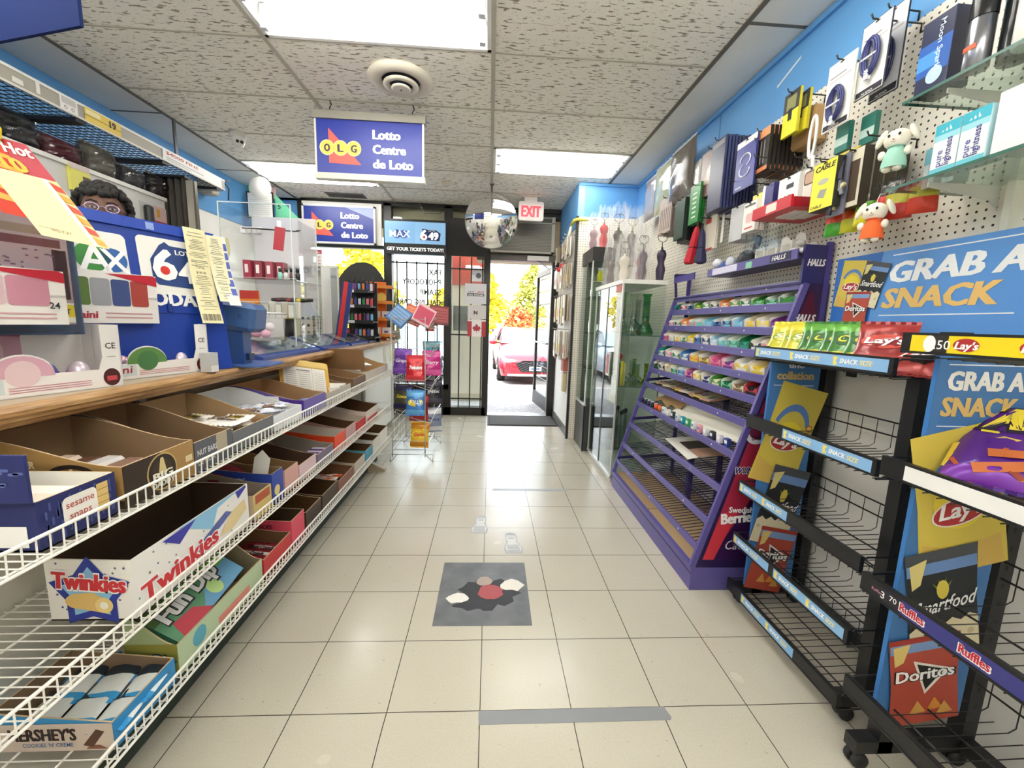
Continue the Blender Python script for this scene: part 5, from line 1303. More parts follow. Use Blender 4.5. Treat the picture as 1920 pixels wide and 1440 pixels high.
def d_pure(a, X, W, H, N, D):
    a.rect(0, 0, W, H, M('EDF0F0', .35), X); a.rect(0, H * .78, W, H, M('35B4CC', .35), X, .0003); a.rect(0, H * .66, W, H * .78, M('9AD6E2', .35), X, .0003); a.rect(0, 0, W, H * .12, M('6CC6D6', .35), X, .0003)
    for i in range(3): a.flat([(W * (.25 + .16 * i), H * .83), (W * (.35 + .16 * i), H * .83), (W * (.33 + .12 * i), H * (.87 + .03 * i))], M('FFFFFF'), X, .0006)
    a.text('pure', W * .42, H * .14, H * .13, M('5A5AA8'), X, .0008, 1, 0, None, 'l', 90); a.text('lightness', W * .74, H * .14, H * .13, M('3A3A8E'), X, .0008, 1, 0, H * .54, 'l', 90)
for i in range(2): pbox(1.265, 1.32, 1.135 - i * .068 + .0, 1.20 - i * .068, 1.732, .135, M('BFE3EA', .35), 'turquoise and white perfume box with slanted letters, %s from the plush toy' % ORD[i], d_pure, grp='turquoise perfume boxes')
for i in range(2): pbox(1.36, 1.41, 1.255 - i * .058 + .02, 1.31 - i * .058 + .0, 1.732, .12, M('DCE6E8', .35), 'pale blue topped box at the glass shelf end, %s from the edge' % ORD[i], lambda a, X, W, H, N, D: (a.rect(0, H * .6, W, H, M('7FBCCB', .35), X, .0003), a.rect(W * .46, 0, W * .54, H * .6, M('B8C4C8'), X, .0003)), grp='pale blue topped boxes')
pbox(1.265, 1.35, .90, 1.055, 1.732, .15, M('EFEDEE', .35), 'large white box with a pink tape mark on the lower glass shelf', lambda a, X, W, H, N, D: a.flat([(W * .55, H * .58), (W * .95, H * .68), (W * .95, H * .76), (W * .55, H * .66)], M('E8385A'), X, .0004))
# plush toys
def plush(x, y, z, s, dress, label):
    """plain soft toy with drooping ears, a knitted dress, stubby arms and feet"""
    t = T('plush_toy', label, 'plush toy', 'hanging plush toys'); w = M('F1EADC', .9); dm = M(dress, .9)
    X = Matrix.Translation((x, y, z)) @ Matrix.Rotation(math.radians(-62), 4, 'Z') @ Matrix.Scale(s, 4)
    P('body', B().sph((0, 0, .105), (.036, .030, .032), w, 16, 12, X).sph((-.036, 0, .112), (.010, .012, .030), w, 10, 8, X @ ROT(24, 'Y', (-.030, 0, .13))).sph((.036, .002, .112), (.010, .012, .030), w, 10, 8, X @ ROT(-24, 'Y', (.030, 0, .13)))
      .sph((0, 0, .045), (.026, .022, .034), w, 14, 10, X).sph((-.034, -.006, .060), (.011, .011, .015), w, 10, 7, X).sph((.034, -.006, .060), (.011, .011, .015), w, 10, 7, X).sph((-.014, -.012, .010), (.013, .016, .011), w, 10, 7, X).sph((.014, -.012, .010), (.013, .016, .011), w, 10, 7, X), t)
    P('dress', B().lathe([(.034, .012), (.033, .03), (.028, .055), (.020, .076), (.012, .082)], dm, 18, X, caps=False).lathe([(.016, .078), (.025, .080), (.017, .086)], M(dress, .8), 16, X, caps=False), t)
    for sx in (-1, 1): P('eye', B().sph((sx * .014, -.030, .112), (.004, .003, .005), M('161616', .3), 8, 6, X), t)
    P('nose', B().sph((0, -.031, .098), (.003, .002, .0025), M('C88A82', .5), 8, 6, X), t)
    P('mouth', B().tube([X @ Vector((-.007, -.0295, .093)), X @ Vector((0, -.030, .089)), X @ Vector((.007, -.0295, .093))], .0006 * s, M('6A5A54', .6), 5), t)
    P('hanging_loop', B().tube([X @ Vector((0, 0, .135)), X @ Vector((0, .02, .17)), X @ Vector((0, .06, .178))], .0012 * s, M('E4E4E0'), 5), t)
    fin(t)
plush(1.30, 1.395, 1.585, .95, 'EE6A34', 'white droopy eared plush toy in an orange dress hanging in front of the candy bags')
plush(1.29, 1.345, 1.795, .95, '9FD0BE', 'white droopy eared plush toy in a mint dress hanging at the glass shelf end')

# ================================================================ the counter and its wire shelves
WOOD = NT('oak_edge', .4); 
wv = WOOD.noise(7, 14, 1.2, 14, 5); WOOD.color(WOOD.ramp(wv, [(.25, '8A6238'), (.5, 'B48A58'), (.75, 'CFAA78')]))
t = T('counter', 'long shop counter with rounded wooden edge running along the cashier side', 'counter')
P('worktop', B().box(-1.46, -1.125, -1.4, 2.3, 1.012, 1.045, M('B9A88E', .35)).box(-1.85, -1.125, 2.3, 4.98, 1.012, 1.045, M('B9A88E', .35)), t)
pr = [(-1.125, 1.045), (-1.098, 1.043), (-1.090, 1.034), (-1.090, 1.024), (-1.098, 1.018), (-1.098, 1.010), (-1.106, 1.004), (-1.112, .996), (-1.125, .990)]
P('edge_moulding', B().prism(pr, 0, 6.38, WOOD.m, frame((0, 4.98, 0), (1, 0, 0), (0, 0, 1))), t)
P('front_panel', B().box(-1.29, -1.262, -1.4, 4.9, .10, 1.012, M('DAD6CD', .5)).box(-1.264, -1.258, -1.4, 3.62, .93, .99, M('6E5A44', .5)), t)
P('end_panel', B().box(-1.80, -1.14, 4.86, 4.9, 0, 1.012, M('DCDAD4', .5)).box(-1.262, -1.14, 3.66, 4.86, .10, .99, M('E4E2DC', .5)).box(-1.262, -1.10, 3.655, 3.66, .05, .99, M('E9E7E1', .5)), t)
P('upright', B().box(-1.135, -1.115, 3.64, 3.66, .05, .98, M('A3A19B', .4)).box(-1.262, -1.245, .30, .33, .1, .98, M('A3A19B', .4)).box(-1.262, -1.245, 1.5, 1.53, .1, .98, M('A3A19B', .4)).box(-1.262, -1.245, 2.7, 2.73, .1, .98, M('A3A19B', .4)), t)
P('base_deck', B().box(-1.26, -.99, -1.4, 3.64, .10, .118, M('D9D6CE', .5)).box(-1.262, -1.0, -1.4, 3.64, .0, .10, M('2E3A34', .6)), t)
for y in (3.34,): P('foot', B().prism([(-1.1, 0), (-.86, 0), (-.86, .02), (-1.0, .09), (-1.1, .09)], 0, .05, M('A89A80', .5), frame((0, y + .05, 0), (1, 0, 0), (0, 0, 1))), t)
fin(t)
SH = [.782, .480, .205]
for k, (z, nm) in enumerate(zip(SH, ('top', 'middle', 'bottom'))):
    t = T('wire_shelf', 'white wire shelf with a raised lip under the counter, %s of the three' % nm, 'wire shelf', 'white wire shelves under the counter')
    b = B(); y = .30
    while y < 3.66:
        b.tube([(-.872, y, z + .002), (-1.255, y, z + .002)], .0020, WIREW, 4); y += .0254
    for x in (-.885, -1.0, -1.12, -1.25): b.tube([(x, .30, z - .003), (x, 3.66, z - .003)], .0032, WIREW, 5)
    P('deck', b, t)
    b = B(); y = .30; i = 0
    b.tube([(-.868, .30, z + .050), (-.868, 3.66, z + .050)], .0042, WIREW, 6); b.tube([(-.870, .30, z - .002), (-.870, 3.66, z - .002)], .0036, WIREW, 6)
    while y < 3.66:
        b.tube([(-.870, y, z), (-.868, y, z + .05)], .0022, WIREW, 4); y += .0254
    b.tube([(-.868, 3.66, z + .05), (-1.25, 3.66, z + .05)], .004, WIREW, 6)
    P('front_lip', b, t)
    for y in (.32, 1.52, 2.72, 3.63): P('bracket', B().prism([(-1.25, z + .03), (-1.25, z - .06), (-1.2, z - .05), (-.90, z - .012), (-.90, z - .004)], 0, .004, M('E4E2DC', .4), frame((0, y, 0), (1, 0, 0), (0, 0, 1))), t)
    fin(t)
# ---------------------------------------------------------------- cut-open display cartons
def carton(name, y0, y1, z, hf, hb, outer, inner, label, group, xf=-.893, xb=-1.235, art=None, sideart=None, inside=None, flap=None, curve=.5, back=True, rot=0, rim=None):
    t = T(name, label, 'carton', group)
    mo, mi_ = M(outer, .5), M(inner, .85); th = .004
    X = RZ(rot, (xf + xb) / 2, (y0 + y1) / 2, z); W = y1 - y0; D = xf - xb
    def q(u, v, w): return X @ Vector((u, v, w))
    b = B()
    n = 10
    top = [(D / 2 - D * i / n, hf + (hb - hf) * (lambda s: s * s * (3 - 2 * s) if curve else s)(i / n)) for i in range(n + 1)]
    def wall(vo, s):
        vs = []; 
        for off in (0, th):
            vs += [(x, vo + off * s, 0) for x, h in top] + [(x, vo + off * s, h) for x, h in top]
        m = n + 1; fs = []; ms = []
        for i in range(n):
            fs.append((i, i + 1, m + i + 1, m + i)); ms.append(mo)
            fs.append((2 * m + i, 2 * m + i + 1, 3 * m + i + 1, 3 * m + i)); ms.append(mi_)
            fs.append((m + i, m + i + 1, 3 * m + i + 1, 3 * m + i)); ms.append(M(rim or 'CDB48E', .9))
        b.add(vs, fs, ms, X)
    wall(-W / 2, 1); wall(W / 2, -1)
    for x0, h, s in ((D / 2, hf, -1), (-D / 2, hb, 1)):
        if s == 1 and not back: continue
        vs = [(x0, -W / 2, 0), (x0, W / 2, 0), (x0, W / 2, h), (x0, -W / 2, h)] + [(x0 + th * s, -W / 2, 0), (x0 + th * s, W / 2, 0), (x0 + th * s, W / 2, h), (x0 + th * s, -W / 2, h)]
        b.add(vs, [(0, 1, 2, 3), (4, 5, 6, 7), (3, 2, 6, 7)], [mo, mi_, M(rim or 'CDB48E', .9)], X)
    b.box(-D / 2, D / 2, -W / 2, W / 2, 0, th, mi_, X)
    P('carton', b, t)
    if flap: P('flap', B().box(-D / 2, D / 2, -.002, .002, 0, flap[0], M(flap[1], .8), X @ Matrix.Translation((0, W / 2 if flap[2] > 0 else -W / 2, flap[3])) @ Matrix.Rotation(math.radians(flap[2]), 4, 'X')), t, 'raised flap')
    if art or sideart:
        a = B()
        if art: art(a, X @ frame((D / 2 + .0006, -W / 2, 0), (0, 1, 0), (0, 0, 1)), W, hf)
        if sideart: sideart(a, X @ frame((-D / 2, -W / 2 - .0006, 0), (1, 0, 0), (0, 0, 1)), D, hf, hb)
        P('print', a, t)
    fin(t)
    return X, W, D
CG_ = 'open snack cartons on the wire shelves'
rs = random.Random(33)
def wrappers(y0, y1, z, n, cols, name, label, group, size=(.085, .028, .012), x0=-1.18, x1=-.92, seed=1, text=None, layers=2):
    """individually wrapped bars lying loose in a carton; each its own pouch"""
    r = random.Random(seed); proto = None
    for i in range(n):
        c = cols[i % len(cols)]
        x = r.uniform(x0 + size[0] / 2, x1 - size[0] / 2); y = r.uniform(y0 + size[1], y1 - size[1]); zz = z + size[2] * (i * layers // n) * 1.1
        t = T(name, label, 'wrapped sweet', group)
        X = Matrix.Translation((x, y, zz + size[2] * .5)) @ Matrix.Rotation(r.uniform(-.7, .7), 4, 'Z') @ Matrix.Rotation(math.radians(-90) + r.uniform(-.15, .15), 4, 'X') @ Matrix.Translation((0, 0, -size[1] / 2))
        b = B(); m1, m2 = M(c[0], .3), M(c[1], .3); pouch(b, X, size[0], size[1], size[2], lambda u, v: m2 if .25 < u < .75 and .25 < v < .75 else m1, M(c[0], .3), 100 + i); P('wrapper', b, t)
        if text:
            a = B(); a.text(text, 0, size[1] * .32, size[1] * .4, M(c[2]), X @ frame((0, -size[2] * .62, 0), (1, 0, 0), (0, 0, 1)), .0004, 1.2, .1, size[0] * .62, 'c'); P('lettering', a, t)
        fin(t)
# --- top shelf
def a_ses(a, X, W, H):
    r = random.Random(2)
    for i in range(60):
        u, v = r.uniform(.01, W - .012), r.uniform(.005, H - .025); a.flat(rrect(u, v, u + .005, v + .018, .0024, 2), M('4A5690'), X, .0002)
    a.flat(rrect(W * .28, H * .28, W * .72, H * .86, .012), M('F4EFE9'), X, .0006); a.rect(W * .72, H * .25, W * .88, H * .88, M('E2C27A'), X, .0006)
    for i in range(4): a.rect(W * .72, H * (.28 + .15 * i), W * .88, H * (.30 + .15 * i), M('B8904A'), X, .0009)
    a.text('sesame', W * .32, H * .62, H * .15, M('B8584A'), X, .001, .8, 0, W * .36); a.text('snaps', W * .35, H * .38, H * .15, M('B8584A'), X, .001, .8, 0, W * .28)
def s_ses(a, X, D, hf, hb):
    a.rect(D * .52, .01, D * .94, .055, M('F2F1EE'), X, .0006)
X, W, D = carton('snack_carton', .812, .985, .786, .105, .105, '232C66', 'F0EDE4', 'navy sesame snack carton at the near end of the top wire shelf', CG_, art=a_ses, sideart=s_ses, curve=0)
t = T('carton_lid', 'navy patterned carton lid standing upright at the near end of the top shelf', 'carton lid')
P('lid', B().box(-1.20, -.888, .800, .806, .895, .992, M('27306A', .5)), t); a = B(); F = FN(-1.20, .7994, .895)
r = random.Random(3)
for i in range(40):
    u, v = r.uniform(0, .29), r.uniform(.03, .09); a.flat(rrect(u, v, u + .02, v + .006, .0028, 2), M('5A66A0'), F, .0002)
a.text('3', .232, .068, .016, M('DDE2F0'), F, .0008, .8, rot=180); a.text('Poids', .25, .045, .010, M('DDE2F0'), F, .0008, .5, rot=180); a.text('Net', .25, .028, .012, M('DDE2F0'), F, .0008, .5, rot=180)
P('print', a, t); fin(t)
for i in range(3): one('paper_sachet', B().box(-1.2, -.92, .84 + .04 * i, .876 + .04 * i, .80, .868 - .004 * i, M(('EDE6D8', 'E8DDC8', 'F2EEE4')[i], .5), ROT(3 * i, 'X', (-1, .86, .8))), 'pale sachet standing inside the navy sesame carton, %s from the front' % ORD[i], 'sachet', 'sachets in the navy carton')
def a_big(a, X, W, H):
    a.rect(0, 0, W * .5, H, M('33261C'), X, .0002); a.rect(W * .5, 0, W, H, M('A8834E'), X, .0002)
    a.disc(W * .5, H * .5, H * .48, M('C9A86A'), X, .0005); a.disc(W * .5, H * .5, H * .44, M('2B211A'), X, .0008); a.disc(W * .5, H * .5, H * .33, M('3A2C20'), X, .001)
    a.flat([(W * .44, H * .45), (W * .56, H * .45), (W * .535, H * .72), (W * .52, H * .86), (W * .48, H * .86), (W * .465, H * .72)], M('D8C48A'), X, .0012)
    a.text('BIG', W * .5, H * .32, H * .20, M('F4EFE2'), X, .0016, 2.2, 0, H * .62, 'c'); a.text('DADDY', W * .5, H * .13, H * .15, M('F4EFE2'), X, .0016, 2.0, 0, H * .72, 'c')
    a.rect(W * .86, H * .45, W * .97, H * .62, M('E2D2A8'), X, .0006)
def s_big(a, X, D, hf, hb):
    a.rect(0, 0, D, hf * .2, M('3A2C20'), X, .0002); a.disc(D * .66, hf * .75, hf * .55, M('2B211A'), X, .0005, hf * .3); a.disc(D * .66, hf * .75, hf * .40, M('8A6A3E'), X, .0008, hf * .2)
    a.flat([(D * .63, hf * .62), (D * .69, hf * .62), (D * .67, hf * .95), (D * .65, hf * .95)], M('D8C48A'), X, .001)
    a.text('TENDER', D * .2, hf * .95, hf * .17, M('F0E2B8'), X, .0008, 1.5, 0, D * .22); a.text('BIG BUT', D * .22, hf * 1.2, hf * .08, M('F0E2B8'), X, .0008, 1, 0, D * .16)
carton('snack_carton', 1.005, 1.245, .786, .108, .175, 'A8844E', '8E7355', 'kraft cookie carton with a dark round emblem, top wire shelf', CG_, art=a_big, sideart=s_big)
for i in range(5): one('cookie_pack', B().bbox(-1.2 + .055 * i, -1.15 + .055 * i, 1.02, 1.13, .792, .88 + .004 * (i % 2), M(('7A5A4A', 'D8C0B0', '6A4A3E', 'C8C4C0', '8A6A5A')[i], .25), .008), 'brown and silver cookie pack standing in the kraft emblem carton, %s from the counter' % ORD[i], 'cookie pack', 'cookie packs in the kraft carton')
def a_nut(a, X, W, H):
    a.rect(0, 0, W, H, M('5B5E66'), X, .0002); a.rect(W * .55, H * .3, W * .85, H, M('B4A890'), X, .0004); a.text('NUT BARS', W * .06, H * .52, H * .2, M('E8E8EC'), X, .0008, 1.0, 0, W * .5); a.text('DE NOIX', W * .06, H * .2, H * .2, M('D0D2D8'), X, .0008, .8, 0, W * .44)
carton('snack_carton', 1.25, 1.432, .786, .095, .178, '4C5058', '80664A', 'grey nut bar carton with a tall curved brown inside', CG_, art=a_nut)
for i in range(2): one('nut_bar', B().bbox(-1.05, -.91, 1.27 + .035 * i, 1.30 + .035 * i, .792, .83, M('8E96B4', .3), .006), 'blue silver bar in the grey nut bar carton, %s from the near side' % ORD[i], 'bar', 'bars in the grey carton')
carton('snack_carton', 1.438, 1.705, .786, .078, .165, '6E7076', 'B0926C', 'brown lined carton full of white candy packets', CG_)
wrappers(1.45, 1.69, .792, 26, (('F2EEE8', 'F8F6F0', '3A241A'), ('EFE8E0', 'F4EEE2', '4A2A1A'), ('F4F0E8', 'E8D24A', '3A241A')), 'candy_packet', 'white candy packet with brown script in the brown lined carton', 'white candy packets', (.11, .075, .02), -1.20, -.91, 3, 'Oh Henry', 4)
carton('snack_carton', 1.712, 1.965, .786, .070, .15, 'E6E9EE', 'EDEDEB', 'white carton full of small blue and white sweets', CG_, rim='F2F2F0')
wrappers(1.725, 1.95, .792, 44, (('E8E8EE', '5A6AB0', '27356E'), ('D8DCE8', 'F4F4F6', '27356E'), ('8A6A5A', 'E8E8EE', '27356E')), 'small_sweet', 'small blue and white wrapped sweet in the white carton', 'blue and white sweets', (.055, .03, .016), -1.21, -.91, 4, None, 5)
def s_pur(a, X, D, hf, hb):
    a.rect(0, hf * .1, D * .30, hb * .86, M('4A2A8A'), X, .0003); a.rect(D * .66, hf * .1, D, hf * 1.02, M('4A2A8A'), X, .0003); a.rect(D * .3, hf * .1, D * .66, hf * 1.2, M('EFEDEA'), X, .0003)
    a.text('STICK NUTS', D * .02, hb * .62, hb * .08, M('E4E0F0'), X, .0006, .8); a.text('S ROYAUX DATTES', D * .69, hf * .55, hb * .08, M('E4E0F0'), X, .0006, .8, 0, D * .28)
carton('snack_carton', 1.99, 2.25, .786, .085, .150, '6A5AA8', 'A98560', 'purple and white sided carton with a deep cardboard inside', CG_, sideart=s_pur)
for i in range(4): one('bar_pack', B().bbox(-1.0, -.905, 2.01 + .055 * i, 2.055 + .055 * i, .792, .84, M(('D86A4A', '6AB0D8', 'E8E4E0', '5A7AC0')[i], .3), .006), '%s bar at the front of the purple sided carton' % ('orange', 'sky blue', 'white', 'blue')[i], 'bar', 'bars in the purple sided carton')
carton('snack_carton', 2.27, 2.66, .786, .07, .135, 'B8B2A8', '8A6A4A', 'shallow cardboard carton holding white packs behind the yellow envelope', CG_)
for i in range(6): one('white_pack', B().box(-1.05, -.91, 2.45 + .03 * i, 2.474 + .03 * i, .792, .86, M('F0ECE6', .5)), 'white paper pack standing behind the yellow envelope, %s from it' % ORD[i], 'pack', 'white packs behind the envelope')
t = T('envelope', 'yellow padded envelope with a printed white form leaning in a carton', 'envelope')
X = frame((-1.17, 2.34, .84), (.90, .42, -.17), (-.12, .10, 1.0))
X = X @ Matrix.Identity(4)
P('envelope', B().prism(rrect(0, 0, .26, .205, .012), -.012, 0, M('E0B24A', .6), X).prism([(0, .17), (.26, .17), (.245, .205), (.015, .205)], 0, .003, M('EBCB7A', .6), X), t)
a = B(); a.flat(rrect(.02, .03, .24, .165, .004), M('EDE9E2'), X, .0036)
for i in range(9): a.rect(.03, .04 + .012 * i, .085, .043 + .012 * i, M('A8A49E'), X, .004); a.rect(.1, .04 + .012 * i, .16, .042 + .012 * i, M('8E8A84'), X, .004); a.rect(.18, .04 + .012 * i, .23, .042 + .012 * i, M('B0ACA6'), X, .004)
a.rect(.09, .145, .16, .150, M('5A5650'), X, .004); a.rect(.17, .03, .1712, .165, M('8E8A84'), X, .004)
P('form', a, t); fin(t)
carton('snack_carton', 2.72, 2.98, .786, .09, .15, '6A4E36', '8E6B48', 'dark brown carton with its lid raised above the envelope', CG_, flap=(.16, '8E6B48', 20, .12))
carton('snack_carton', 3.02, 3.62, .786, .10, .185, 'D4CCBE', 'B08C62', 'last carton on the top wire shelf holding paper candies, by the counter end', CG_)
wrappers(3.05, 3.58, .80, 12, (('F4F0EA', 'E8889A', 'C83A4A'), ('EFEFE8', 'BFE0D8', '3A8A6A'), ('F0E8D8', 'F4F0EA', '8A6A4A')), 'candy_packet', 'pale candy packet in the last carton of the top wire shelf', 'pale candy packets', (.10, .07, .03), -1.2, -.91, 5, None, 4)
# --- middle shelf
def star(a, X, cx, cy, s, z):
    import math as mm
    for R_, col, zz in ((1.0, '2A3A9E', 0), (.72, '8EC4E8', .0004)):
        a.flat([(cx + s * R_ * (1 if i % 2 == 0 else .62) * mm.cos(mm.radians(90 + 36 * i)), cy + s * R_ * (1 if i % 2 == 0 else .62) * mm.sin(mm.radians(90 + 36 * i))) for i in range(10)], M(col), X, z + zz)
def cakeroll(a, X, cx, cy, s, z):
    a.flat([(cx - s + .9 * s * math.cos(math.radians(k)), cy + .15 * s + .55 * s * math.sin(math.radians(k))) for k in range(90, 271, 20)] + [(cx + .7 * s, cy - .75 * s), (cx + .9 * s, cy + .1 * s), (cx - .2 * s, cy + .75 * s)], M('E2BE72'), X, z)
    a.disc(cx + .45 * s, cy - .15 * s, .55 * s, M('F0D48E'), X, z + .0004); a.disc(cx + .45 * s, cy - .15 * s, .26 * s, M('FBF6EA'), X, z + .0008)
def dots(a, X, W, H, n, seed, z=.0003):
    r = random.Random(seed)
    for i in range(n): a.disc(r.uniform(.02, .98) * W, r.uniform(.04, .96) * H, .003, M(r.choice(['4A5AA0', '8A4A5A', '4A8AA0', '6A6A6A'])), X, z, None, 8)
def a_twi(a, X, W, H):
    dots(a, X, W, H, 26, 4)
    a.flat([(W * .32, H), (W * .60, H * .55), (W * .66, H * .9), (W * .86, H * .98), (W * .9, H)], M('8EC4E8'), X, .0005); a.flat([(W * .2, H * .96), (W * .32, H * .72), (W * .46, H * .98)], M('3A3AA8'), X, .0006); a.flat([(W * .86, H * .98), (W * .88, H * .8), (W * .98, H * .95), (W * .97, H)], M('3A3AA8'), X, .0007)
    a.flat([(W * .40, H * .2), (W * .52, H * .5), (W * .74, H * .72), (W * .80, H * .62), (W * .6, H * .4), (W * .5, H * .15)], M('5A66A8'), X, .0008)
    a.flat([(W * .66, H * .28), (W * .80, H * .62), (W * .95, H * .70), (W * .97, H * .45), (W * .8, H * .25)], M('E8D2A0'), X, .001)
    a.text('Twinkies', W * .04, H * .14, H * .36, M('FFFFFF'), X, .0014, 4, 0, W * .62, rot=3); a.text('Twinkies', W * .045, H * .15, H * .34, M('D0303A'), X, .002, 1.6, 0, W * .60, rot=3)
def s_twi(a, X, D, hf, hb):
    dots(a, X, D, hf, 30, 6); star(a, X, D * .5, hf * .46, hf * .62, .0006)
    cakeroll(a, X, D * .56, hf * .30, hf * .24, .0016)
    a.text('Twinkies', D * .5, hf * .52, hf * .30, M('FFFFFF'), X, .003, 4.2, 0, D * .86, 'c', -5); a.text('Twinkies', D * .5, hf * .53, hf * .28, M('D0303A'), X, .0038, 1.8, 0, D * .84, 'c', -5)
carton('cake_carton', 1.0, 1.50, .485, .165, .170, 'F2EFEC', '4A3626', 'large white sponge cake carton with blue star on the middle wire shelf', CG_, xf=-.893, xb=-1.10, art=a_twi, sideart=s_twi, curve=0, rim='EDE9E2')
carton('snack_carton', 1.53, 1.66, .485, .10, .15, 'C8B49A', 'A09080', 'grey brown carton with gold print beside the large cake carton', CG_, art=lambda a, X, W, H: (a.rect(0, 0, W, H, M('D8C07A'), X, .0003), a.rect(W * .1, H * .6, W * .9, H * .95, M('B8583A'), X, .0006)))
carton('snack_carton', 1.67, 1.76, .485, .135, .16, '2E4AA8', '8E6E4E', 'bright blue carton with a torn white flap on the middle shelf', CG_, art=lambda a, X, W, H: a.disc(W * .4, H * .4, W * .25, M('E8D88A'), X, .0006), sideart=lambda a, X, D, hf, hb: (a.flat([(D * .55, hf * .2), (D * .9, hf * .15), (D * .8, hf * .5), (D * .6, hf * .5)], M('E8DC9A'), X, .0006), a.text('CHOC', D * .5, hf * .75, hf * .12, M('E4E8F4'), X, .0006, 1)))
one('paper_flap', B().flat([(0, 0), (.06, 0), (.07, .07), (.04, .11), (.01, .08)], M('EDEBE6', .6), frame((-.99, 1.70, .60), (1, .2, 0), (0, .1, 1))).flat([(0, 0), (.01, .08), (.04, .11), (.07, .07), (.06, 0)], M('E4E0DA', .6), frame((-.99, 1.701, .60), (1, .2, 0), (0, .1, 1))), 'torn white flap standing out of the bright blue carton', 'flap')
one('candy_bag', B().sph((-1.12, 1.72, .58), (.09, .07, .06), M('8E2A3E', .5), 14, 8), 'dark red bag slumped behind the bright blue carton', 'bag')
carton('snack_carton', 1.775, 1.90, .485, .11, .17, 'D8A8A0', '9A7650', 'cardboard carton with a torn pink front edge on the middle shelf', CG_)
carton('snack_carton', 1.915, 2.10, .485, .085, .15, 'E4C8CC', '5A4030', 'dark lined carton with a pale pink front on the middle shelf', CG_)
carton('snack_carton', 2.12, 2.34, .485, .07, .12, '7A7088', '9C948A', 'low grey carton with a few purple bars on the middle shelf', CG_)
for i in range(6): one('purple_bar', B().bbox(-1.0, -.91, 2.15 + .028 * i, 2.172 + .028 * i, .492, .535, M(('5A3A8E', 'E4DCEC')[i % 2], .35), .004), '%s bar in the low grey carton, %s from the near side' % (('purple', 'lilac white')[i % 2], ORD[i]), 'bar', 'bars in the low grey carton')
carton('snack_carton', 2.36, 2.53, .485, .10, .13, 'E8502A', 'D8CEC2', 'orange carton with a pale inside on the middle shelf', CG_, sideart=lambda a, X, D, hf, hb: (a.rect(0, 0, D, hf * .98, M('E2441E'), X, .0003), a.disc(D * .66, hf * .12, hf * .3, M('F2C83A'), X, .0005, hf * .2)))
carton('snack_carton', 2.55, 2.74, .485, .10, .15, 'C8A0A0', '5E4228', 'deep brown lined carton behind the orange one', CG_)
carton('snack_carton', 2.76, 2.96, .485, .085, .13, 'C81E2A', 'D4C6B8', 'bright red carton with a scalloped edge on the middle shelf', CG_)
carton('snack_carton', 2.98, 3.30, .485, .11, .16, 'E4DAD0', '6A4A30', 'last carton of the middle shelf with a red spotted front', CG_, art=lambda a, X, W, H: a.rect(W * .05, H * .1, W * .9, H * .5, M('C85A5A'), X, .0005))
# --- bottom shelf
def a_her(a, X, W, H): a.rect(0, 0, W, H, M('2E8FCB'), X, .0003)
def s_her(a, X, D, hf, hb):
    a.rect(0, 0, D, hf * 1.0, M('D2C2B6'), X, .0003); a.text("HERSHEY'S", D * .14, hf * .40, hf * .44, M('2A1A16'), X, .0008, 1.6, .0, D * .55); a.text("COOKIES 'N' CREME", D * .24, hf * .16, hf * .15, M('4A6A9A'), X, .0008, 1, 0, D * .42)
    a.flat([(D * .74, hf * .2), (D * .86, hf * .78), (D * .93, hf * .7), (D * .82, hf * .12)], M('5A3A2A'), X, .0006); a.flat([(D * .80, hf * .2), (D * .88, hf * .2), (D * .95, hf * .05), (D * .76, hf * .05)], M('8A5A42'), X, .0005)
carton('snack_carton', .905, 1.10, .21, .075, .105, '2E8FCB', '8A725A', 'blue ended chocolate carton nearest the front on the bottom shelf', CG_, xb=-1.17, art=a_her, sideart=s_her, curve=0)
for i in range(3):
    for j in range(2):
        X = Matrix.Translation((-1.10 + .088 * i, .955 + .07 * j, .255 + .004 * j)) @ Matrix.Rotation(math.radians(8), 4, 'Z') @ Matrix.Rotation(math.radians(-90), 4, 'X') @ Matrix.Translation((0, 0, -.035))
        t = T('chocolate_bar', 'blue and white chocolate bar in the blue ended carton, %s from the counter%s' % (ORD[i], ', far row' if j else ''), 'chocolate bar', 'bars in the blue ended carton')
        b = B(); m1, m2, m3 = M('3E9AD4', .28), M('E4E8E6', .3), M('26323C', .3); pouch(b, X, .082, .15, .018, lambda u, v: m1 if v < .14 or v > .9 else (m3 if v > .5 else m2), M('3E9AD4', .3), 40 + i * 2 + j); P('wrapper', b, t); fin(t)
carton('snack_carton', 1.115, 1.56, .21, .10, .19, 'A8B88A', '8E8468', 'green printed candy pouch carton on the bottom shelf', CG_, xb=-1.04, art=lambda a, X, W, H: (a.rect(0, 0, W, H, M('B8CCA8'), X, .0003), a.rect(W * .4, H * .2, W * .8, H * .5, M('D8887A'), X, .0005), a.disc(W * .2, H * .6, H * .3, M('5AA8C0'), X, .0006)), sideart=lambda a, X, D, hf, hb: (a.rect(0, 0, D, hf * 1.05, M('8E8A3E'), X, .0003), a.text('Fun Dip', D * .5, hf * .32, hf * .42, M('1E1E14'), X, .0006, 4, 0, D * .84, 'c'), a.text('Fun Dip', D * .5, hf * .34, hf * .38, M('F4F4F0'), X, .0012, 1.6, 0, D * .8, 'c')))
X = frame((-.905, 1.15, .285), (-.03, .40, .02), (-.115, -.01, .085))
t = T('candy_pouch', 'green and blue sherbet candy pouch lying on top of its carton', 'candy pouch')
P('pouch', B().prism(rrect(0, 0, .36, .15, .01), -.02, 0, M('4A8A6A', .35), X), t); a = B()
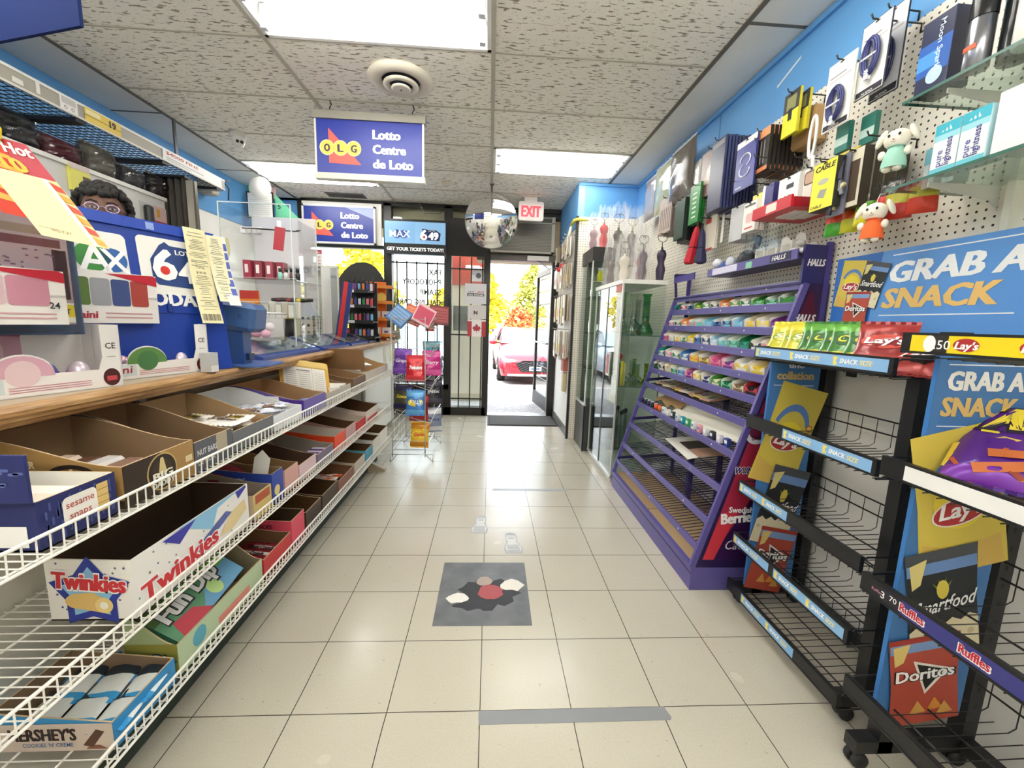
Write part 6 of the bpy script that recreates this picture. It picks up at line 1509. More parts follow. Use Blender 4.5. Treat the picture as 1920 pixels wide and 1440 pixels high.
a.rect(.0, .0, .36, .15, M('5E9A6E'), X, .0004); a.rect(.25, .08, .35, .15, M('6ABE3E'), X, .0008); a.flat([(.12, 0), (.36, 0), (.36, .09), (.2, .06)], M('6AA8D0'), X, .0006); a.flat([(.02, 0), (.16, 0), (.12, .05), (.04, .06)], M('C8384A'), X, .001); a.rect(0, .09, .1, .15, M('4A6A2A'), X, .0008); a.disc(.23, .04, .03, M('BFE08A'), X, .001)
a.text('Fun Dip', .03, .065, .06, M('1E1E1E'), X, .0014, 4.2, 0, .27); a.text('Fun Dip', .032, .068, .056, M('F6F6F2'), X, .002, 1.8, 0, .262)
P('print', a, t); fin(t)
carton('snack_carton', 1.575, 1.80, .21, .085, .12, 'C83A3E', '7E5A3E', 'red carton of chocolate bars on the bottom shelf', CG_)
for i in range(4):
    X = Matrix.Translation((-1.06 + .02 * i, 1.61 + .045 * i, .235)) @ Matrix.Rotation(math.radians(-8), 4, 'Z') @ Matrix.Rotation(math.radians(-75), 4, 'X') @ Matrix.Translation((0, 0, -.02))
    t = T('chocolate_bar', 'red and white crunch bar in the red carton, %s from the near side' % ORD[i], 'chocolate bar', 'bars in the red carton')
    b = B(); m1, m2 = M('8E2430', .3), M('E4D8D2', .3); pouch(b, X, .2, .055, .02, lambda u, v: m2 if .3 < v < .75 and u > .3 else m1, M('8E2430', .3), 90 + i); P('wrapper', b, t)
    P('lettering', B().text('Crispy Crunch', .0, .018, .02, M('1E1414'), X @ frame((0, -.013, 0), (1, 0, 0), (0, 0, 1)), .0008, 1.4, 0, .12, 'c'), t); fin(t)
carton('snack_carton', 1.81, 1.94, .21, .13, .15, 'E0526A', '4E3A22', 'pink carton with dark cardboard inside on the bottom shelf', CG_, sideart=lambda a, X, D, hf, hb: a.text('Mike', D * .4, hf * .72, hf * .24, M('8A2A3E'), X, .0006, 1.8, 0, D * .35))
carton('snack_carton', 1.96, 2.14, .21, .10, .15, '3E2E20', '5E421E', 'empty dark brown carton on the bottom shelf, nearer of two', CG_)
carton('snack_carton', 2.16, 2.38, .21, .10, .14, '4A3826', '54391C', 'empty dark brown carton on the bottom shelf, farther of two', CG_)
carton('snack_carton', 2.40, 2.68, .21, .085, .12, '8A5A4A', '7E5A3E', 'carton of orange and white bars on the bottom shelf', CG_)
wrappers(2.42, 2.66, .216, 12, (('E86A3A', 'F2EAE0', '8A2A1A'), ('F0E6DC', 'D84A2E', '8A2A1A')), 'candy_bar', 'orange and white wrapped bar in the bottom shelf carton', 'orange and white bars', (.1, .03, .018), -1.12, -.91, 7, None, 3)
carton('snack_carton', 2.70, 2.92, .21, .09, .13, 'C8BEB0', '7A5A38', 'plain cardboard carton beside the orange bars', CG_)
carton('snack_carton', 2.94, 3.12, .21, .10, .12, '3E9AB8', '5E4428', 'turquoise carton with a green label on the bottom shelf', CG_, sideart=lambda a, X, D, hf, hb: (a.rect(0, 0, D, hf, M('3EA0BE'), X, .0003), a.disc(D * .7, hf * .4, hf * .3, M('8FB83A'), X, .0005, hf * .15)))
carton('snack_carton', 3.14, 3.30, .21, .12, .16, 'E4E0D8', '5A3E22', 'white edged carton near the far end of the bottom shelf', CG_)
carton('snack_carton', 3.32, 3.58, .21, .13, .17, 'EDE9E2', '6A4E30', 'last carton of the bottom shelf beside the wire candy rack', CG_)

# ================================================================ things standing on the counter
ZT = 1.0455
LB = M('1E3F9E', .35); LBD = M('2B4C86', .4); WH = M('F1EFEA', .45)
# --- lottery display panel facing the aisle
t = T('lottery_display', 'big royal blue lottery display panel leaning back on the counter', 'display')
X = frame((-1.340, 1.251, ZT), (.4035, .915, 0), (-.0615, .0271, .552)); PX = X
pp = P('panel', B().box(0, .60, 0, .556, -.055, 0, LB, X).box(0, .60, .52, .556, 0, .008, M('2448B0', .35), X).box(.36, .385, .525, .55, .008, .009, M('8FA6DC', .4), X).box(.0, .60, .225, .228, 0, .003, M('183482', .4), X).box(.39, .405, .23, .26, 0, .006, M('183482', .4), X), t)
a = B(); e = .0012
for u0, u1, v0, v1 in ((.02, .294, .305, .49), (.325, .585, .295, .502)): a.flat(rrect(u0, v0, u1, v1, .018), WH, X, e)
a.disc(.196, .402, .046, M('3E8E3E', .4), X, 2 * e); a.disc(.250, .398, .040, M('2E62A8', .4), X, 2 * e); a.disc(.10, .40, .05, M('3E5EA8', .4), X, 2 * e)
a.text('M', .06, .36, .085, M('FFFFFF'), X, 3 * e, 1.1); a.text('A', .158, .357, .09, M('FFFFFF'), X, 3 * e, 1.1); a.text('X', .215, .36, .076, M('FFFFFF'), X, 3 * e, 1.1)
a.flat([(.36, .345), (.375, .33), (.50, .322), (.575, .33), (.575, .42), (.53, .475), (.43, .478), (.415, .49), (.395, .475), (.36, .42)], M('24407E'), X, 2 * e)
a.text('6', .368, .352, .112, M('FFFFFF'), X, 3 * e, 1.8); a.disc(.402, .384, .016, M('D8342E'), X, 4 * e); a.text('49', .45, .345, .085, M('FFFFFF'), X, 3 * e, 1.8, 0, .11); a.text('LOTTO', .445, .448, .018, M('FFFFFF'), X, 3 * e, 1.2, 0, .09)
a.text('TODAY!', .30, .255, .052, M('F6F6F4'), X, 2 * e, 1.6, 0, .25)
P('artwork', a, pp)
P('foot', B().box(.02, .58, -.01, .012, -.20, -.05, LBD, X), t)
fin(t)
# --- paper slips taped to the panel's top edge
def slip(name, X, w, h, col, label, art, group=None, curl=.02):
    t = T(name, label, 'paper slip', group)
    P('paper', B().grid(lambda u, v: ((u - .5) * w, -h * v, .002 + curl * v * v + .0015 * math.sin(8 * v)), 4, 14, M(col, .8), X), t)
    a = B(); art(a, w, h)
    q = B()
    for p in a.v:
        v = -p.y / h; q.v.append(X @ Vector((p.x, p.y, .0028 + curl * v * v + .0015 * math.sin(8 * v) + p.z * 5)))
    q.f, q.fm, q.fs, q.mats = a.f, a.fm, a.fs, a.mats
    P('print', q, t); fin(t)
def receipt(seed, barcode=True, total=True):
    def f(a, w, h):
        r = random.Random(seed); y = -.03 * h * 1.5
        dk = M('5A564A')
        while y > -h * (.86 if barcode else .97):
            if total and abs(y + h * .45) < .02: a.text('TOTAL', 0, y - .004, .009, dk, None, 0, .8, 0, w * .4, 'c'); y -= .02; a.text('$190.00', 0, y - .004, .009, dk, None, 0, .8, 0, w * .45, 'c'); y -= .012; total_done = True
            L = w * r.uniform(.3, .8); a.rect(-L / 2, y - .002, L / 2, y, M('8E8A78' if r.random() < .6 else '6A665A')); y -= r.choice((.006, .008, .013))
        if barcode:
            x = -w * .42
            while x < w * .42: q = r.uniform(.0008, .003); a.rect(x, -h * .97, x + q, -h * .90, dk); x += q + r.uniform(.0008, .0025)
    return f
slip('lottery_slip', PX @ Matrix.Translation((.520, .560, .012)), .082, .375, 'EDE4B8', 'long cream lottery receipt hanging over the display panel, printed with a total', receipt(5), 'lottery receipts', .03)
slip('lottery_slip', PX @ Matrix.Translation((.592, .545, .014)), .066, .27, 'F0E8C4', 'shorter cream lottery receipt hanging beside the longer one', receipt(8, False, False), 'lottery receipts', .03)
slip('lottery_slip', PX @ Matrix.Translation((.618, .55, .010)), .05, .29, 'E4E2E0', 'lottery slip with a blue checked edge behind the cream receipts', lambda a, w, h: [a.rect(.0, -h * (.1 + .13 * i), w * .45, -h * (.2 + .13 * i), M('5A68B8')) for i in range(6)], 'lottery receipts', .04)
# --- ticket dispenser with plastic cover, coupon stand
t = T('ticket_dispenser', 'slate framed scratch ticket case with pink and tan tickets, near the doll egg boxes', 'ticket case')
P('frame', B().box(-1.30, -1.185, .78, 1.272, 1.2, 1.55, M('46597C', .4)), t)
a = B(); F = FR(-1.1845, .78, 1.2); r = random.Random(6)
a.rect(.02, .03, .475, .33, M('D9BFC8'), F, .0)
for i in range(3): a.rect(.02, .24 + .03 * i, .46, .262 + .03 * i, M(('8A4A5A', 'B89A8A', 'D8B8C4')[i]), F, .0004)
for i in range(9):
    for j in range(6): a.flat(rrect(.03 + .025 * i, .10 + .022 * j, .052 + .025 * i, .119 + .022 * j, .008, 2), M('8A7A54' if (i + j) % 2 else '6E6044'), F, .0006)
for i in range(60): a.rect(q := r.uniform(.27, .44), s := r.uniform(.10, .23), q + r.uniform(.004, .012), s + .004, M('7A5A6E'), F, .0006)
a.rect(.44, .10, .47, .235, M('5A3A40'), F, .0005); a.rect(.33, .035, .474, .09, M('F2EFE6'), F, .0006); a.rect(.36, .05, .474, .085, M('F0D83A'), F, .0008); a.text('G LOT', .415, .058, .016, M('2A2A20'), F, .0012, 1.4, 0, .05)
P('tickets', a, t); P('plastic_cover', B().box(-1.184, -1.178, .785, 1.265, 1.205, 1.545, PLASTIC), t)
P('leg', B().box(-1.30, -1.28, .95, 1.10, ZT, 1.2, LBD), t); turn([fin(t)], -20, -1.185, 1.272); t.location.x -= .022; t.location.y += .02
t = T('coupon_stand', 'yellow clip on a thin stand holding coupons above the scratch tickets', 'clip stand')
P('stand', B().tube([(-1.17, .965, 1.55), (-1.13, .975, 1.62), (-1.10, .98, 1.655)], .004, STEEL, 6), t)
P('clip', B().bbox(-1.19, -1.035, .972, .988, 1.628, 1.660, M('F0D21E', .35), .006, ROT(8, 'Y', (-1.11, .98, 1.64))), t); fin(t)
def red_hot(a, w, h):
    a.rect(-w / 2, -h * .34, w / 2, 0, M('B83A4A')); a.text('Red Hot', 0, -h * .14, .030, M('F6F2E6'), None, .0004, 1.2, .2, w * .9, 'c'); a.text('10', 0, -h * .32, .034, M('E8B83A'), None, .0004, 1.8, 0, w * .34, 'c')
    a.rect(-w / 2, -h, w * .28, -h * .34, M('F0DFA8'), None, .0002); a.rect(w * .28, -h, w * .36, -h * .34, M('F6F0DC'), None, .0002)
    for i in range(5): a.rect(w * .15, -h * (.49 + .1 * i), w * .28, -h * (.41 + .1 * i), M('6A66B0'), None, .0006)
    for i in range(6): a.flat([(w * .36, -h * (.36 + .105 * i)), (w * .5, -h * (.40 + .105 * i)), (w * .5, -h * (.46 + .105 * i)), (w * .36, -h * (.44 + .105 * i))], M('E8A03A' if i % 2 else 'D8442E'), None, .0004)
    r = random.Random(7); y = -h * .42
    while y > -h * .93: a.rect(-w * .42, y, -w * .42 + w * r.uniform(.2, .5), y + .0016, M('9A8E70'), None, .0006); y -= .009
    a.text('FREE PLAY', -w * .1, -h * .93, .009, M('6A604A'), None, .0006, .8, 0, w * .3, 'c')
slip('coupon', frame((-1.062, .985, 1.630), (.93, .26, -.17), (-.42, -.05, .62)), .115, .26, 'EAD9A0', 'cream and red scratch coupon hanging from the yellow clip', red_hot, 'coupons on the clip', .03)
slip('coupon', frame((-1.10, .972, 1.635), (.93, .26, -.17), (-.40, -.05, .62)), .10, .21, 'C8402E', 'red flame coupon hanging behind the cream one', lambda a, w, h: [a.flat([(-w * .5, -h * (.1 + .15 * i)), (w * .5, -h * (.2 + .15 * i)), (w * .5, -h * (.25 + .15 * i)), (-w * .5, -h * (.2 + .15 * i))], M('E8A03A')) for i in range(5)], 'coupons on the clip', .02)
# --- toy egg display boxes
EGG = []
def egg_box(y0, y1, xf, z, label, accent, pics, brand, word):
    t = T('egg_display_box', label, 'display box', 'surprise egg boxes')
    xb = xf - .15; H = .185; m = M('EFEBE9', .45); X = FR(xf, y0, z); W = y1 - y0; th = .003
    b = B().box(xb, xf, y0, y1, z, z + th, m).box(xb, xb + th, y0, y1, z, z + H, m)
    for yy in (y0, y1 - th): b.box(xb, xf, yy, yy + th, z, z + H, m)
    arc = [(W * .40 + W * .17 * math.cos(math.radians(k)), .055 + .055 * math.sin(math.radians(k))) for k in range(0, 181, 12)]
    b.prism([(0, 0), (W, 0), (W, .055)] + arc + [(0, .055)], -th, 0, m, X)
    b.prism([(W - W * .16, .055), (W, .055), (W, H), (W - W * .13, H), (W - W * .13, .09)], -th, 0, m, X)
    b.prism([(0, .055), (W * .16, .055), (W * .06, H), (0, H)], -th, 0, m, X)
    P('box', b, t)
    a = B(); e = .0006
    a.rect(.004, .012, W * .30, .05, M('CFDADB'), X, e); a.flat([(x, y - .004) for x, y in arc], M(accent), X, e); a.disc(W * .40, .06, .034, M(pics[0]), X, 2 * e)
    a.text(word, W * .02, .022, .026, M('C2456E' if brand else 'B02A3A'), X, 2 * e, 1, .15, W * .24)
    for i in range(3): a.rect(W * .32, .012 + .006 * i, W * .78, .0145 + .006 * i, M('C88A94'), X, e)
    a.disc(W * .92, .03, .022, M('4A1E20'), X, e, .026); a.rect(W * .885, .02, W * .955, .034, M('C84A50'), X, 2 * e)
    a.flat([(0, .055), (W * .16, .055), (W * .06, H), (0, H)], M('BFCBCC'), X, e); a.flat([(W * .0, H * .72), (W * .09, H * .80), (W * .06, H), (0, H)], M('C01E34'), X, 2 * e)
    a.text('CE', W * .895, .115, .018, M('2A2A2A'), X, e, .8, 0, W * .07); a.rect(W * .9, .09, W * .96, .092, M('8A8A8A'), X, e)
    Xb = FR(xb + th + .0004, y0, z); a.rect(W * .05, .05, W * .62, H * .98, M(accent), Xb); a.flat([(W * .05, H * .86), (W * .62, H * .80), (W * .62, H * .98), (W * .05, H * .98)], M('C01E34'), Xb, e); a.text('GLUTEN FREE', W * .22, H * .87, .009, M('F2DCE0'), Xb, 2 * e, 1, 0, W * .34)
    a.flat(rrect(W * .15, .06, W * .52, H * .74, .02), M(pics[0]), Xb, 2 * e)
    P('print', a, t)
    EGG.append(fin(t))
    for i in range(5):
        tt = T('wrapped_egg', 'foil wrapped egg in the %s, %s from the near side' % (label.split(' with ')[0], ORD[i]), 'wrapped egg', 'eggs in the display boxes')
        P('egg', B().sph((xf - .045 - .03 * (i % 2), y0 + .06 + (W - .14) * i / 4, z + .044), (.026, .026, .036), M(('C8A8D8', 'E8B8CC', 'F0E8F0', '6A6AB8', 'E8D8E4')[i], .2, .3), 12, 8), tt)
        P('foil_band', B().lathe([(.0268, -.005), (.0272, 0), (.0268, .006)], M(('E06A9A', '4A4A9A')[i % 2], .3), 12, Matrix.Translation((xf - .045 - .03 * (i % 2), y0 + .06 + (W - .14) * i / 4, z + .046)), caps=False), tt); EGG.append(fin(tt))
def egg_header(y0, y1, xf, z, H, label, cols, word, n):
    t = T('egg_display_box', label, 'display box', 'surprise egg boxes')
    P('box', B().box(xf - .145, xf, y0, y1, z, z + H * .55, M('E9E5E2', .5)).box(xf - .006, xf, y0 + .0, y1, z + H * .5, z + H, M('EFEBE9', .45)), t)
    a = B(); X = FR(xf + .0005, y0, z); W = y1 - y0; e = .0006
    for i, c in enumerate(cols):
        u0 = W * (.10 + .80 * i / len(cols)); u1 = W * (.10 + .80 * (i + 1) / len(cols)) - .003
        a.flat(rrect(u0, H * .34, u1, H * .86, .008), M(c), X, e)
    a.flat([(W * .45, H * .96), (W, H * .78), (W, H * .96), (W * .96, H)], M('C01E34'), X, 2 * e)
    a.text(word, W * .10, H * .10, H * .14, M('B02A3A'), X, e, 1.4, .1, W * .24)
    for i in range(2): a.rect(W * .42, H * (.10 + .08 * i), W * .92, H * (.13 + .08 * i), M('C89AA0'), X, e)
    if n: a.text(n, W * .88, H * .30, H * .12, M('2A2A2A'), X, 2 * e, 1)
    P('print', a, t); EGG.append(fin(t))
egg_box(.93, 1.302, -1.128, ZT, 'pink doll egg box with a low arched front at the near counter edge', 'D8A8BA', ('E4C8CC',), True, 'Barbie')
turn(EGG, -15, -1.098, 1.302); EGG.clear()
egg_box(1.31, 1.69, -1.128, ZT, 'green and red hero egg box with a low arched front beside the doll egg box', '5E8A4A', ('4A7A4A',), False, 'Zaini')
turn(EGG, -15, -1.090, 1.69); EGG.clear()
egg_header(.86, 1.17, -1.13, ZT + .1862, .138, 'upper egg box with a pink and grey header card stacked on the doll egg box', ('C9CFD0', 'D8B8C0', 'C88A9E'), 'Zaini', '24')
turn(EGG, -14, -1.13, 1.17); EGG.clear()
egg_header(1.268, 1.555, -1.20, ZT + .1862, .165, 'upper egg box with a four coloured header card in front of the blue lottery panel', ('5E7A3E', '9A9CA4', '3E4E86', 'A8433A'), 'Zaini', None)
turn(EGG, -14, -1.165, 1.555); EGG.clear()
one('clear_box', B().box(-1.125, -1.085, 1.645, 1.69, ZT, ZT + .075, M('BFC0C0', .3)).box(-1.1248, -1.084, 1.647, 1.688, ZT, ZT + .025, M('E8E2DE', .4)), 'small grey clear box at the corner of the hero egg box', 'box')
# --- ticket scanner
t = T('ticket_checker', 'slate blue lottery ticket checker on a post beside the lottery panel', 'ticket checker')
P('base', B().prism(rrect(-1.20, 1.83, -.992, 2.06, .05), ZT, ZT + .008, M('4668A8', .4)), t)
P('post', B().prism([(-1.19, ZT), (-1.10, ZT), (-1.10, 1.20), (-1.14, 1.26), (-1.19, 1.26)], 0, .06, LBD, frame((0, 1.95, 0), (1, 0, 0), (0, 0, 1))).box(-1.105, -1.085, 1.905, 1.945, 1.07, 1.10, M('1E2E56', .4)), t)
P('head', B().bbox(-1.19, -1.035, 1.86, 1.985, 1.200, 1.325, M('3C5C8E', .35), .02, ROT(8, 'Y', (-1.1, 1.9, 1.25))), t)
P('symbol', B().text('R', -.012, -.01, .024, M('27406E'), FN(-1.085, 1.8585, 1.262), 0, .8), t); fin(t)
# --- lottery slip trays along the counter edge
for i, (y0, y1, nm) in enumerate(((2.10, 2.80, 'nearest the ticket checker'), (2.86, 3.36, 'second from the ticket checker'), (3.42, 3.86, 'third from the ticket checker'), (3.92, 4.30, 'fourth, holding white papers'))):
    t = T('slip_tray', 'low blue lottery tray with clear cover on the counter edge, %s' % nm, 'tray', 'blue lottery trays')
    c = M('24408E' if i < 3 else '3A4A6E', .35)
    P('tray', B().prism([(-1.13, ZT), (-1.40, ZT), (-1.40, ZT + .085), (-1.36, ZT + .09), (-1.15, ZT + .022), (-1.13, ZT + .018)], 0, y1 - y0, c, frame((0, y1, 0), (1, 0, 0), (0, 0, 1))), t)
    X = frame((-1.15, y0, ZT + .023), (0, 1, 0), (-.21, 0, .068)); W = y1 - y0
    a = B().rect(.05, .02, W - .05, .2, M(('5A6A8E', '8FA8C8', 'D8B8A8', 'E4E4E8')[i], .3), X, .0008).rect(.01, .03, .045, .15, M('E8E2A8'), X, .001)
    for k in range(5): a.rect(.08 + W * .16 * k, .05, .08 + W * .16 * k + W * .1, .16, M(('7A8AA8', '3A4A7A', 'C8D4E4', '6A7AA0', 'A8B8D0')[(k + i) % 5]), X, .0012)
    P('slips', a, t); P('clear_cover', B().box(.0, W, .01, .21, .004, .007, CLEAR, X), t); fin(t)
# --- clear acrylic merchandiser
AC = glass('acrylic', 'FAFBFA', .8, .02); ACE = M('DCE4E2', .2, alpha=.75)
t = T('acrylic_display', 'tall clear acrylic display with wire hooks on the counter behind the ticket checker', 'acrylic display')
y0, y1, x0, x1 = 2.62, 2.98, -1.62, -1.205
P('back_panel', B().box(x0, x1, y1 - .005, y1, 1.28, 1.93, M('E9E7EC', .2, alpha=.55)), t)
b = B()
for q in ((x0, x0 + .005, y0, y1, 1.05, 1.93), (x1 - .005, x1, y0 + .1, y1, 1.05, 1.86)): b.box(*q, AC)
P('side_panel', b, t)
b = B()
for z in (1.255, 1.485): b.box(x0, x1 + .03, y0 - .02, y1, z, z + .005, AC).box(x0, x1 + .03, y0 - .025, y0 - .02, z, z + .10 if z < 1.4 else z + .012, AC).box(x0, x1 + .03, y0 - .026, y0 - .0255, z + (.096 if z < 1.4 else .01), z + (.10 if z < 1.4 else .012), ACE)
P('shelves', b, t)
b = B()
for x in (x0, x1): b.box(x - .003, x + .003, y0, y0 + .006, 1.05, 1.93, ACE).box(x - .003, x + .003, y1 - .006, y1, 1.05, 1.93, ACE)
b.box(x0, x1, y0, y0 + .006, 1.925, 1.93, ACE)
P('edges', b, t)
for i in range(4): P('hook', B().box(x0 + .03, x0 + .06, y1 - .02 - .06 * i, y1 - .0 - .06 * i, 1.82 - .012 * i, 1.86 - .012 * i, M('D8D8D8', .3)).tube([(x0 + .04, y1 - .02 - .06 * i, 1.85 - .012 * i), (x1 - .1 + .02 * i, y1 - .03 - .06 * i, 1.84 - .012 * i), (x1 - .09 + .02 * i, y1 - .03 - .06 * i, 1.85 - .012 * i)], .003, M('4A4A4A', .3, .8), 6), t)
a = B().rect(-.16, .0, .16, .06, M('C8C4CA', alpha=.7), FN(-1.40, 2.974, 1.56)); a.text('CELL PHONE', 0, .012, .036, M('8A868E'), FN(-1.40, 2.973, 1.56), .0, 2, 0, .29, 'c', mirror=True)
P('lettering', a, t); fin(t)
one('red_tag_pack', B().box(-1.36, -1.30, 2.74, 2.75, 1.68, 1.82, M('B0323E', .4), ROT(8, 'Y', (-1.33, 2.75, 1.8))).box(-1.345, -1.32, 2.742, 2.748, 1.82, 1.86, M('E8E4E4', .4)), 'dark red pack hanging on a hook in the acrylic display', 'pack')
one('green_ribbon', B().grid(lambda u, v: (-1.60 + .03 * u + .012 * math.sin(3 * v), 2.61, 1.60 + .12 * v), 3, 8, M('BDB88A', .6)), 'curved olive paper band stuck to the acrylic display', 'paper band')
for i in range(4): one('red_case_pack', B().box(-1.52 + .055 * i, -1.475 + .055 * i, 2.66 + .02 * i, 2.72 + .02 * i, 1.4905, 1.605, M(('9A2E42', '8A3A46', 'A04A56', '8E3440')[i], .35)).box(-1.51 + .055 * i, -1.49 + .055 * i, 2.6595 + .02 * i, 2.66 + .02 * i, 1.53, 1.58, M('E8DCDC')), 'dark red phone case pack standing on the upper acrylic shelf, %s from the lottery panel' % ORD[i], 'case pack', 'red case packs')
for i in range(4): one('small_bottle', B().lathe([(.014, 0), (.014, .04), (.008, .045), (.008, .05)], M(('8ACABC', 'D8D8D8', '6A3A44', '2A2A2A')[i], .3), 12, Matrix.Translation((-1.30 + .035 * i, 2.66, 1.4905))).lathe([(.010, .05), (.010, .072)], M('1E1A1A', .3), 12, Matrix.Translation((-1.30 + .035 * i, 2.66, 1.4905))), '%s nail polish bottle on the upper acrylic shelf' % ('mint', 'pale grey', 'wine', 'black')[i], 'bottle', 'polish bottles')
t = T('battery_card', 'orange and red battery pack standing in the lower acrylic pocket', 'battery pack')
P('card', B().box(-1.53, -1.42, 2.625, 2.64, 1.2605, 1.42, M('E0872E', .4)).box(-1.53, -1.42, 2.6245, 2.6255, 1.37, 1.42, M('B8382E', .4)), t); P('print', B().text('NICKEL', .012, .075, .014, M('F0C890'), FN(-1.53, 2.6242, 1.2605), .0004, 1, 0, .08), t); fin(t)
for i in range(6): one('pocket_pack', B().box(-1.40 + .038 * i, -1.368 + .038 * i, 2.63, 2.645, 1.2605, 1.34 + .02 * (i % 2), M(('E4DED0', 'D8D4CC', 'F0ECE2', 'C8C0B0', 'E8E4DA', 'CFC9BD')[i], .4)), 'pale pack in the lower acrylic pocket, %s after the orange one' % ORD[i], 'pack', 'pale packs in the acrylic pocket')
for i in range(7): one('black_tube', B().tube([(-1.38 + .03 * i, 2.70, 1.2605 + .11), (-1.33 + .03 * i, 2.75, 1.2605 + .118)], .012, M(('1E1A1C', '5A2A34', '2A2A2A', '8E3A44', '3A342A', 'C8B83A', '1A1A1A')[i], .35), 8), '%s lying on the packs behind the acrylic pocket' % ('black tube', 'wine tube', 'charcoal tube', 'rose tube', 'olive black tube', 'yellow black tube', 'jet tube')[i], 'tube', 'small tubes in the acrylic display')
t = T('plastic_bin', 'clear plastic bin of wrapped pink and yellow trinkets on the counter', 'bin')
X = RZ(0, -1.40, 2.46, ZT + .09)
pr_ = [(-.16, -.09), (.16, -.09), (.16, .09), (-.16, .09)]
BN = M('F1EEF0', .2, alpha=.16)
b = B()
for i in range(4):
    p, q = pr_[i], pr_[(i + 1) % 4]; k = 1.07
    b.add([(p[0], p[1], 0), (q[0], q[1], 0), (q[0] * k, q[1] * k, .15), (p[0] * k, p[1] * k, .15)], [(0, 1, 2, 3)], BN, X)
b.box(-.16, .16, -.09, .09, -.003, 0, BN, X)
P('bin', b, t); P('rim', B().tube([X @ Vector((p[0] * 1.08, p[1] * 1.08, .15)) for p in pr_], .005, M('F4F2F2', .3), 6, None, True), t); P('label', B().rect(-.15, .03, -.08, .12, M('D8D2D2', .5), X @ FN(0, -.0985, 0)), t); fin(t)
r = random.Random(9)
for i in range(14):
    c, nm = (('E4A8BC', 'pink'), ('F0E8EA', 'white'), ('EBD86A', 'yellow'), ('8E8688', 'grey'), ('D88AA0', 'rose'))[i % 5]
    one('trinket', B().sph((-1.52 + .048 * (i % 6) + r.uniform(-.005, .005), 2.42 + .05 * (i // 6 % 2), ZT + .122 + .045 * (i // 6) * .9), (.027, .027, .024), M(c, .35), 10, 7), '%s wrapped trinket inside the clear plastic bin' % nm, 'trinket', 'trinkets in the bin, ' + nm)
one('bin_stand', B().box(-1.57, -1.23, 2.36, 2.56, ZT, ZT + .004, CLEAR).box(-1.57, -1.565, 2.36, 2.56, ZT, ZT + .084, AC).box(-1.235, -1.23, 2.36, 2.56, ZT, ZT + .084, AC).box(-1.57, -1.23, 2.36, 2.56, ZT + .080, ZT + .085, CLEAR), 'clear riser carrying the plastic bin', 'riser')
one('small_white_box', B().box(-1.54, -1.44, 2.345, 2.36, ZT, ZT + .05, M('EDEBE8', .4)).text('Oui', .02, .014, .022, M('3A3A3A'), FN(-1.54, 2.3446, ZT), .0004, 1), 'small white box with dark lettering under the clear bin', 'box')
# --- ear-ring case, book, lighters
t = T('jewellery_case', 'clear upright case with rows of black and white earrings on the counter', 'jewellery case')
P('card', B().box(-1.62, -1.40, 3.62, 3.625, 1.05, 1.66, M('F0EEE8', .4)).box(-1.70, -1.62, 3.60, 3.625, 1.05, 1.66, M('D8D0BE', .4)), t)
a = B(); r = random.Random(3)
for i in range(5):
    for j in range(9): a.disc(-1.60 + .045 * i, 1.08 + .06 * j * (1 if i < 2 else .4), .013, M('1E1E1E' if (i + j) % 2 else '8A867E'), FN(0, 3.6195, 0), 0, None, 8)
P('earrings', a, t)
b = B()
for q in ((-1.71, -1.705, 3.5, 3.63), (-1.385, -1.38, 3.5, 3.63)): b.box(q[0], q[1], q[2], q[3], 1.046, 1.68, AC)
b.box(-1.71, -1.38, 3.498, 3.502, 1.046, 1.68, AC)
P('cover', b, t); P('frame', B().box(-1.385, -1.365, 3.49, 3.64, 1.046, 1.68, M('E6E4DE', .3)).box(-1.71, -1.365, 3.49, 3.64, 1.68, 1.69, M('E6E4DE', .3)), t); fin(t)
one('mirror_panel', B().box(-1.63, -1.42, 3.95, 3.96, 1.05, 1.72, M('BFC4C6', .08, .9)).box(-1.64, -1.63, 3.94, 3.965, 1.05, 1.73, M('E8E6E0', .4)).box(-1.42, -1.41, 3.94, 3.965, 1.05, 1.73, M('E8E6E0', .4)).box(-1.64, -1.41, 3.94, 3.965, 1.72, 1.74, M('E8E6E0', .4)), 'white framed mirror standing behind the earring case', 'mirror')
t = T('price_card', 'white special price card with a pink heading above the earring case', 'price card')
P('card', B().box(-1.64, -1.42, 3.62, 3.624, 1.690, 1.83, M('F2EFEC', .5)), t); a = B(); X = FN(-1.64, 3.6195, 1.665)
a.rect(.0, .13, .22, .165, M('C8586A'), X); a.text('SPECIAL', .11, .138, .020, M('F6E8EA'), X, .0006, 1, 0, .18, 'c')
for i in range(4): a.rect(.01, .02 + .027 * i, .13, .026 + .027 * i, M('A8A4A4'), X); a.text('$6.99', .16, .016 + .027 * i, .014, M('C85A6A'), X, .0006, .8, 0, .045)
P('print', a, t); fin(t)
one('pen_tube', B().lathe([(.035, 0), (.035, .2), (.034, .2)], M('2A2C2A', .4), 16, Matrix.Translation((-1.52, 3.2, 1.05))).lathe([(.036, .2), (.036, .38), (.0, .38)], M('AEB03A', .35), 16, Matrix.Translation((-1.52, 3.2, 1.05)), caps=False), 'olive topped dark canister beside the acrylic display', 'canister')
one('notebook', B().box(-1.335, -1.25, 3.60, 3.615, 1.0495, 1.58, M('2A3A7E', .4), ROT(9, 'Y', (-1.29, 3.6, 1.05))).box(-1.32, -1.285, 3.598, 3.601, 1.05, 1.58, M('D0362E', .4), ROT(9, 'Y', (-1.29, 3.6, 1.05))), 'tall red and navy board leaning beside the lighter stand', 'board')
t = T('lighter_stand', 'black stepped lighter stand on the counter near the window', 'lighter stand')
ys = 3.98
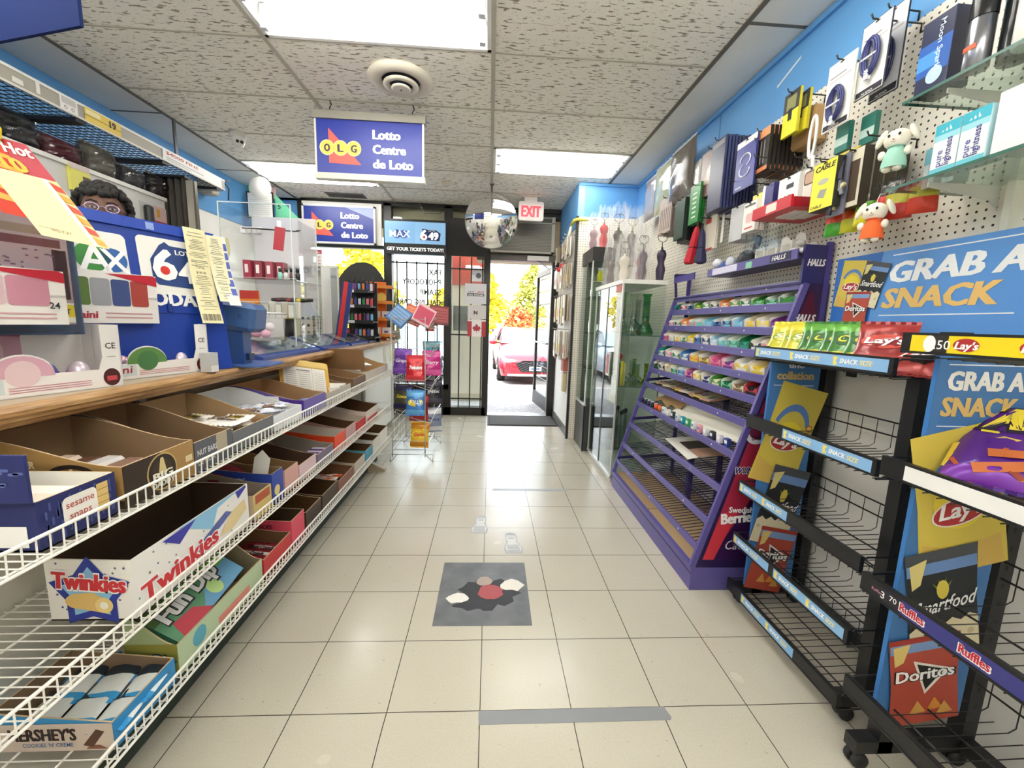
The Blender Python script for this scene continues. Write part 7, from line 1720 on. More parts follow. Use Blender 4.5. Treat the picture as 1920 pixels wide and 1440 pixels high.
P('back', B().prism([(-1.40, 1.046), (-1.10, 1.046), (-1.10, 1.10), (-1.36, 1.62), (-1.40, 1.62)], 0, .012, M('1A1A1C', .4), frame((0, ys + .2, 0), (1, 0, 0), (0, 0, 1))).box(-1.40, -1.12, ys + .19, ys + .2, 1.046, 1.62, M('1E1E20', .5)), t)
LZs = (1.10, 1.245, 1.39, 1.53)
for k, z in enumerate(LZs): P('tier', B().box(-1.385 + .0 * k, -1.09 - .02 * k, ys, ys + .19, z - .012, z, M('161618', .4)).box(-1.385, -1.09 - .02 * k, ys - .008, ys, z - .022, z + .012, M('242426', .4)).box(-1.36, -1.28, ys - .0085, ys - .008, z - .018, z + .008, M('E8E8E4', .4)), t)
fin(t)
r = random.Random(12)
LC = (('C83A4A', 'red'), ('3A4A9A', 'blue'), ('2A2A2E', 'black'), ('D8D8DC', 'silver'), ('7A4A9A', 'violet'), ('3A8A5A', 'green'), ('6AB0D0', 'sky blue'), ('E07A8A', 'pink'), ('E87A3A', 'orange'))
for k, z in enumerate(LZs):
    for i in range(7):
        c, nm = LC[(i * 2 + k * 3) % 9]; x = -1.355 + .037 * i
        t = T('lighter', '%s lighter on the %s tier of the black stand, %s from the mirror end' % (nm, ('lowest', 'second', 'third', 'top')[k], ORD[i]), 'lighter', 'lighters on the black stand')
        P('body', B().rbox(x - .012, x + .012, ys + .03, ys + .045, z, z + .068, M(c, .25), .005), t); P('cap', B().rbox(x - .011, x + .011, ys + .03, ys + .045, z + .068, z + .080, M('3A3A3C', .3, .6), .004), t); fin(t)
for i in range(6): one('torch_lighter', B().tube([(-1.36 + .045 * i, ys + .1, 1.5305), (-1.36 + .045 * i, ys + .1, 1.60)], .013, M(('8A3A5A', 'C8607A', 'A83A4A', 'D8A0B0', '6A3A6A', '9A3A3A')[i], .3), 8).tube([(-1.36 + .045 * i, ys + .1, 1.60), (-1.35 + .045 * i, ys + .1, 1.66)], [.010, .005], M('1E1E20', .35), 8), 'torch lighter with black nozzle on the black stand top, %s from the mirror' % ORD[i], 'torch lighter', 'torch lighters')
t = T('tiered_stand', 'orange tiered cardboard stand of small packs at the counter end', 'stand')
yo = 4.42
P('back', B().box(-1.33, -1.12, yo + .1, yo + .112, 1.046, 1.66, M('E8782A', .5)).disc(-1.17, 1.5, .05, M('F2DC6A'), FN(0, yo + .0995, 0)), t)
for z in (1.10, 1.27, 1.44, 1.60): P('tier', B().box(-1.33, -1.02, yo - .02, yo + .1, z - .008, z, M('EE8A3A', .5)).box(-1.33, -1.02, yo - .024, yo - .02, z - .012, z + .02, M('F0963E', .5)), t)
fin(t)
for k, z in enumerate((1.10, 1.27)):
    for i in range(2): one('small_pack', B().box(-1.25 + .11 * i, -1.17 + .11 * i, yo, yo + .05, z, z + .085, M(('E8E0D8', 'DAD4D0')[i], .5)).rect(.02, .03, .06, .05, M('6A4A8A'), FN(-1.25 + .11 * i, yo - .0006, z)), 'white and violet pack on the orange stand, %s tier, %s' % (('low', 'upper')[k], ('inner', 'outer')[i]), 'pack', 'packs on the orange stand')
one('snake_plant_pot', B().grid(lambda u, v: (-1.12 + .06 * (u - .5) * (1 - v) + .05 * v, 4.75 + .01 * u, 1.05 + .60 * v), 3, 8, M('6E7E4A', .6)).grid(lambda u, v: (-1.05 + .05 * (u - .5) * (1 - v) - .03 * v, 4.78 + .01 * u, 1.05 + .5 * v), 3, 8, M('A8A850', .6)).lathe([(.05, 0), (.06, .1), (.055, .1)], M('8E8A7A', .6), 14, Matrix.Translation((-1.09, 4.77, 1.046))), 'potted plant with pointed olive leaves at the far counter end', 'plant')
one('office_chair', B().grid(lambda u, v: (-1.95 + .75 * u, 5.15 + .08 * math.sin(math.pi * u), 1.2 + (.75 - .45 * abs(2 * u - 1.0) ** 2.4) * v), 14, 6, M('262626', .6)).box(-1.60, -1.52, 5.17, 5.22, .4, 1.25, M('1E1E1E', .5)).box(-1.85, -1.3, 5.0, 5.35, .48, .56, M('242424', .6)).box(-1.62, -1.5, 5.12, 5.24, 0, .48, M('1A1A1A', .4)), 'black high backed chair behind the earring case by the window', 'chair')
one('yellow_tag', B().box(-1.085, -1.08, 4.50, 4.56, .82, .97, M('E4D84A', .5)), 'yellow tag hanging under the counter edge near its end', 'tag')

# ================================================================ behind the counter
t = T('wall_cabinet', 'white fronted cigarette cabinet along the wall behind the counter', 'cabinet')
P('body', B().box(-2.84, -2.62, .55, 3.56, .2, 2.155, M('CFCDC8', .5)), t)
for i in range(4): P('door', B().box(-2.62, -2.60, .56 + .75 * i, .56 + .75 * i + .742, 1.0, 2.15, M('D6D5D2', .4)), t)
P('top_rail', B().box(-2.605, -2.585, .55, 3.56, 2.14, 2.165, M('EAE8E4', .4)), t); fin(t)
one('cigarette_carton', B().box(-2.598, -2.58, 2.79, 2.92, 2.0, 2.16, M('E4DE6A', .5)).box(-2.5799, -2.578, 2.79, 2.92, 2.13, 2.16, M('D8C8C8')).box(-2.5799, -2.578, 2.87, 2.92, 2.02, 2.10, M('5A4A34')), 'yellow picture card stuck on the white cabinet above the person', 'card')
one('purse', B().sph((-2.53, 2.33, 1.98), (.06, .12, .15), M('5A2230', .4), 14, 10), 'dark maroon bag hanging on the cabinet front beside the coupons', 'bag')
one('clear_bag', B().grid(lambda u, v: (-2.50 + .02 * math.sin(9 * u), 2.1 + .22 * u, 1.95 + .22 * v), 8, 8, PLASTIC), 'clear plastic bag hanging on the cabinet front', 'bag')
one('wall_phone', B().bbox(-2.60, -2.555, 3.33, 3.39, 1.93, 2.06, M('1E1E20', .35), .012).box(-2.602, -2.598, 3.30, 3.42, 1.92, 2.08, M('C8C6C2', .4)), 'black telephone handset on the white cabinet beside the person', 'telephone')
one('poster', B().box(-2.599, -2.596, 3.43, 3.555, 1.90, 2.08, M('D8B8B4', .5)).box(-2.5958, -2.595, 3.435, 3.55, 1.91, 1.97, M('C03A2E', .5)).box(-2.5958, -2.595, 3.46, 3.49, 2.0, 2.06, M('D8A03A')).box(-2.5955, -2.594, 3.51, 3.54, 1.91, 1.96, M('2A1A18')), 'pinkish card with red lower band on the white cabinet near the dark pleated screen', 'poster')
# overhead shelf: mesh deck and price strip hung from the ceiling
t = T('overhead_shelf', 'black mesh overhead shelf with a grey price strip hanging above the cabinet', 'overhead shelf')
b = B(); m = M('16181C', .4)
for i in range(66): b.tube([(-2.82, 1.30 + .042 * i, 2.375), (-2.43, 1.30 + .042 * i, 2.375)], .0025, m, 4)
for i in range(10): b.tube([(-2.82 + .042 * i, 1.30, 2.372), (-2.82 + .042 * i, 4.03, 2.372)], .0025, m, 4)
for y in (1.95, 2.72, 3.35, 3.95): b.box(-2.84, -2.42, y - .03, y + .03, 2.350, 2.372, M('202228', .5))
P('mesh_deck', b, t)
P('price_strip', B().box(-2.425, -2.415, 1.30, 4.03, 2.372, 2.462, M('A8A498', .5)).box(-2.414, -2.412, 1.30, 4.03, 2.448, 2.462, M('E8E6E0', .4)).box(-2.4145, -2.413, 1.30, 4.03, 2.372, 2.384, M('DCD9D2', .4)), t)
a = B(); X = FR(-2.4118, 0, 2.372)
a.rect(2.74, .008, 2.98, .084, M('E6C85A', .5), X); a.rect(2.75, .05, 2.84, .075, M('F0E4B0'), X, .0006); a.rect(2.74, .040, 2.98, .043, M('4A3A1E'), X, .0006); a.text('19', 2.90, .035, .040, M('2A2418'), X, .001, 2.2)
a.rect(2.60, .008, 2.70, .084, M('EDECE8', .5), X)
for i in range(5): a.rect(2.61, .045 + .007 * i, 2.69, .048 + .007 * i, M('8A8A8A'), X, .0006)
for u in (2.63, 2.67): a.disc(u, .025, .009, M('5A5A5A'), X, .0006); a.disc(u, .025, .006, M('EDECE8'), X, .0009)
a.rect(2.48, .02, 2.50, .084, M('E4E2DC'), X); a.rect(2.37, .02, 2.42, .045, M('E4E2DC'), X)
a.rect(3.32, .006, 3.98, .084, M('EFEDEA', .5), X); a.text('$4000 FINE', 3.35, .055, .022, M('B8402E'), X, .0006, 1.2, 0, .34); a.rect(3.35, .03, 3.75, .036, M('A8A4A0'), X, .0006); a.rect(3.35, .016, 3.6, .021, M('A8A4A0'), X, .0006)
P('labels', a, t)
for y in (1.8, 3.52): P('hanger', B().box(-2.462, -2.45, y - .012, y + .012, 2.46, ZC, M('4A4C50', .4)), t)
fin(t)
# shiny black wrapped bundles standing on the cabinet
rr = random.Random(17)
for i, (y, w, h, c, nm) in enumerate(((1.55, .34, .17, '1E1C1E', 'black'), (1.95, .34, .19, '262226', 'black'), (2.36, .36, .18, '1A1A1C', 'black'), (2.72, .24, .13, '5A1E2A', 'maroon'), (2.98, .22, .19, '6E6A5E', 'silver grey'), (3.24, .2, .14, '4A4A4C', 'grey'), (3.48, .24, .17, '241C1E', 'black'))):
    t = T('wrapped_bundle', '%s bundle in shiny plastic on the white cabinet, %s from the near end' % (nm, ORD[i]), 'bundle', 'wrapped bundles on the cabinet')
    X = Matrix.Translation((-2.68, y + w / 2, 2.166)) @ Matrix.Rotation(math.radians(90), 4, 'Z')
    b = B(); pouch(b, X, w, h, .15, M(c, .35), M(c, .3), 200 + i); P('contents', b, t)
    b = B(); ph = i * 1.3
    b.grid(lambda u, v: (w * 1.04 * (u - .5), -.10 * max(0, math.sin(math.pi * u)) ** .5 * (.4 + .6 * math.sin(math.pi * min(1, v + .08))) + .008 * math.sin(25 * u + 9 * v + ph) + .006 * math.sin(41 * v - 13 * u), h * 1.05 * v), 22, 12, PLASTIC, X, False)
    P('plastic_wrap', b, t); fin(t)
t = T('folding_screen', 'dark brown pleated screen folded at the end of the white cabinet', 'folding screen')
b = B(); pts = [(-2.70 + .026 * i, 3.60 + (.035 if i % 2 else 0)) for i in range(10)]
b.add([(x, y, z) for z in (.9, 2.34) for x, y in pts], [(i, i + 1, 11 + i, 10 + i) for i in range(9)], M('3E3831', .5))
P('pleats', b, t); P('top_track', B().box(-2.72, -2.45, 3.58, 3.66, 2.335, 2.35, M('2A2622', .5)), t); fin(t)
one('steel_post', B().box(-2.46, -2.41, 3.60, 3.64, .0, 2.32, M('C8C2B4', .35, .5)).box(-2.41, -2.395, 3.605, 3.635, .0, 2.32, M('6E695E', .4, .4)), 'narrow metal post beside the pleated screen', 'post')
one('white_board', B().box(-2.25, -1.80, 4.30, 4.32, 0, 2.10, M('EDECEA', .4)), 'plain white panel behind the acrylic display', 'panel')
# hanging round disc and papers near the far corner
one('round_sign', B().lathe([(.112, -.004), (.115, 0), (.112, .004)], M('E6E3DD', .5), 32, Matrix.Translation((-2.46, 4.70, 2.60)) @ Matrix.Rotation(math.radians(90), 4, 'X')).tube([(-2.46, 4.70, 2.715), (-2.46, 4.70, ZC)], .002, STEEL, 5), 'pale round disc hanging from the ceiling in the far corner', 'disc')
t = T('framed_notice', 'black framed paper notice hung high in the far corner', 'framed notice')
P('frame', B().box(-2.77, -2.48, 5.0, 5.012, 2.36, 2.645, BLK), t); a = B(); X = FN(-2.77, 4.9995, 2.36); a.rect(.012, .012, .278, .27, M('EDEAE4'), X); a.rect(.09, .235, .18, .243, M('4A4A48'), X, .0006)
for i in range(8): a.rect(.03, .04 + .022 * i, .25, .044 + .022 * i, M('C8C4BC'), X, .0006)
P('paper', a, t); P('cord', B().tube([(-2.62, 5.006, 2.645), (-2.62, 5.006, ZC)], .002, STEEL, 5), t); fin(t)
one('calendar_board', B().box(-2.81, -2.50, 5.10, 5.11, 2.60, 2.735, M('C8A8A4', .6)).box(-2.81, -2.70, 5.095, 5.10, 2.60, 2.735, M('2FA86A', .5)), 'green and pinkish card behind the round disc', 'card')
one('lotto_wedge', B().prism([(0, 0), (.26, 0), (0, .26)], 0, .01, M('5FB08A', .5), FN(-2.48, 5.05, 2.38)).text('5', .03, .10, .05, M('1E1E1E'), FN(-2.48, 5.0395, 2.38), 0, 1.4).tube([(-2.47, 5.055, 2.63), (-2.47, 5.055, ZC)], .002, STEEL, 5), 'green triangular card with black writing beside the framed notice', 'card')
one('speaker', B().bbox(-2.84, -2.70, 4.30, 4.42, 2.42, 2.60, M('A8A292', .5), .01), 'beige box mounted on the blue wall near the corner', 'speaker')
one('black_cable', B().tube([(-2.42, 4.03, 2.44), (-2.40, 4.06, 2.40), (-2.41, 4.06, 2.30)], .006, BLK, 6).tube([(-2.42, 4.03, 2.46), (-2.5, 4.25, 2.52), (-2.7, 4.36, 2.55)], .005, BLK, 6), 'black cable hanging from the price strip end', 'cable')
t = T('hanging_sign', 'dark blue hanging sign close to the ceiling above the cashier side', 'sign')
A = Vector((-1.95, 1.82, 2.25)); Bv = Vector((-1.45, 1.667, 2.25)); X = frame(A, Bv - A, (0, 0, 1)); L = (Bv - A).length
P('panel', B().box(0, L, 0, .40, -.012, 0, M('14265A', .85, 0, .2), X), t); P('chain', B().tube([X @ Vector((.1, .40, -.006)), X @ Vector((.1, .489, -.006))], .003, STEEL, 5), t); P('chain', B().tube([X @ Vector((L - .1, .40, -.006)), X @ Vector((L - .1, .489, -.006))], .003, STEEL, 5), t); fin(t)
# the cashier, seen over the lottery panel
t = T('person', 'person with short curly black hair and glasses behind the lottery panel', 'person')
cx, cy, cz = -1.70, 1.98, 1.685
J = [((cx, cy, .98), (.16, .12)), ((cx, cy, 1.16), (.15, .11)), ((cx, cy, 1.36), (.17, .115)), ((cx, cy, 1.47), (.10, .08)), ((cx + .005, cy - .01, 1.545), (.055, .055)), ((cx + .01, cy - .015, 1.60), (.06, .065)),
     ((cx - .17, cy + .06, 1.40), .06), ((cx - .21, cy + .04, 1.14), .048), ((cx - .12, cy - .16, 1.06), .038), ((cx + .17, cy - .06, 1.40), .06), ((cx + .22, cy - .10, 1.14), .048), ((cx + .20, cy - .28, 1.07), .038),
     ((cx - .09, cy, .84), .10), ((cx - .10, cy + .01, .46), .07), ((cx - .10, cy + .04, .07), .05), ((cx - .08, cy - .10, .04), .04), ((cx + .09, cy, .84), .10), ((cx + .10, cy + .01, .46), .07), ((cx + .10, cy + .04, .07), .05), ((cx + .12, cy - .10, .04), .04)]
E_ = [(0, 1), (1, 2), (2, 3), (3, 4), (4, 5), (2, 6), (6, 7), (7, 8), (2, 9), (9, 10), (10, 11), (0, 12), (12, 13), (13, 14), (14, 15), (0, 16), (16, 17), (17, 18), (18, 19)]
for s, wr in ((-1, 8), (1, 11)):
    w0 = Vector(J[wr][0]); d = Vector((.04 * -s, -.10, -.01)); base = len(J)
    J.append((tuple(w0 + d * .6), (.036, .018))); E_.append((wr, base))
    for k in range(5):
        f = w0 + d * .75 + Vector(((k - 2) * .017, (-.02 if k else .02), 0)); J.append((tuple(f), .010)); E_.append((base, len(J) - 1))
        J.append((tuple(f + Vector(((.015 if k == 0 else 0) * -s, -.045 - .008 * (2 - abs(k - 2)), -.014))), .008)); E_.append((len(J) - 2, len(J) - 1))
SK = M('62402F', .6)
bd = skin_mesh('body', J, E_, SK, t, 2)
# head as part of the same mesh: a sculpted sphere joined on to the neck
HX = Matrix.Translation((cx + .01, cy - .02, cz)) @ Matrix.Rotation(math.radians(38), 4, 'Z')
def head(u, v):
    a = (u - .25) * 2 * math.pi; z = -math.cos(math.pi * v)
    r = math.sin(math.pi * v); x, y = math.cos(a) * r, math.sin(a) * r
    fr = max(0, -y)
    k = 1.0 if z > -.2 else 1 - .30 * min(1, (-z - .2) / .8) * (1 - .3 * fr)
    px, py, pz = x * .072 * k, y * .092 * (1 if y < 0 else 1.05) * (1 - .06 * (z < -.2)), z * .115
    nose = math.exp(-((x / .16) ** 2 + ((z + .12) / .22) ** 2)) * fr; py -= .022 * nose
    for s in (-1, 1): py += .008 * math.exp(-(((x - s * .42) / .2) ** 2 + ((z - .08) / .14) ** 2)) * fr
    py -= .006 * math.exp(-((x / .35) ** 2 + ((z + .50) / .10) ** 2)) * fr
    return HX @ Vector((px, py, pz))
hb_ = B().grid(head, 40, 30, SK)
for s in (-1, 1): hb_.sph((s * .073, .005, -.005), (.010, .018, .028), SK, 10, 8, HX)
o2 = hb_.obj('head')
import bmesh
bm = bmesh.new(); bm.from_mesh(bd.data); bm.from_mesh(o2.data); bm.to_mesh(bd.data); bm.free()
bpy.data.objects.remove(o2)
for p in bd.data.polygons: p.use_smooth = True
for s in (-1, 1):
    P('eye', B().sph((s * .030, -.083, .012), (.0105, .005, .0045), M('D8D0C8', .3), 12, 8, HX).sph((s * .030, -.088, .012), (.0048, .003, .0042), M('1E1410', .2), 10, 7, HX), t)
    P('eyebrow', B().tube([HX @ Vector((s * .014, -.090, .034)), HX @ Vector((s * .032, -.089, .039)), HX @ Vector((s * .048, -.078, .033))], .003, M('1A1412', .8), 6), t)
P('mouth', B().tube([HX @ Vector((-.022, -.086, -.057)), HX @ Vector((0, -.094, -.056)), HX @ Vector((.022, -.086, -.057))], [.003, .006, .003], M('8A4A42', .5), 8), t)
b = B(); gm = M('C9B8D8', .2, .6)
for s in (-1, 1): b.tube([HX @ Vector((s * .031 + .021 * math.cos(k / 14 * 6.283), -.102, .010 + .016 * math.sin(k / 14 * 6.283))) for k in range(14)], .0016, gm, 6, None, True).tube([HX @ Vector((s * .052, -.100, .014)), HX @ Vector((s * .074, -.02, .014)), HX @ Vector((s * .076, .01, .006))], .0014, gm, 5)
b.tube([HX @ Vector((-.010, -.102, .012)), HX @ Vector((0, -.106, .016)), HX @ Vector((.010, -.102, .012))], .0014, gm, 5)
P('glasses', b, t); P('lenses', B().disc(-.031, .010, .020, glass('lens', 'E8E4F4', 1.3, .01), HX @ FN(0, -.102, 0), 0, .015).disc(.031, .010, .020, glass('lens', 'E8E4F4', 1.3, .01), HX @ FN(0, -.102, 0), 0, .015), t)
b = B(); r = random.Random(44); hm = M('16120F', .75)
for k in range(420):
    a = r.uniform(0, 6.283); v = r.uniform(-.35, 1)
    z = v; q = math.sqrt(max(0, 1 - z * z)); x, y = q * math.cos(a), q * math.sin(a)
    if y < -.35 and z < .42: continue
    c = HX @ Vector((x * .088, y * .100 + .014, z * .100 + .028)); s = r.uniform(.009, .017)
    b.sph(c, (s, s, s), hm, 7, 5)
b.sph((0, .016, .034), (.086, .094, .098), hm, 18, 12, HX @ Matrix.Translation((0, .012, .012)))
P('hair', b, t)
P('shirt', B().lathe([(.215, 1.0), (.20, 1.15), (.215, 1.36), (.15, 1.46), (.075, 1.51)], M('3A3E4A', .8), 24, Matrix.Translation((cx, cy, 0)) @ Matrix.Diagonal((1, .72, 1, 1)), caps=False).tube([(cx - .15, cy + .05, 1.42), (cx - .20, cy + .045, 1.22)], [.078, .066], M('3A3E4A', .8), 12).tube([(cx + .15, cy - .05, 1.42), (cx + .205, cy - .09, 1.22)], [.078, .066], M('3A3E4A', .8), 12), t)
P('trousers', B().tube([(cx - .085, cy, .98), (cx - .10, cy + .01, .5), (cx - .10, cy + .035, .10)], [.13, .09, .075], M('2A2C34', .8), 14).tube([(cx + .085, cy, .98), (cx + .10, cy + .01, .5), (cx + .10, cy + .035, .10)], [.13, .09, .075], M('2A2C34', .8), 14), t)
fin(t)

# ================================================================ signs, mirror and fittings
def lotto_art(a, X, W, H, mt, e=.0008, sc=1):
    R_, Yl = M('E2564A', .4, emit=mt), M('F2C24A', .4, emit=mt); dk = M('2A2440', .4); wt = M('FBFBF8', .4, emit=mt)
    a.flat([(.115 * W, .20 * H), (.42 * W, .18 * H), (.115 * W, .84 * H)], R_, X, e)
    for i, ch in enumerate('OLG'):
        cx, cy = (.10 + .125 * i) * W, .48 * H; r = .062 * W
        a.disc(cx, cy, r * 1.12, M('F6DC9A', .4, emit=mt), X, 2 * e); a.disc(cx, cy, r, Yl, X, 3 * e); a.text(ch, cx, cy - r * .55, r * 1.1, dk, X, 4 * e, 1.8, 0, r * .85, 'c')
    for i, s in enumerate(('Lotto', 'Centre', 'de Loto')): a.text(s, .53 * W, (.68 - .27 * i) * H, .17 * H, wt, X, 2 * e, 1.9, 0, (.26, .31, .38)[i] * W)
t = T('lottery_sign', 'blue double sided lottery centre sign hanging from the ceiling on hooks', 'sign')
X = FN(-1.222, 3.085, 2.262); W, H = .722, .35
P('light_box', B().box(-1.222, -.50, 3.086, 3.114, 2.262, 2.612, M('1E3090', .35, emit=.06)), t)
P('frame', B().box(-1.245, -.478, 3.07, 3.13, 2.612, 2.662, M('8F8B80', .4)).box(-1.235, -.482, 3.07, 3.13, 2.225, 2.264, M('D6D0C2', .4)).box(-1.232, -1.220, 3.082, 3.118, 2.262, 2.614, M('D8D6D0', .35)).box(-.502, -.490, 3.082, 3.118, 2.262, 2.614, M('D8D6D0', .35)), t)
a = B(); lotto_art(a, X, W, H, .08); P('artwork', a, t)
for x in (-1.13, -.57): P('hook', B().tube([(x, 3.10, ZC), (x + .012, 3.10, 2.71), (x, 3.10, 2.69), (x, 3.10, 2.662)], .004, M('4A463E', .4, .6), 6).box(x - .03, x + .03, 3.085, 3.115, 2.66, 2.672, M('6A665C', .4)), t)
fin(t)
# window sign and its white backing
one('backing_panel', B().box(-2.36, -1.392, 5.44, 5.46, 2.19, 2.688, M('E8E6E0', .5)), 'white backing panel in the top of the sign window behind the lottery sign', 'panel')
t = T('lottery_sign', 'smaller blue lottery centre sign with silver frame mounted in the window', 'sign')
P('panel', B().box(-2.325, -1.475, 5.40, 5.43, 2.20, 2.625, M('24368E', .35, emit=.05)), t); X = FN(-2.325, 5.399, 2.20)
P('frame', B().box(-2.345, -1.455, 5.395, 5.435, 2.185, 2.205, M('D8D8D8', .35)).box(-2.345, -1.455, 5.395, 5.435, 2.62, 2.64, M('D8D8D8', .35)).box(-2.345, -2.322, 5.395, 5.435, 2.185, 2.64, M('D8D8D8', .35)).box(-1.478, -1.455, 5.395, 5.435, 2.185, 2.64, M('D8D8D8', .35)), t)
a = B(); a.flat([(.58 * .85, .425), (.85, .425), (.85, .29)], M('8A98D8', .35, emit=.05), X, .0004); lotto_art(a, X, .85, .425, .06); P('artwork', a, t); fin(t)
# lottery screen
t = T('lottery_screen', 'black framed lottery screen with two logos over get your tickets lettering', 'screen')
P('housing', B().box(-1.345, -.575, 5.36, 5.43, 2.085, 2.50, M('17181A', .35)), t)
X = FN(-1.335, 5.358, 2.215); W, H = .75, .262
a = B(); a.rect(0, 0, W * .5, H, M('7FB0DC', .3, emit=.2), X); a.rect(W * .5, 0, W, H, M('8CBCE4', .3, emit=.2), X)
a.disc(W * .20, H * .42, H * .20, M('2A4A9E', .3), X, .0006); a.disc(W * .31, H * .42, H * .20, M('2E5EAE', .3), X, .0006); a.text('MAX', W * .08, H * .28, H * .32, M('F4F6FA', .3, emit=.2), X, .0012, 1.0, 0, W * .34)
a.flat([(W * .58, H * .18), (W * .90, H * .16), (W * .92, H * .5), (W * .84, H * .66), (W * .72, H * .66), (W * .62, H * .7)], M('27366E', .3), X, .0006); a.text('6', W * .59, H * .2, H * .46, M('F6F8FA', .3, emit=.6), X, .0012, 1.8); a.disc(W * .648, H * .32, H * .06, M('D8342E', .3), X, .0018); a.text('49', W * .72, H * .22, H * .34, M('F6F8FA', .3, emit=.6), X, .0012, 1.8, 0, W * .16); a.text('LOTTO', W * .72, H * .58, H * .07, M('F6F8FA'), X, .0012, 1)
P('screen', a, t)
P('lettering', B().text('GET YOUR TICKETS TODAY!', 0, 0, .042, M('F4F4F2', .4, emit=.3), FN(-1.31, 5.3585, 2.128), .0004, 1.6, 0, .70), t); fin(t)
one('loose_cable', B().tube([(-.92, 5.40, 2.72), (-.80, 5.38, 2.5), (-.66, 5.37, 2.26), (-.57, 5.36, 2.05)], .004, M('8A867E', .5), 5).tube([(-.95, 5.42, 2.70), (-.85, 5.42, 2.60), (-.66, 5.42, 2.60), (-.60, 5.42, 2.66)], .004, M('2A2826', .5), 5), 'loose thin cables looping across the lottery screen', 'cable')
# lettering on the window, read from outside
t = T('window_lettering', 'grey mirrored service lettering on the barred window', 'lettering')
for z, s, w, al in ((1.86, 'FAX', .16, 0), (1.735, 'PHOTOCOPY', .50, 0), (1.605, 'STAMP', .27, 0), (1.475, 'CALLING CARD', .60, 0)):
    P('word', B().text(s, .0, 0, .075, M('5A5652', .6), FN(-.66, 5.54, z), 0, 1.2, 0, w, 'l', mirror=True), t)
fin(t)
one('window_decal', B().rect(-.06, 0, .06, .13, M('C8503E', .5), FN(-.80, 5.54, 1.13)), 'small red sticker on the barred window below the lettering', 'sticker')
# papers on the narrow window
t = T('window_poster', 'white cell phone poster on the narrow barred window', 'poster')
P('sheet', B().box(-.34, -.06, 5.462, 5.466, 1.505, 1.765, M('DDDBE0', .5)), t); a = B(); X = FN(-.34, 5.4615, 1.505); a.rect(.03, .10, .25, .135, M('2A2A30'), X); a.text('CELL PHONES', .14, .106, .022, M('F2F2F2'), X, .0006, 1.4, 0, .2, 'c'); a.text('UNLOCK', .16, .145, .020, M('B83A4A'), X, .0006, 1.2, 0, .09); a.text('ANY', .04, .145, .018, M('5A5A60'), X, .0006, 1, 0, .09); P('print', a, t); fin(t)
t = T('flag_decal', 'red and white maple leaf flag card hanging on the narrow window bars', 'flag'); X = FN(-.30, 5.461, 1.08)
P('card', B().box(-.30, -.06, 5.462, 5.465, 1.08, 1.30, M('EDE9E6', .5)), t); a = B(); a.rect(0, 0, .055, .2, M('B83A44'), X); a.rect(.185, 0, .24, .2, M('B83A44'), X)
leaf = [(0, -.06), (.006, -.02), (.045, -.03), (.035, -.012), (.06, .012), (.045, .018), (.05, .035), (.032, .03), (.03, .042), (.014, .022), (.02, .055), (.01, .05), (0, .07)]
a.flat([(.12 + x, .10 + y) for x, y in leaf] + [(.12 - x, .10 + y) for x, y in leaf[::-1][1:-1]], M('B83A44'), X, .0006); P('print', a, t); fin(t)
one('window_poster', B().box(-.30, -.06, 5.462, 5.465, 1.31, 1.49, M('D9D2D2', .5)).text('N', .08, .06, .05, M('3A2A2A'), FN(-.30, 5.4615, 1.31), 0, 2), 'pale paper with a dark mark between the poster and the flag card', 'poster')
one('window_decal', B().rect(-.09, 0, .09, .15, M('F0F0EE', .5), FN(-.17, 5.54, 1.80)).disc(-.17, 1.875, .035, M('6A7078'), FN(0, 5.539, 0), 0), 'white square sticker with a grey emblem above the cell phone poster', 'sticker')
one('door_lock', B().box(-.575, -.545, 5.46, 5.50, 1.45, 1.62, BLK), 'black lock on the frame between the barred windows', 'lock')
one('grey_panel', B().box(-.50, -.30, 5.60, 5.62, 1.15, 1.48, M('A8A6A4', .6)), 'grey sheet behind the upper part of the narrow window', 'sheet')
# round convex mirror
t = T('convex_mirror', 'round convex security mirror hanging before the door', 'mirror')
mc = (-.015, 4.60, 2.348); R_ = .278; rs_ = .62
MX = Matrix.Translation(mc) @ Matrix.Rotation(math.radians(90), 4, 'X') @ Matrix.Rotation(math.radians(10), 4, 'X')
pr_ = []
h0 = rs_ - math.sqrt(rs_ ** 2 - R_ ** 2)
for k in range(15):
    r_ = R_ * (1 - k / 14); pr_.append((r_, math.sqrt(rs_ ** 2 - r_ ** 2) - (rs_ - h0)))
P('mirror_face', B().lathe(pr_, M('EFEFEF', .03, 1.0), 48, MX, caps=False), t)
P('back_shell', B().lathe([(R_ + .006, .004), (R_ + .006, -.012), (R_ * .8, -.03), (0, -.035)], M('D8D6D2', .4), 48, MX, caps=False), t)
P('bracket', B().tube([(mc[0], 4.64, 2.40), (mc[0], 4.66, 2.62), (mc[0], 4.64, 2.739)], .008, M('6A665E', .4, .6), 8).box(mc[0] - .02, mc[0] + .02, 4.62, 4.66, 2.725, 2.739, M('6A665E', .4)), t); fin(t)
# exit sign
t = T('exit_sign', 'white exit sign with red lit letters above the door', 'exit sign'); X = FN(.302, 5.03, 2.475)
P('case', B().prism(rrect(0, 0, .295, .215, .025), -.05, 0, M('DAD2CC', .4), X), t); P('lettering', B().text('EXIT', .1475, .045, .125, M('F01436', .4, emit=.55), X, .001, 1.5, 0, .225, 'c'), t)
P('mount', B().box(.37, .52, 5.04, 5.07, 2.69, ZC, M('E2DAD4', .4)), t); fin(t)
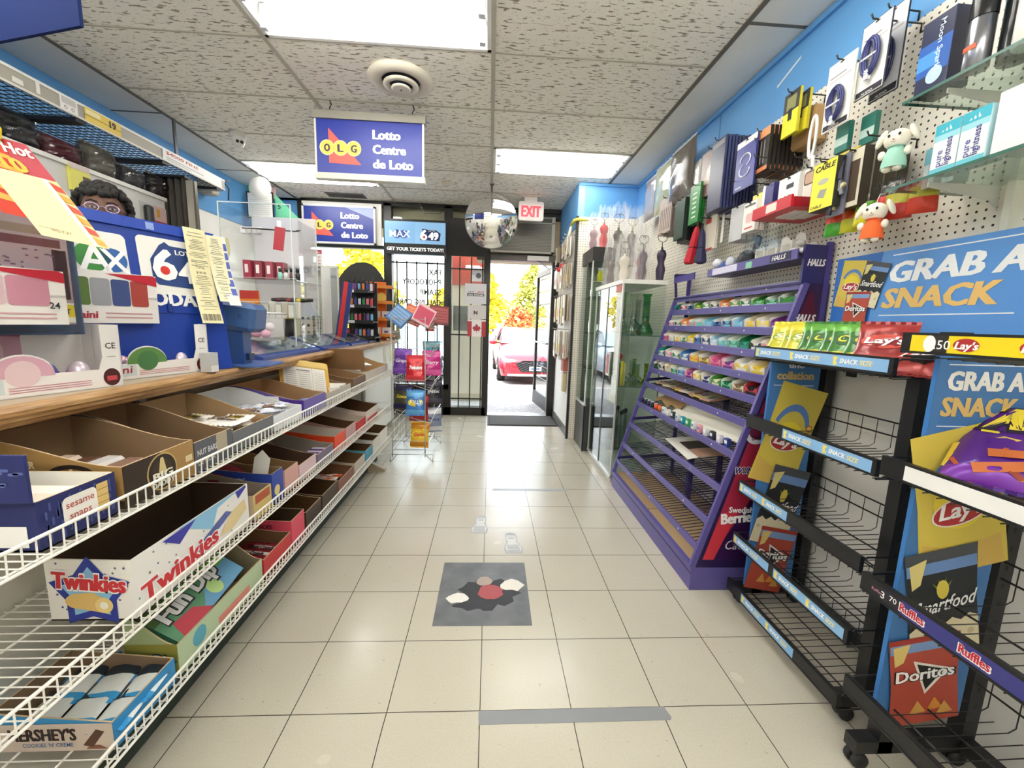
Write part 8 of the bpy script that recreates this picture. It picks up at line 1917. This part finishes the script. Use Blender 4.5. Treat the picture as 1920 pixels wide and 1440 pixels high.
# air conditioner over the door
t = T('air_conditioner', 'grey louvred air conditioner filling the wall above the door', 'air conditioner')
P('case', B().box(-.02, .80, 5.44, 5.62, 2.17, 2.625, M('8C877C', .5)), t)
b = B()
for k in range(18): b.box(.06, .76, 5.43, 5.44, 2.20 + .0185 * k, 2.208 + .0185 * k, M('6E6A60', .5))
P('louvres', b, t); P('top_grille', B().box(.30, .78, 5.43, 5.44, 2.55, 2.60, M('35332E', .5)), t); P('trim_frame', B().box(.76, .80, 5.42, 5.44, 2.17, 2.62, M('A8A498', .5)).box(-.02, .80, 5.42, 5.44, 2.17, 2.19, M('A8A498', .5)).box(.0, .80, 5.42, 5.44, 2.535, 2.55, M('A8A498', .5)), t); fin(t)
# ceiling vent, camera, detector
t = T('ceiling_vent', 'round white ceiling air vent near the hanging lottery sign', 'vent'); X = Matrix.Translation((-.585, 2.805, ZC)) @ Matrix.Rotation(math.pi, 4, 'X')
wv_ = M('D9D2C2', .5)
P('outer_ring', B().lathe([(.195, 0), (.20, .008), (.15, .03), (.118, .022), (.118, .0)], wv_, 40, X, caps=False), t); P('duct', B().disc(0, 0, .12, M('1E1E26', .6), X, .001), t)
P('middle_cone', B().lathe([(.105, .03), (.108, .038), (.075, .045), (.07, .025)], wv_, 36, X, caps=False), t); P('inner_disc', B().lathe([(.058, .05), (.060, .055), (.045, .06), (.0, .06)], wv_, 32, X, caps=False).sph((0, 0, .06), (.006, .006, .006), M('5A5650', .4, .5), 8, 6, X), t); fin(t)
t = T('security_camera', 'white dome security camera on the ceiling with two dark lenses', 'camera')
P('base', B().lathe([(.065, 0), (.06, .03), (.045, .045)], M('D8D6D0', .4), 24, Matrix.Translation((-2.10, 3.72, ZC)) @ Matrix.Rotation(math.pi, 4, 'X')), t); P('ball', B().sph((-2.09, 3.705, 2.675), (.048, .048, .048), M('E4E2DC', .35), 20, 14), t)
d_ = Vector((.62, -.72, -.30)).normalized(); s_ = Vector((.75, .65, 0)).normalized()
for s in (-1, 1):
    c_ = Vector((-2.09, 3.705, 2.672)) + d_ * .043 + s_ * .015 * s
    P('lens', B().tube([c_, c_ + d_ * .008], .012, M('1A1A1C', .15), 14), t)
fin(t)
one('smoke_detector', B().lathe([(.05, 0), (.05, .02), (.03, .035), (0, .036)], M('D6CDB8', .5), 24, Matrix.Translation((-.50, 4.66, ZC)) @ Matrix.Rotation(math.pi, 4, 'X')), 'small cream smoke detector on the ceiling behind the hanging sign', 'smoke detector')
one('ceiling_grille', B().box(-2.0, -1.55, 5.22, 5.40, ZC - .008, ZC - .0005, M('4A4842', .5)).box(-1.98, -1.57, 5.25, 5.37, ZC - .010, ZC - .008, M('26241F', .6)), 'dark slotted grille in the ceiling above the sign window', 'grille')
# ================================================================ floor markings
one('floor_tape', B().prism([(-.008, 1.130), (.622, 1.131), (.628, 1.14), (.618, 1.178), (-.010, 1.177)], .0003, .0011, M('8A8C90', .4)), 'strip of grey tape stuck on the floor tiles nearest the front', 'tape')
one('floor_tape', B().prism([(.045, 2.975), (.62, 2.97), (.622, 3.005), (.046, 3.012)], .0003, .0011, M('9C9EA2', .4)), 'strip of grey tape on the floor farther along the aisle', 'tape')
nt = NT('mat_print', .45); nt.color(nt.ramp(nt.noise(9, detail=5), [(.3, '5A5D60'), (.7, '74777A')]))
t = T('floor_decal', 'dark grey square floor sticker with a torn crack picture in the aisle', 'floor sticker')
P('sheet', B().prism([(-.216, 1.562), (.208, 1.56), (.212, 2.02), (-.214, 2.022)], .0003, .0012, nt.m), t)
a = B(); r = random.Random(15)
def blob(cx, cy, rx_, ry_, n, jag, m, z):
    a.flat([(cx + rx_ * (1 + r.uniform(-jag, jag)) * math.cos(6.283 * k / n), cy + ry_ * (1 + r.uniform(-jag, jag)) * math.sin(6.283 * k / n)) for k in range(n)], M(m, .5), None, z)
blob(.02, 1.77, .13, .10, 22, .22, '1E1F22', .0015); blob(-.05, 1.69, .08, .035, 14, .3, '222326', .0017)
blob(.135, 1.83, .055, .05, 12, .3, 'E4DFD4', .0021); blob(-.125, 1.735, .052, .032, 12, .3, 'E8E4DC', .0021); blob(.03, 1.78, .06, .055, 20, .1, 'A8454A', .0021); blob(.0, 1.86, .04, .035, 12, .12, 'A8978A', .0023)
P('print', a, t); fin(t)
def sole(x, y, rot, label):
    t = T('footprint_decal', label, 'floor sticker', 'footprint stickers'); X = RZ(rot, x, y, .0004)
    out = [(-.046, -.10), (.046, -.10), (.056, -.05), (.045, -.01), (.028, .03), (.036, .07), (.030, .115), (0, .13), (-.030, .115), (-.036, .07), (-.028, .03), (-.045, -.01), (-.056, -.05)]
    P('outline', B().prism(out, 0, .0006, M('A9ACAF', .5), X), t)
    b = B().flat([(q[0] * .82, q[1] * .86 - .004) for q in out], M('D8D9D8', .5), X, .0008)
    for k in range(6): b.rect(-.036, -.085 + .013 * k, .036, -.078 + .013 * k, M('9A9DA1', .5), X, .0010)
    for k in range(4): b.rect(-.02, .055 + .015 * k, .02, .061 + .015 * k, M('9A9DA1', .5), X, .0010)
    P('tread', b, t); fin(t)
sole(-.036, 2.43, -4, 'grey shoe print sticker on the floor farther from the front')
sole(.158, 2.21, 4, 'grey shoe print sticker on the floor nearer the torn crack sticker')
# ================================================================ wire candy rack by the counter end
t = T('candy_rack', 'slim silver wire rack of candy bags at the counter end', 'candy rack')
WX0, WX1, WY0, WY1 = -.86, -.50, 3.58, 4.17; cw = M('C9C9C6', .3, .7)
for y in (WY0, WY1):
    P('foot', B().tube([(WX0 - .01, y, .005), (WX0 - .01, y, .075), (WX1 + .01, y, .075), (WX1 + .01, y, .005)], .0045, cw, 6).tube([(WX0 - .01, y, .005), (WX0 + .06, y, .08)], .0035, cw, 5).tube([(WX1 + .01, y, .005), (WX1 - .06, y, .08)], .0035, cw, 5), t)
b = B()
for x in (WX0 + .01, WX1 - .06):
    for y in (WY0, WY1): b.tube([(x, y, .05), (x, y, 1.30)], .004, cw, 6)
for z in (.12, .20, .75, 1.28):
    for y in (WY0, WY1): b.tube([(WX0 + .01, y, z), (WX1 - .06, y, z)], .003, cw, 5)
    for x in (WX0 + .01, WX1 - .06): b.tube([(x, WY0, z), (x, WY1, z)], .003, cw, 5)
P('frame', b, t)
b = B()
for i in range(7): b.tube([(WX0 + .01, WY0 + .09 * (i + 1) - .04, .12), (WX0 + .01, WY0 + .09 * (i + 1) - .04, 1.28)], .0022, cw, 4)
for i in range(14): b.tube([(WX0 + .01, WY0, .2 + .08 * i), (WX0 + .01, WY1, .2 + .08 * i)], .0018, cw, 4)
P('side_grid', b, t)
for z in (.36, .66, .96, 1.20):
    b = B()
    for i in range(6):
        y = WY0 + .02 + i * (WY1 - WY0 - .04) / 5
        b.tube([(WX0 + .01, y, z + .10), (WX1 - .02, y, z), (WX1 + .02, y, z + .09)], .0026, cw, 5)
    for dx, dz in ((WX1 - .02, 0), (WX1 + .02, .09), (WX1, .045), ((WX0 + WX1) / 2, .055)): b.tube([(dx, WY0 + .01, z + dz), (dx, WY1 - .01, z + dz)], .003, cw, 5)
    P('basket', b, t)
fin(t)
BG = [(-.62, 3.62, .14, 'F0C02E', 'D8902A', 'Gems', 'E8542E', 'F6D84A', 'yellow', -4, 'lowest'), (-.52, 3.80, .24, '8A94B0', 'D8D8DC', 'Mints', '3A4A7A', None, 'lilac grey', 14, 'lowest'), (-.63, 3.66, .38, '8E2430', 'C83A3A', 'Bites', 'F6E8D8', None, 'dark red', 3, 'second'),
      (-.65, 3.60, .44, '3E7EC8', '6AB0E4', 'JOLLY', 'F6F0D8', 'E8D43A', 'sky blue', 0, 'second'), (-.78, 3.66, .48, '4A4A3A', '2E2A54', 'Sour', 'E8D83A', None, 'dark olive', -12, 'second'), (-.52, 3.84, .50, '2A2A30', '4A4A5A', 'Mix', 'D8D8D8', None, 'black', 14, 'second'),
      (-.65, 3.61, .75, 'C81E2A', 'E0404A', 'Twizzlers', 'FFFFFF', None, 'bright red', 2, 'third'), (-.79, 3.70, .80, '6A3AA0', '8A5AC0', 'Grape', 'F0E0F8', None, 'purple', -10, 'third'), (-.53, 3.80, .78, 'D0308A', 'E86AB0', 'Berry', 'F8E0F0', None, 'magenta', 16, 'third'), (-.55, 3.96, .86, '2E7A8E', '8AB0B8', 'Cool', 'E8F4F4', None, 'teal', 20, 'third')]
for i, (x, y, z, c1, c2, wd, wc, wb, nm, rz, tier) in enumerate(BG):
    X = Matrix.Translation((x, y, z)) @ Matrix.Rotation(math.radians(rz), 4, 'Z') @ Matrix.Rotation(math.radians(-14), 4, 'X')
    chips('candy_bag', .17, .21, .045, X, c1, c2, wd, wc, wb, '%s candy bag on the %s basket of the silver wire rack' % (nm, tier), 'bags on the wire rack', 300 + i)
for i, (x, y, c, c2, nm, rz, rx_) in enumerate(((-.85, 3.66, '3E6EA8', '7FA8D4', 'blue', -28, 35), (-.72, 3.72, 'D8603A', 'E88A5A', 'orange', -20, 20), (-.62, 3.66, 'E8B8C0', 'C83A5A', 'pink striped', 26, 28), (-.56, 3.80, 'D8C8A8', 'F0EADA', 'cream', 30, 10), (-.46, 3.72, '7A2A30', 'A84A4A', 'dark red', 40, 5))):
    X = Matrix.Translation((x, y, 1.24)) @ Matrix.Rotation(math.radians(rx_), 4, 'Y') @ Matrix.Rotation(math.radians(rz * .4), 4, 'Z') @ Matrix.Rotation(math.radians(-20), 4, 'X')
    t = T('candy_box', '%s candy box tilted in the top basket of the silver wire rack' % nm, 'candy box', 'boxes in the top basket')
    P('box', B().box(-.085, .085, -.015, .015, 0, .17, M(c, .4), X), t); a = B(); F = X @ FN(-.085, -.0156, 0); a.rect(.01, .02, .16, .15, M(c2, .4), F)
    for k in range(4): a.rect(.02, .04 + .026 * k, .15, .048 + .026 * k, M(c if i != 2 else 'C83A5A', .4), F, .0004)
    P('print', a, t); fin(t)
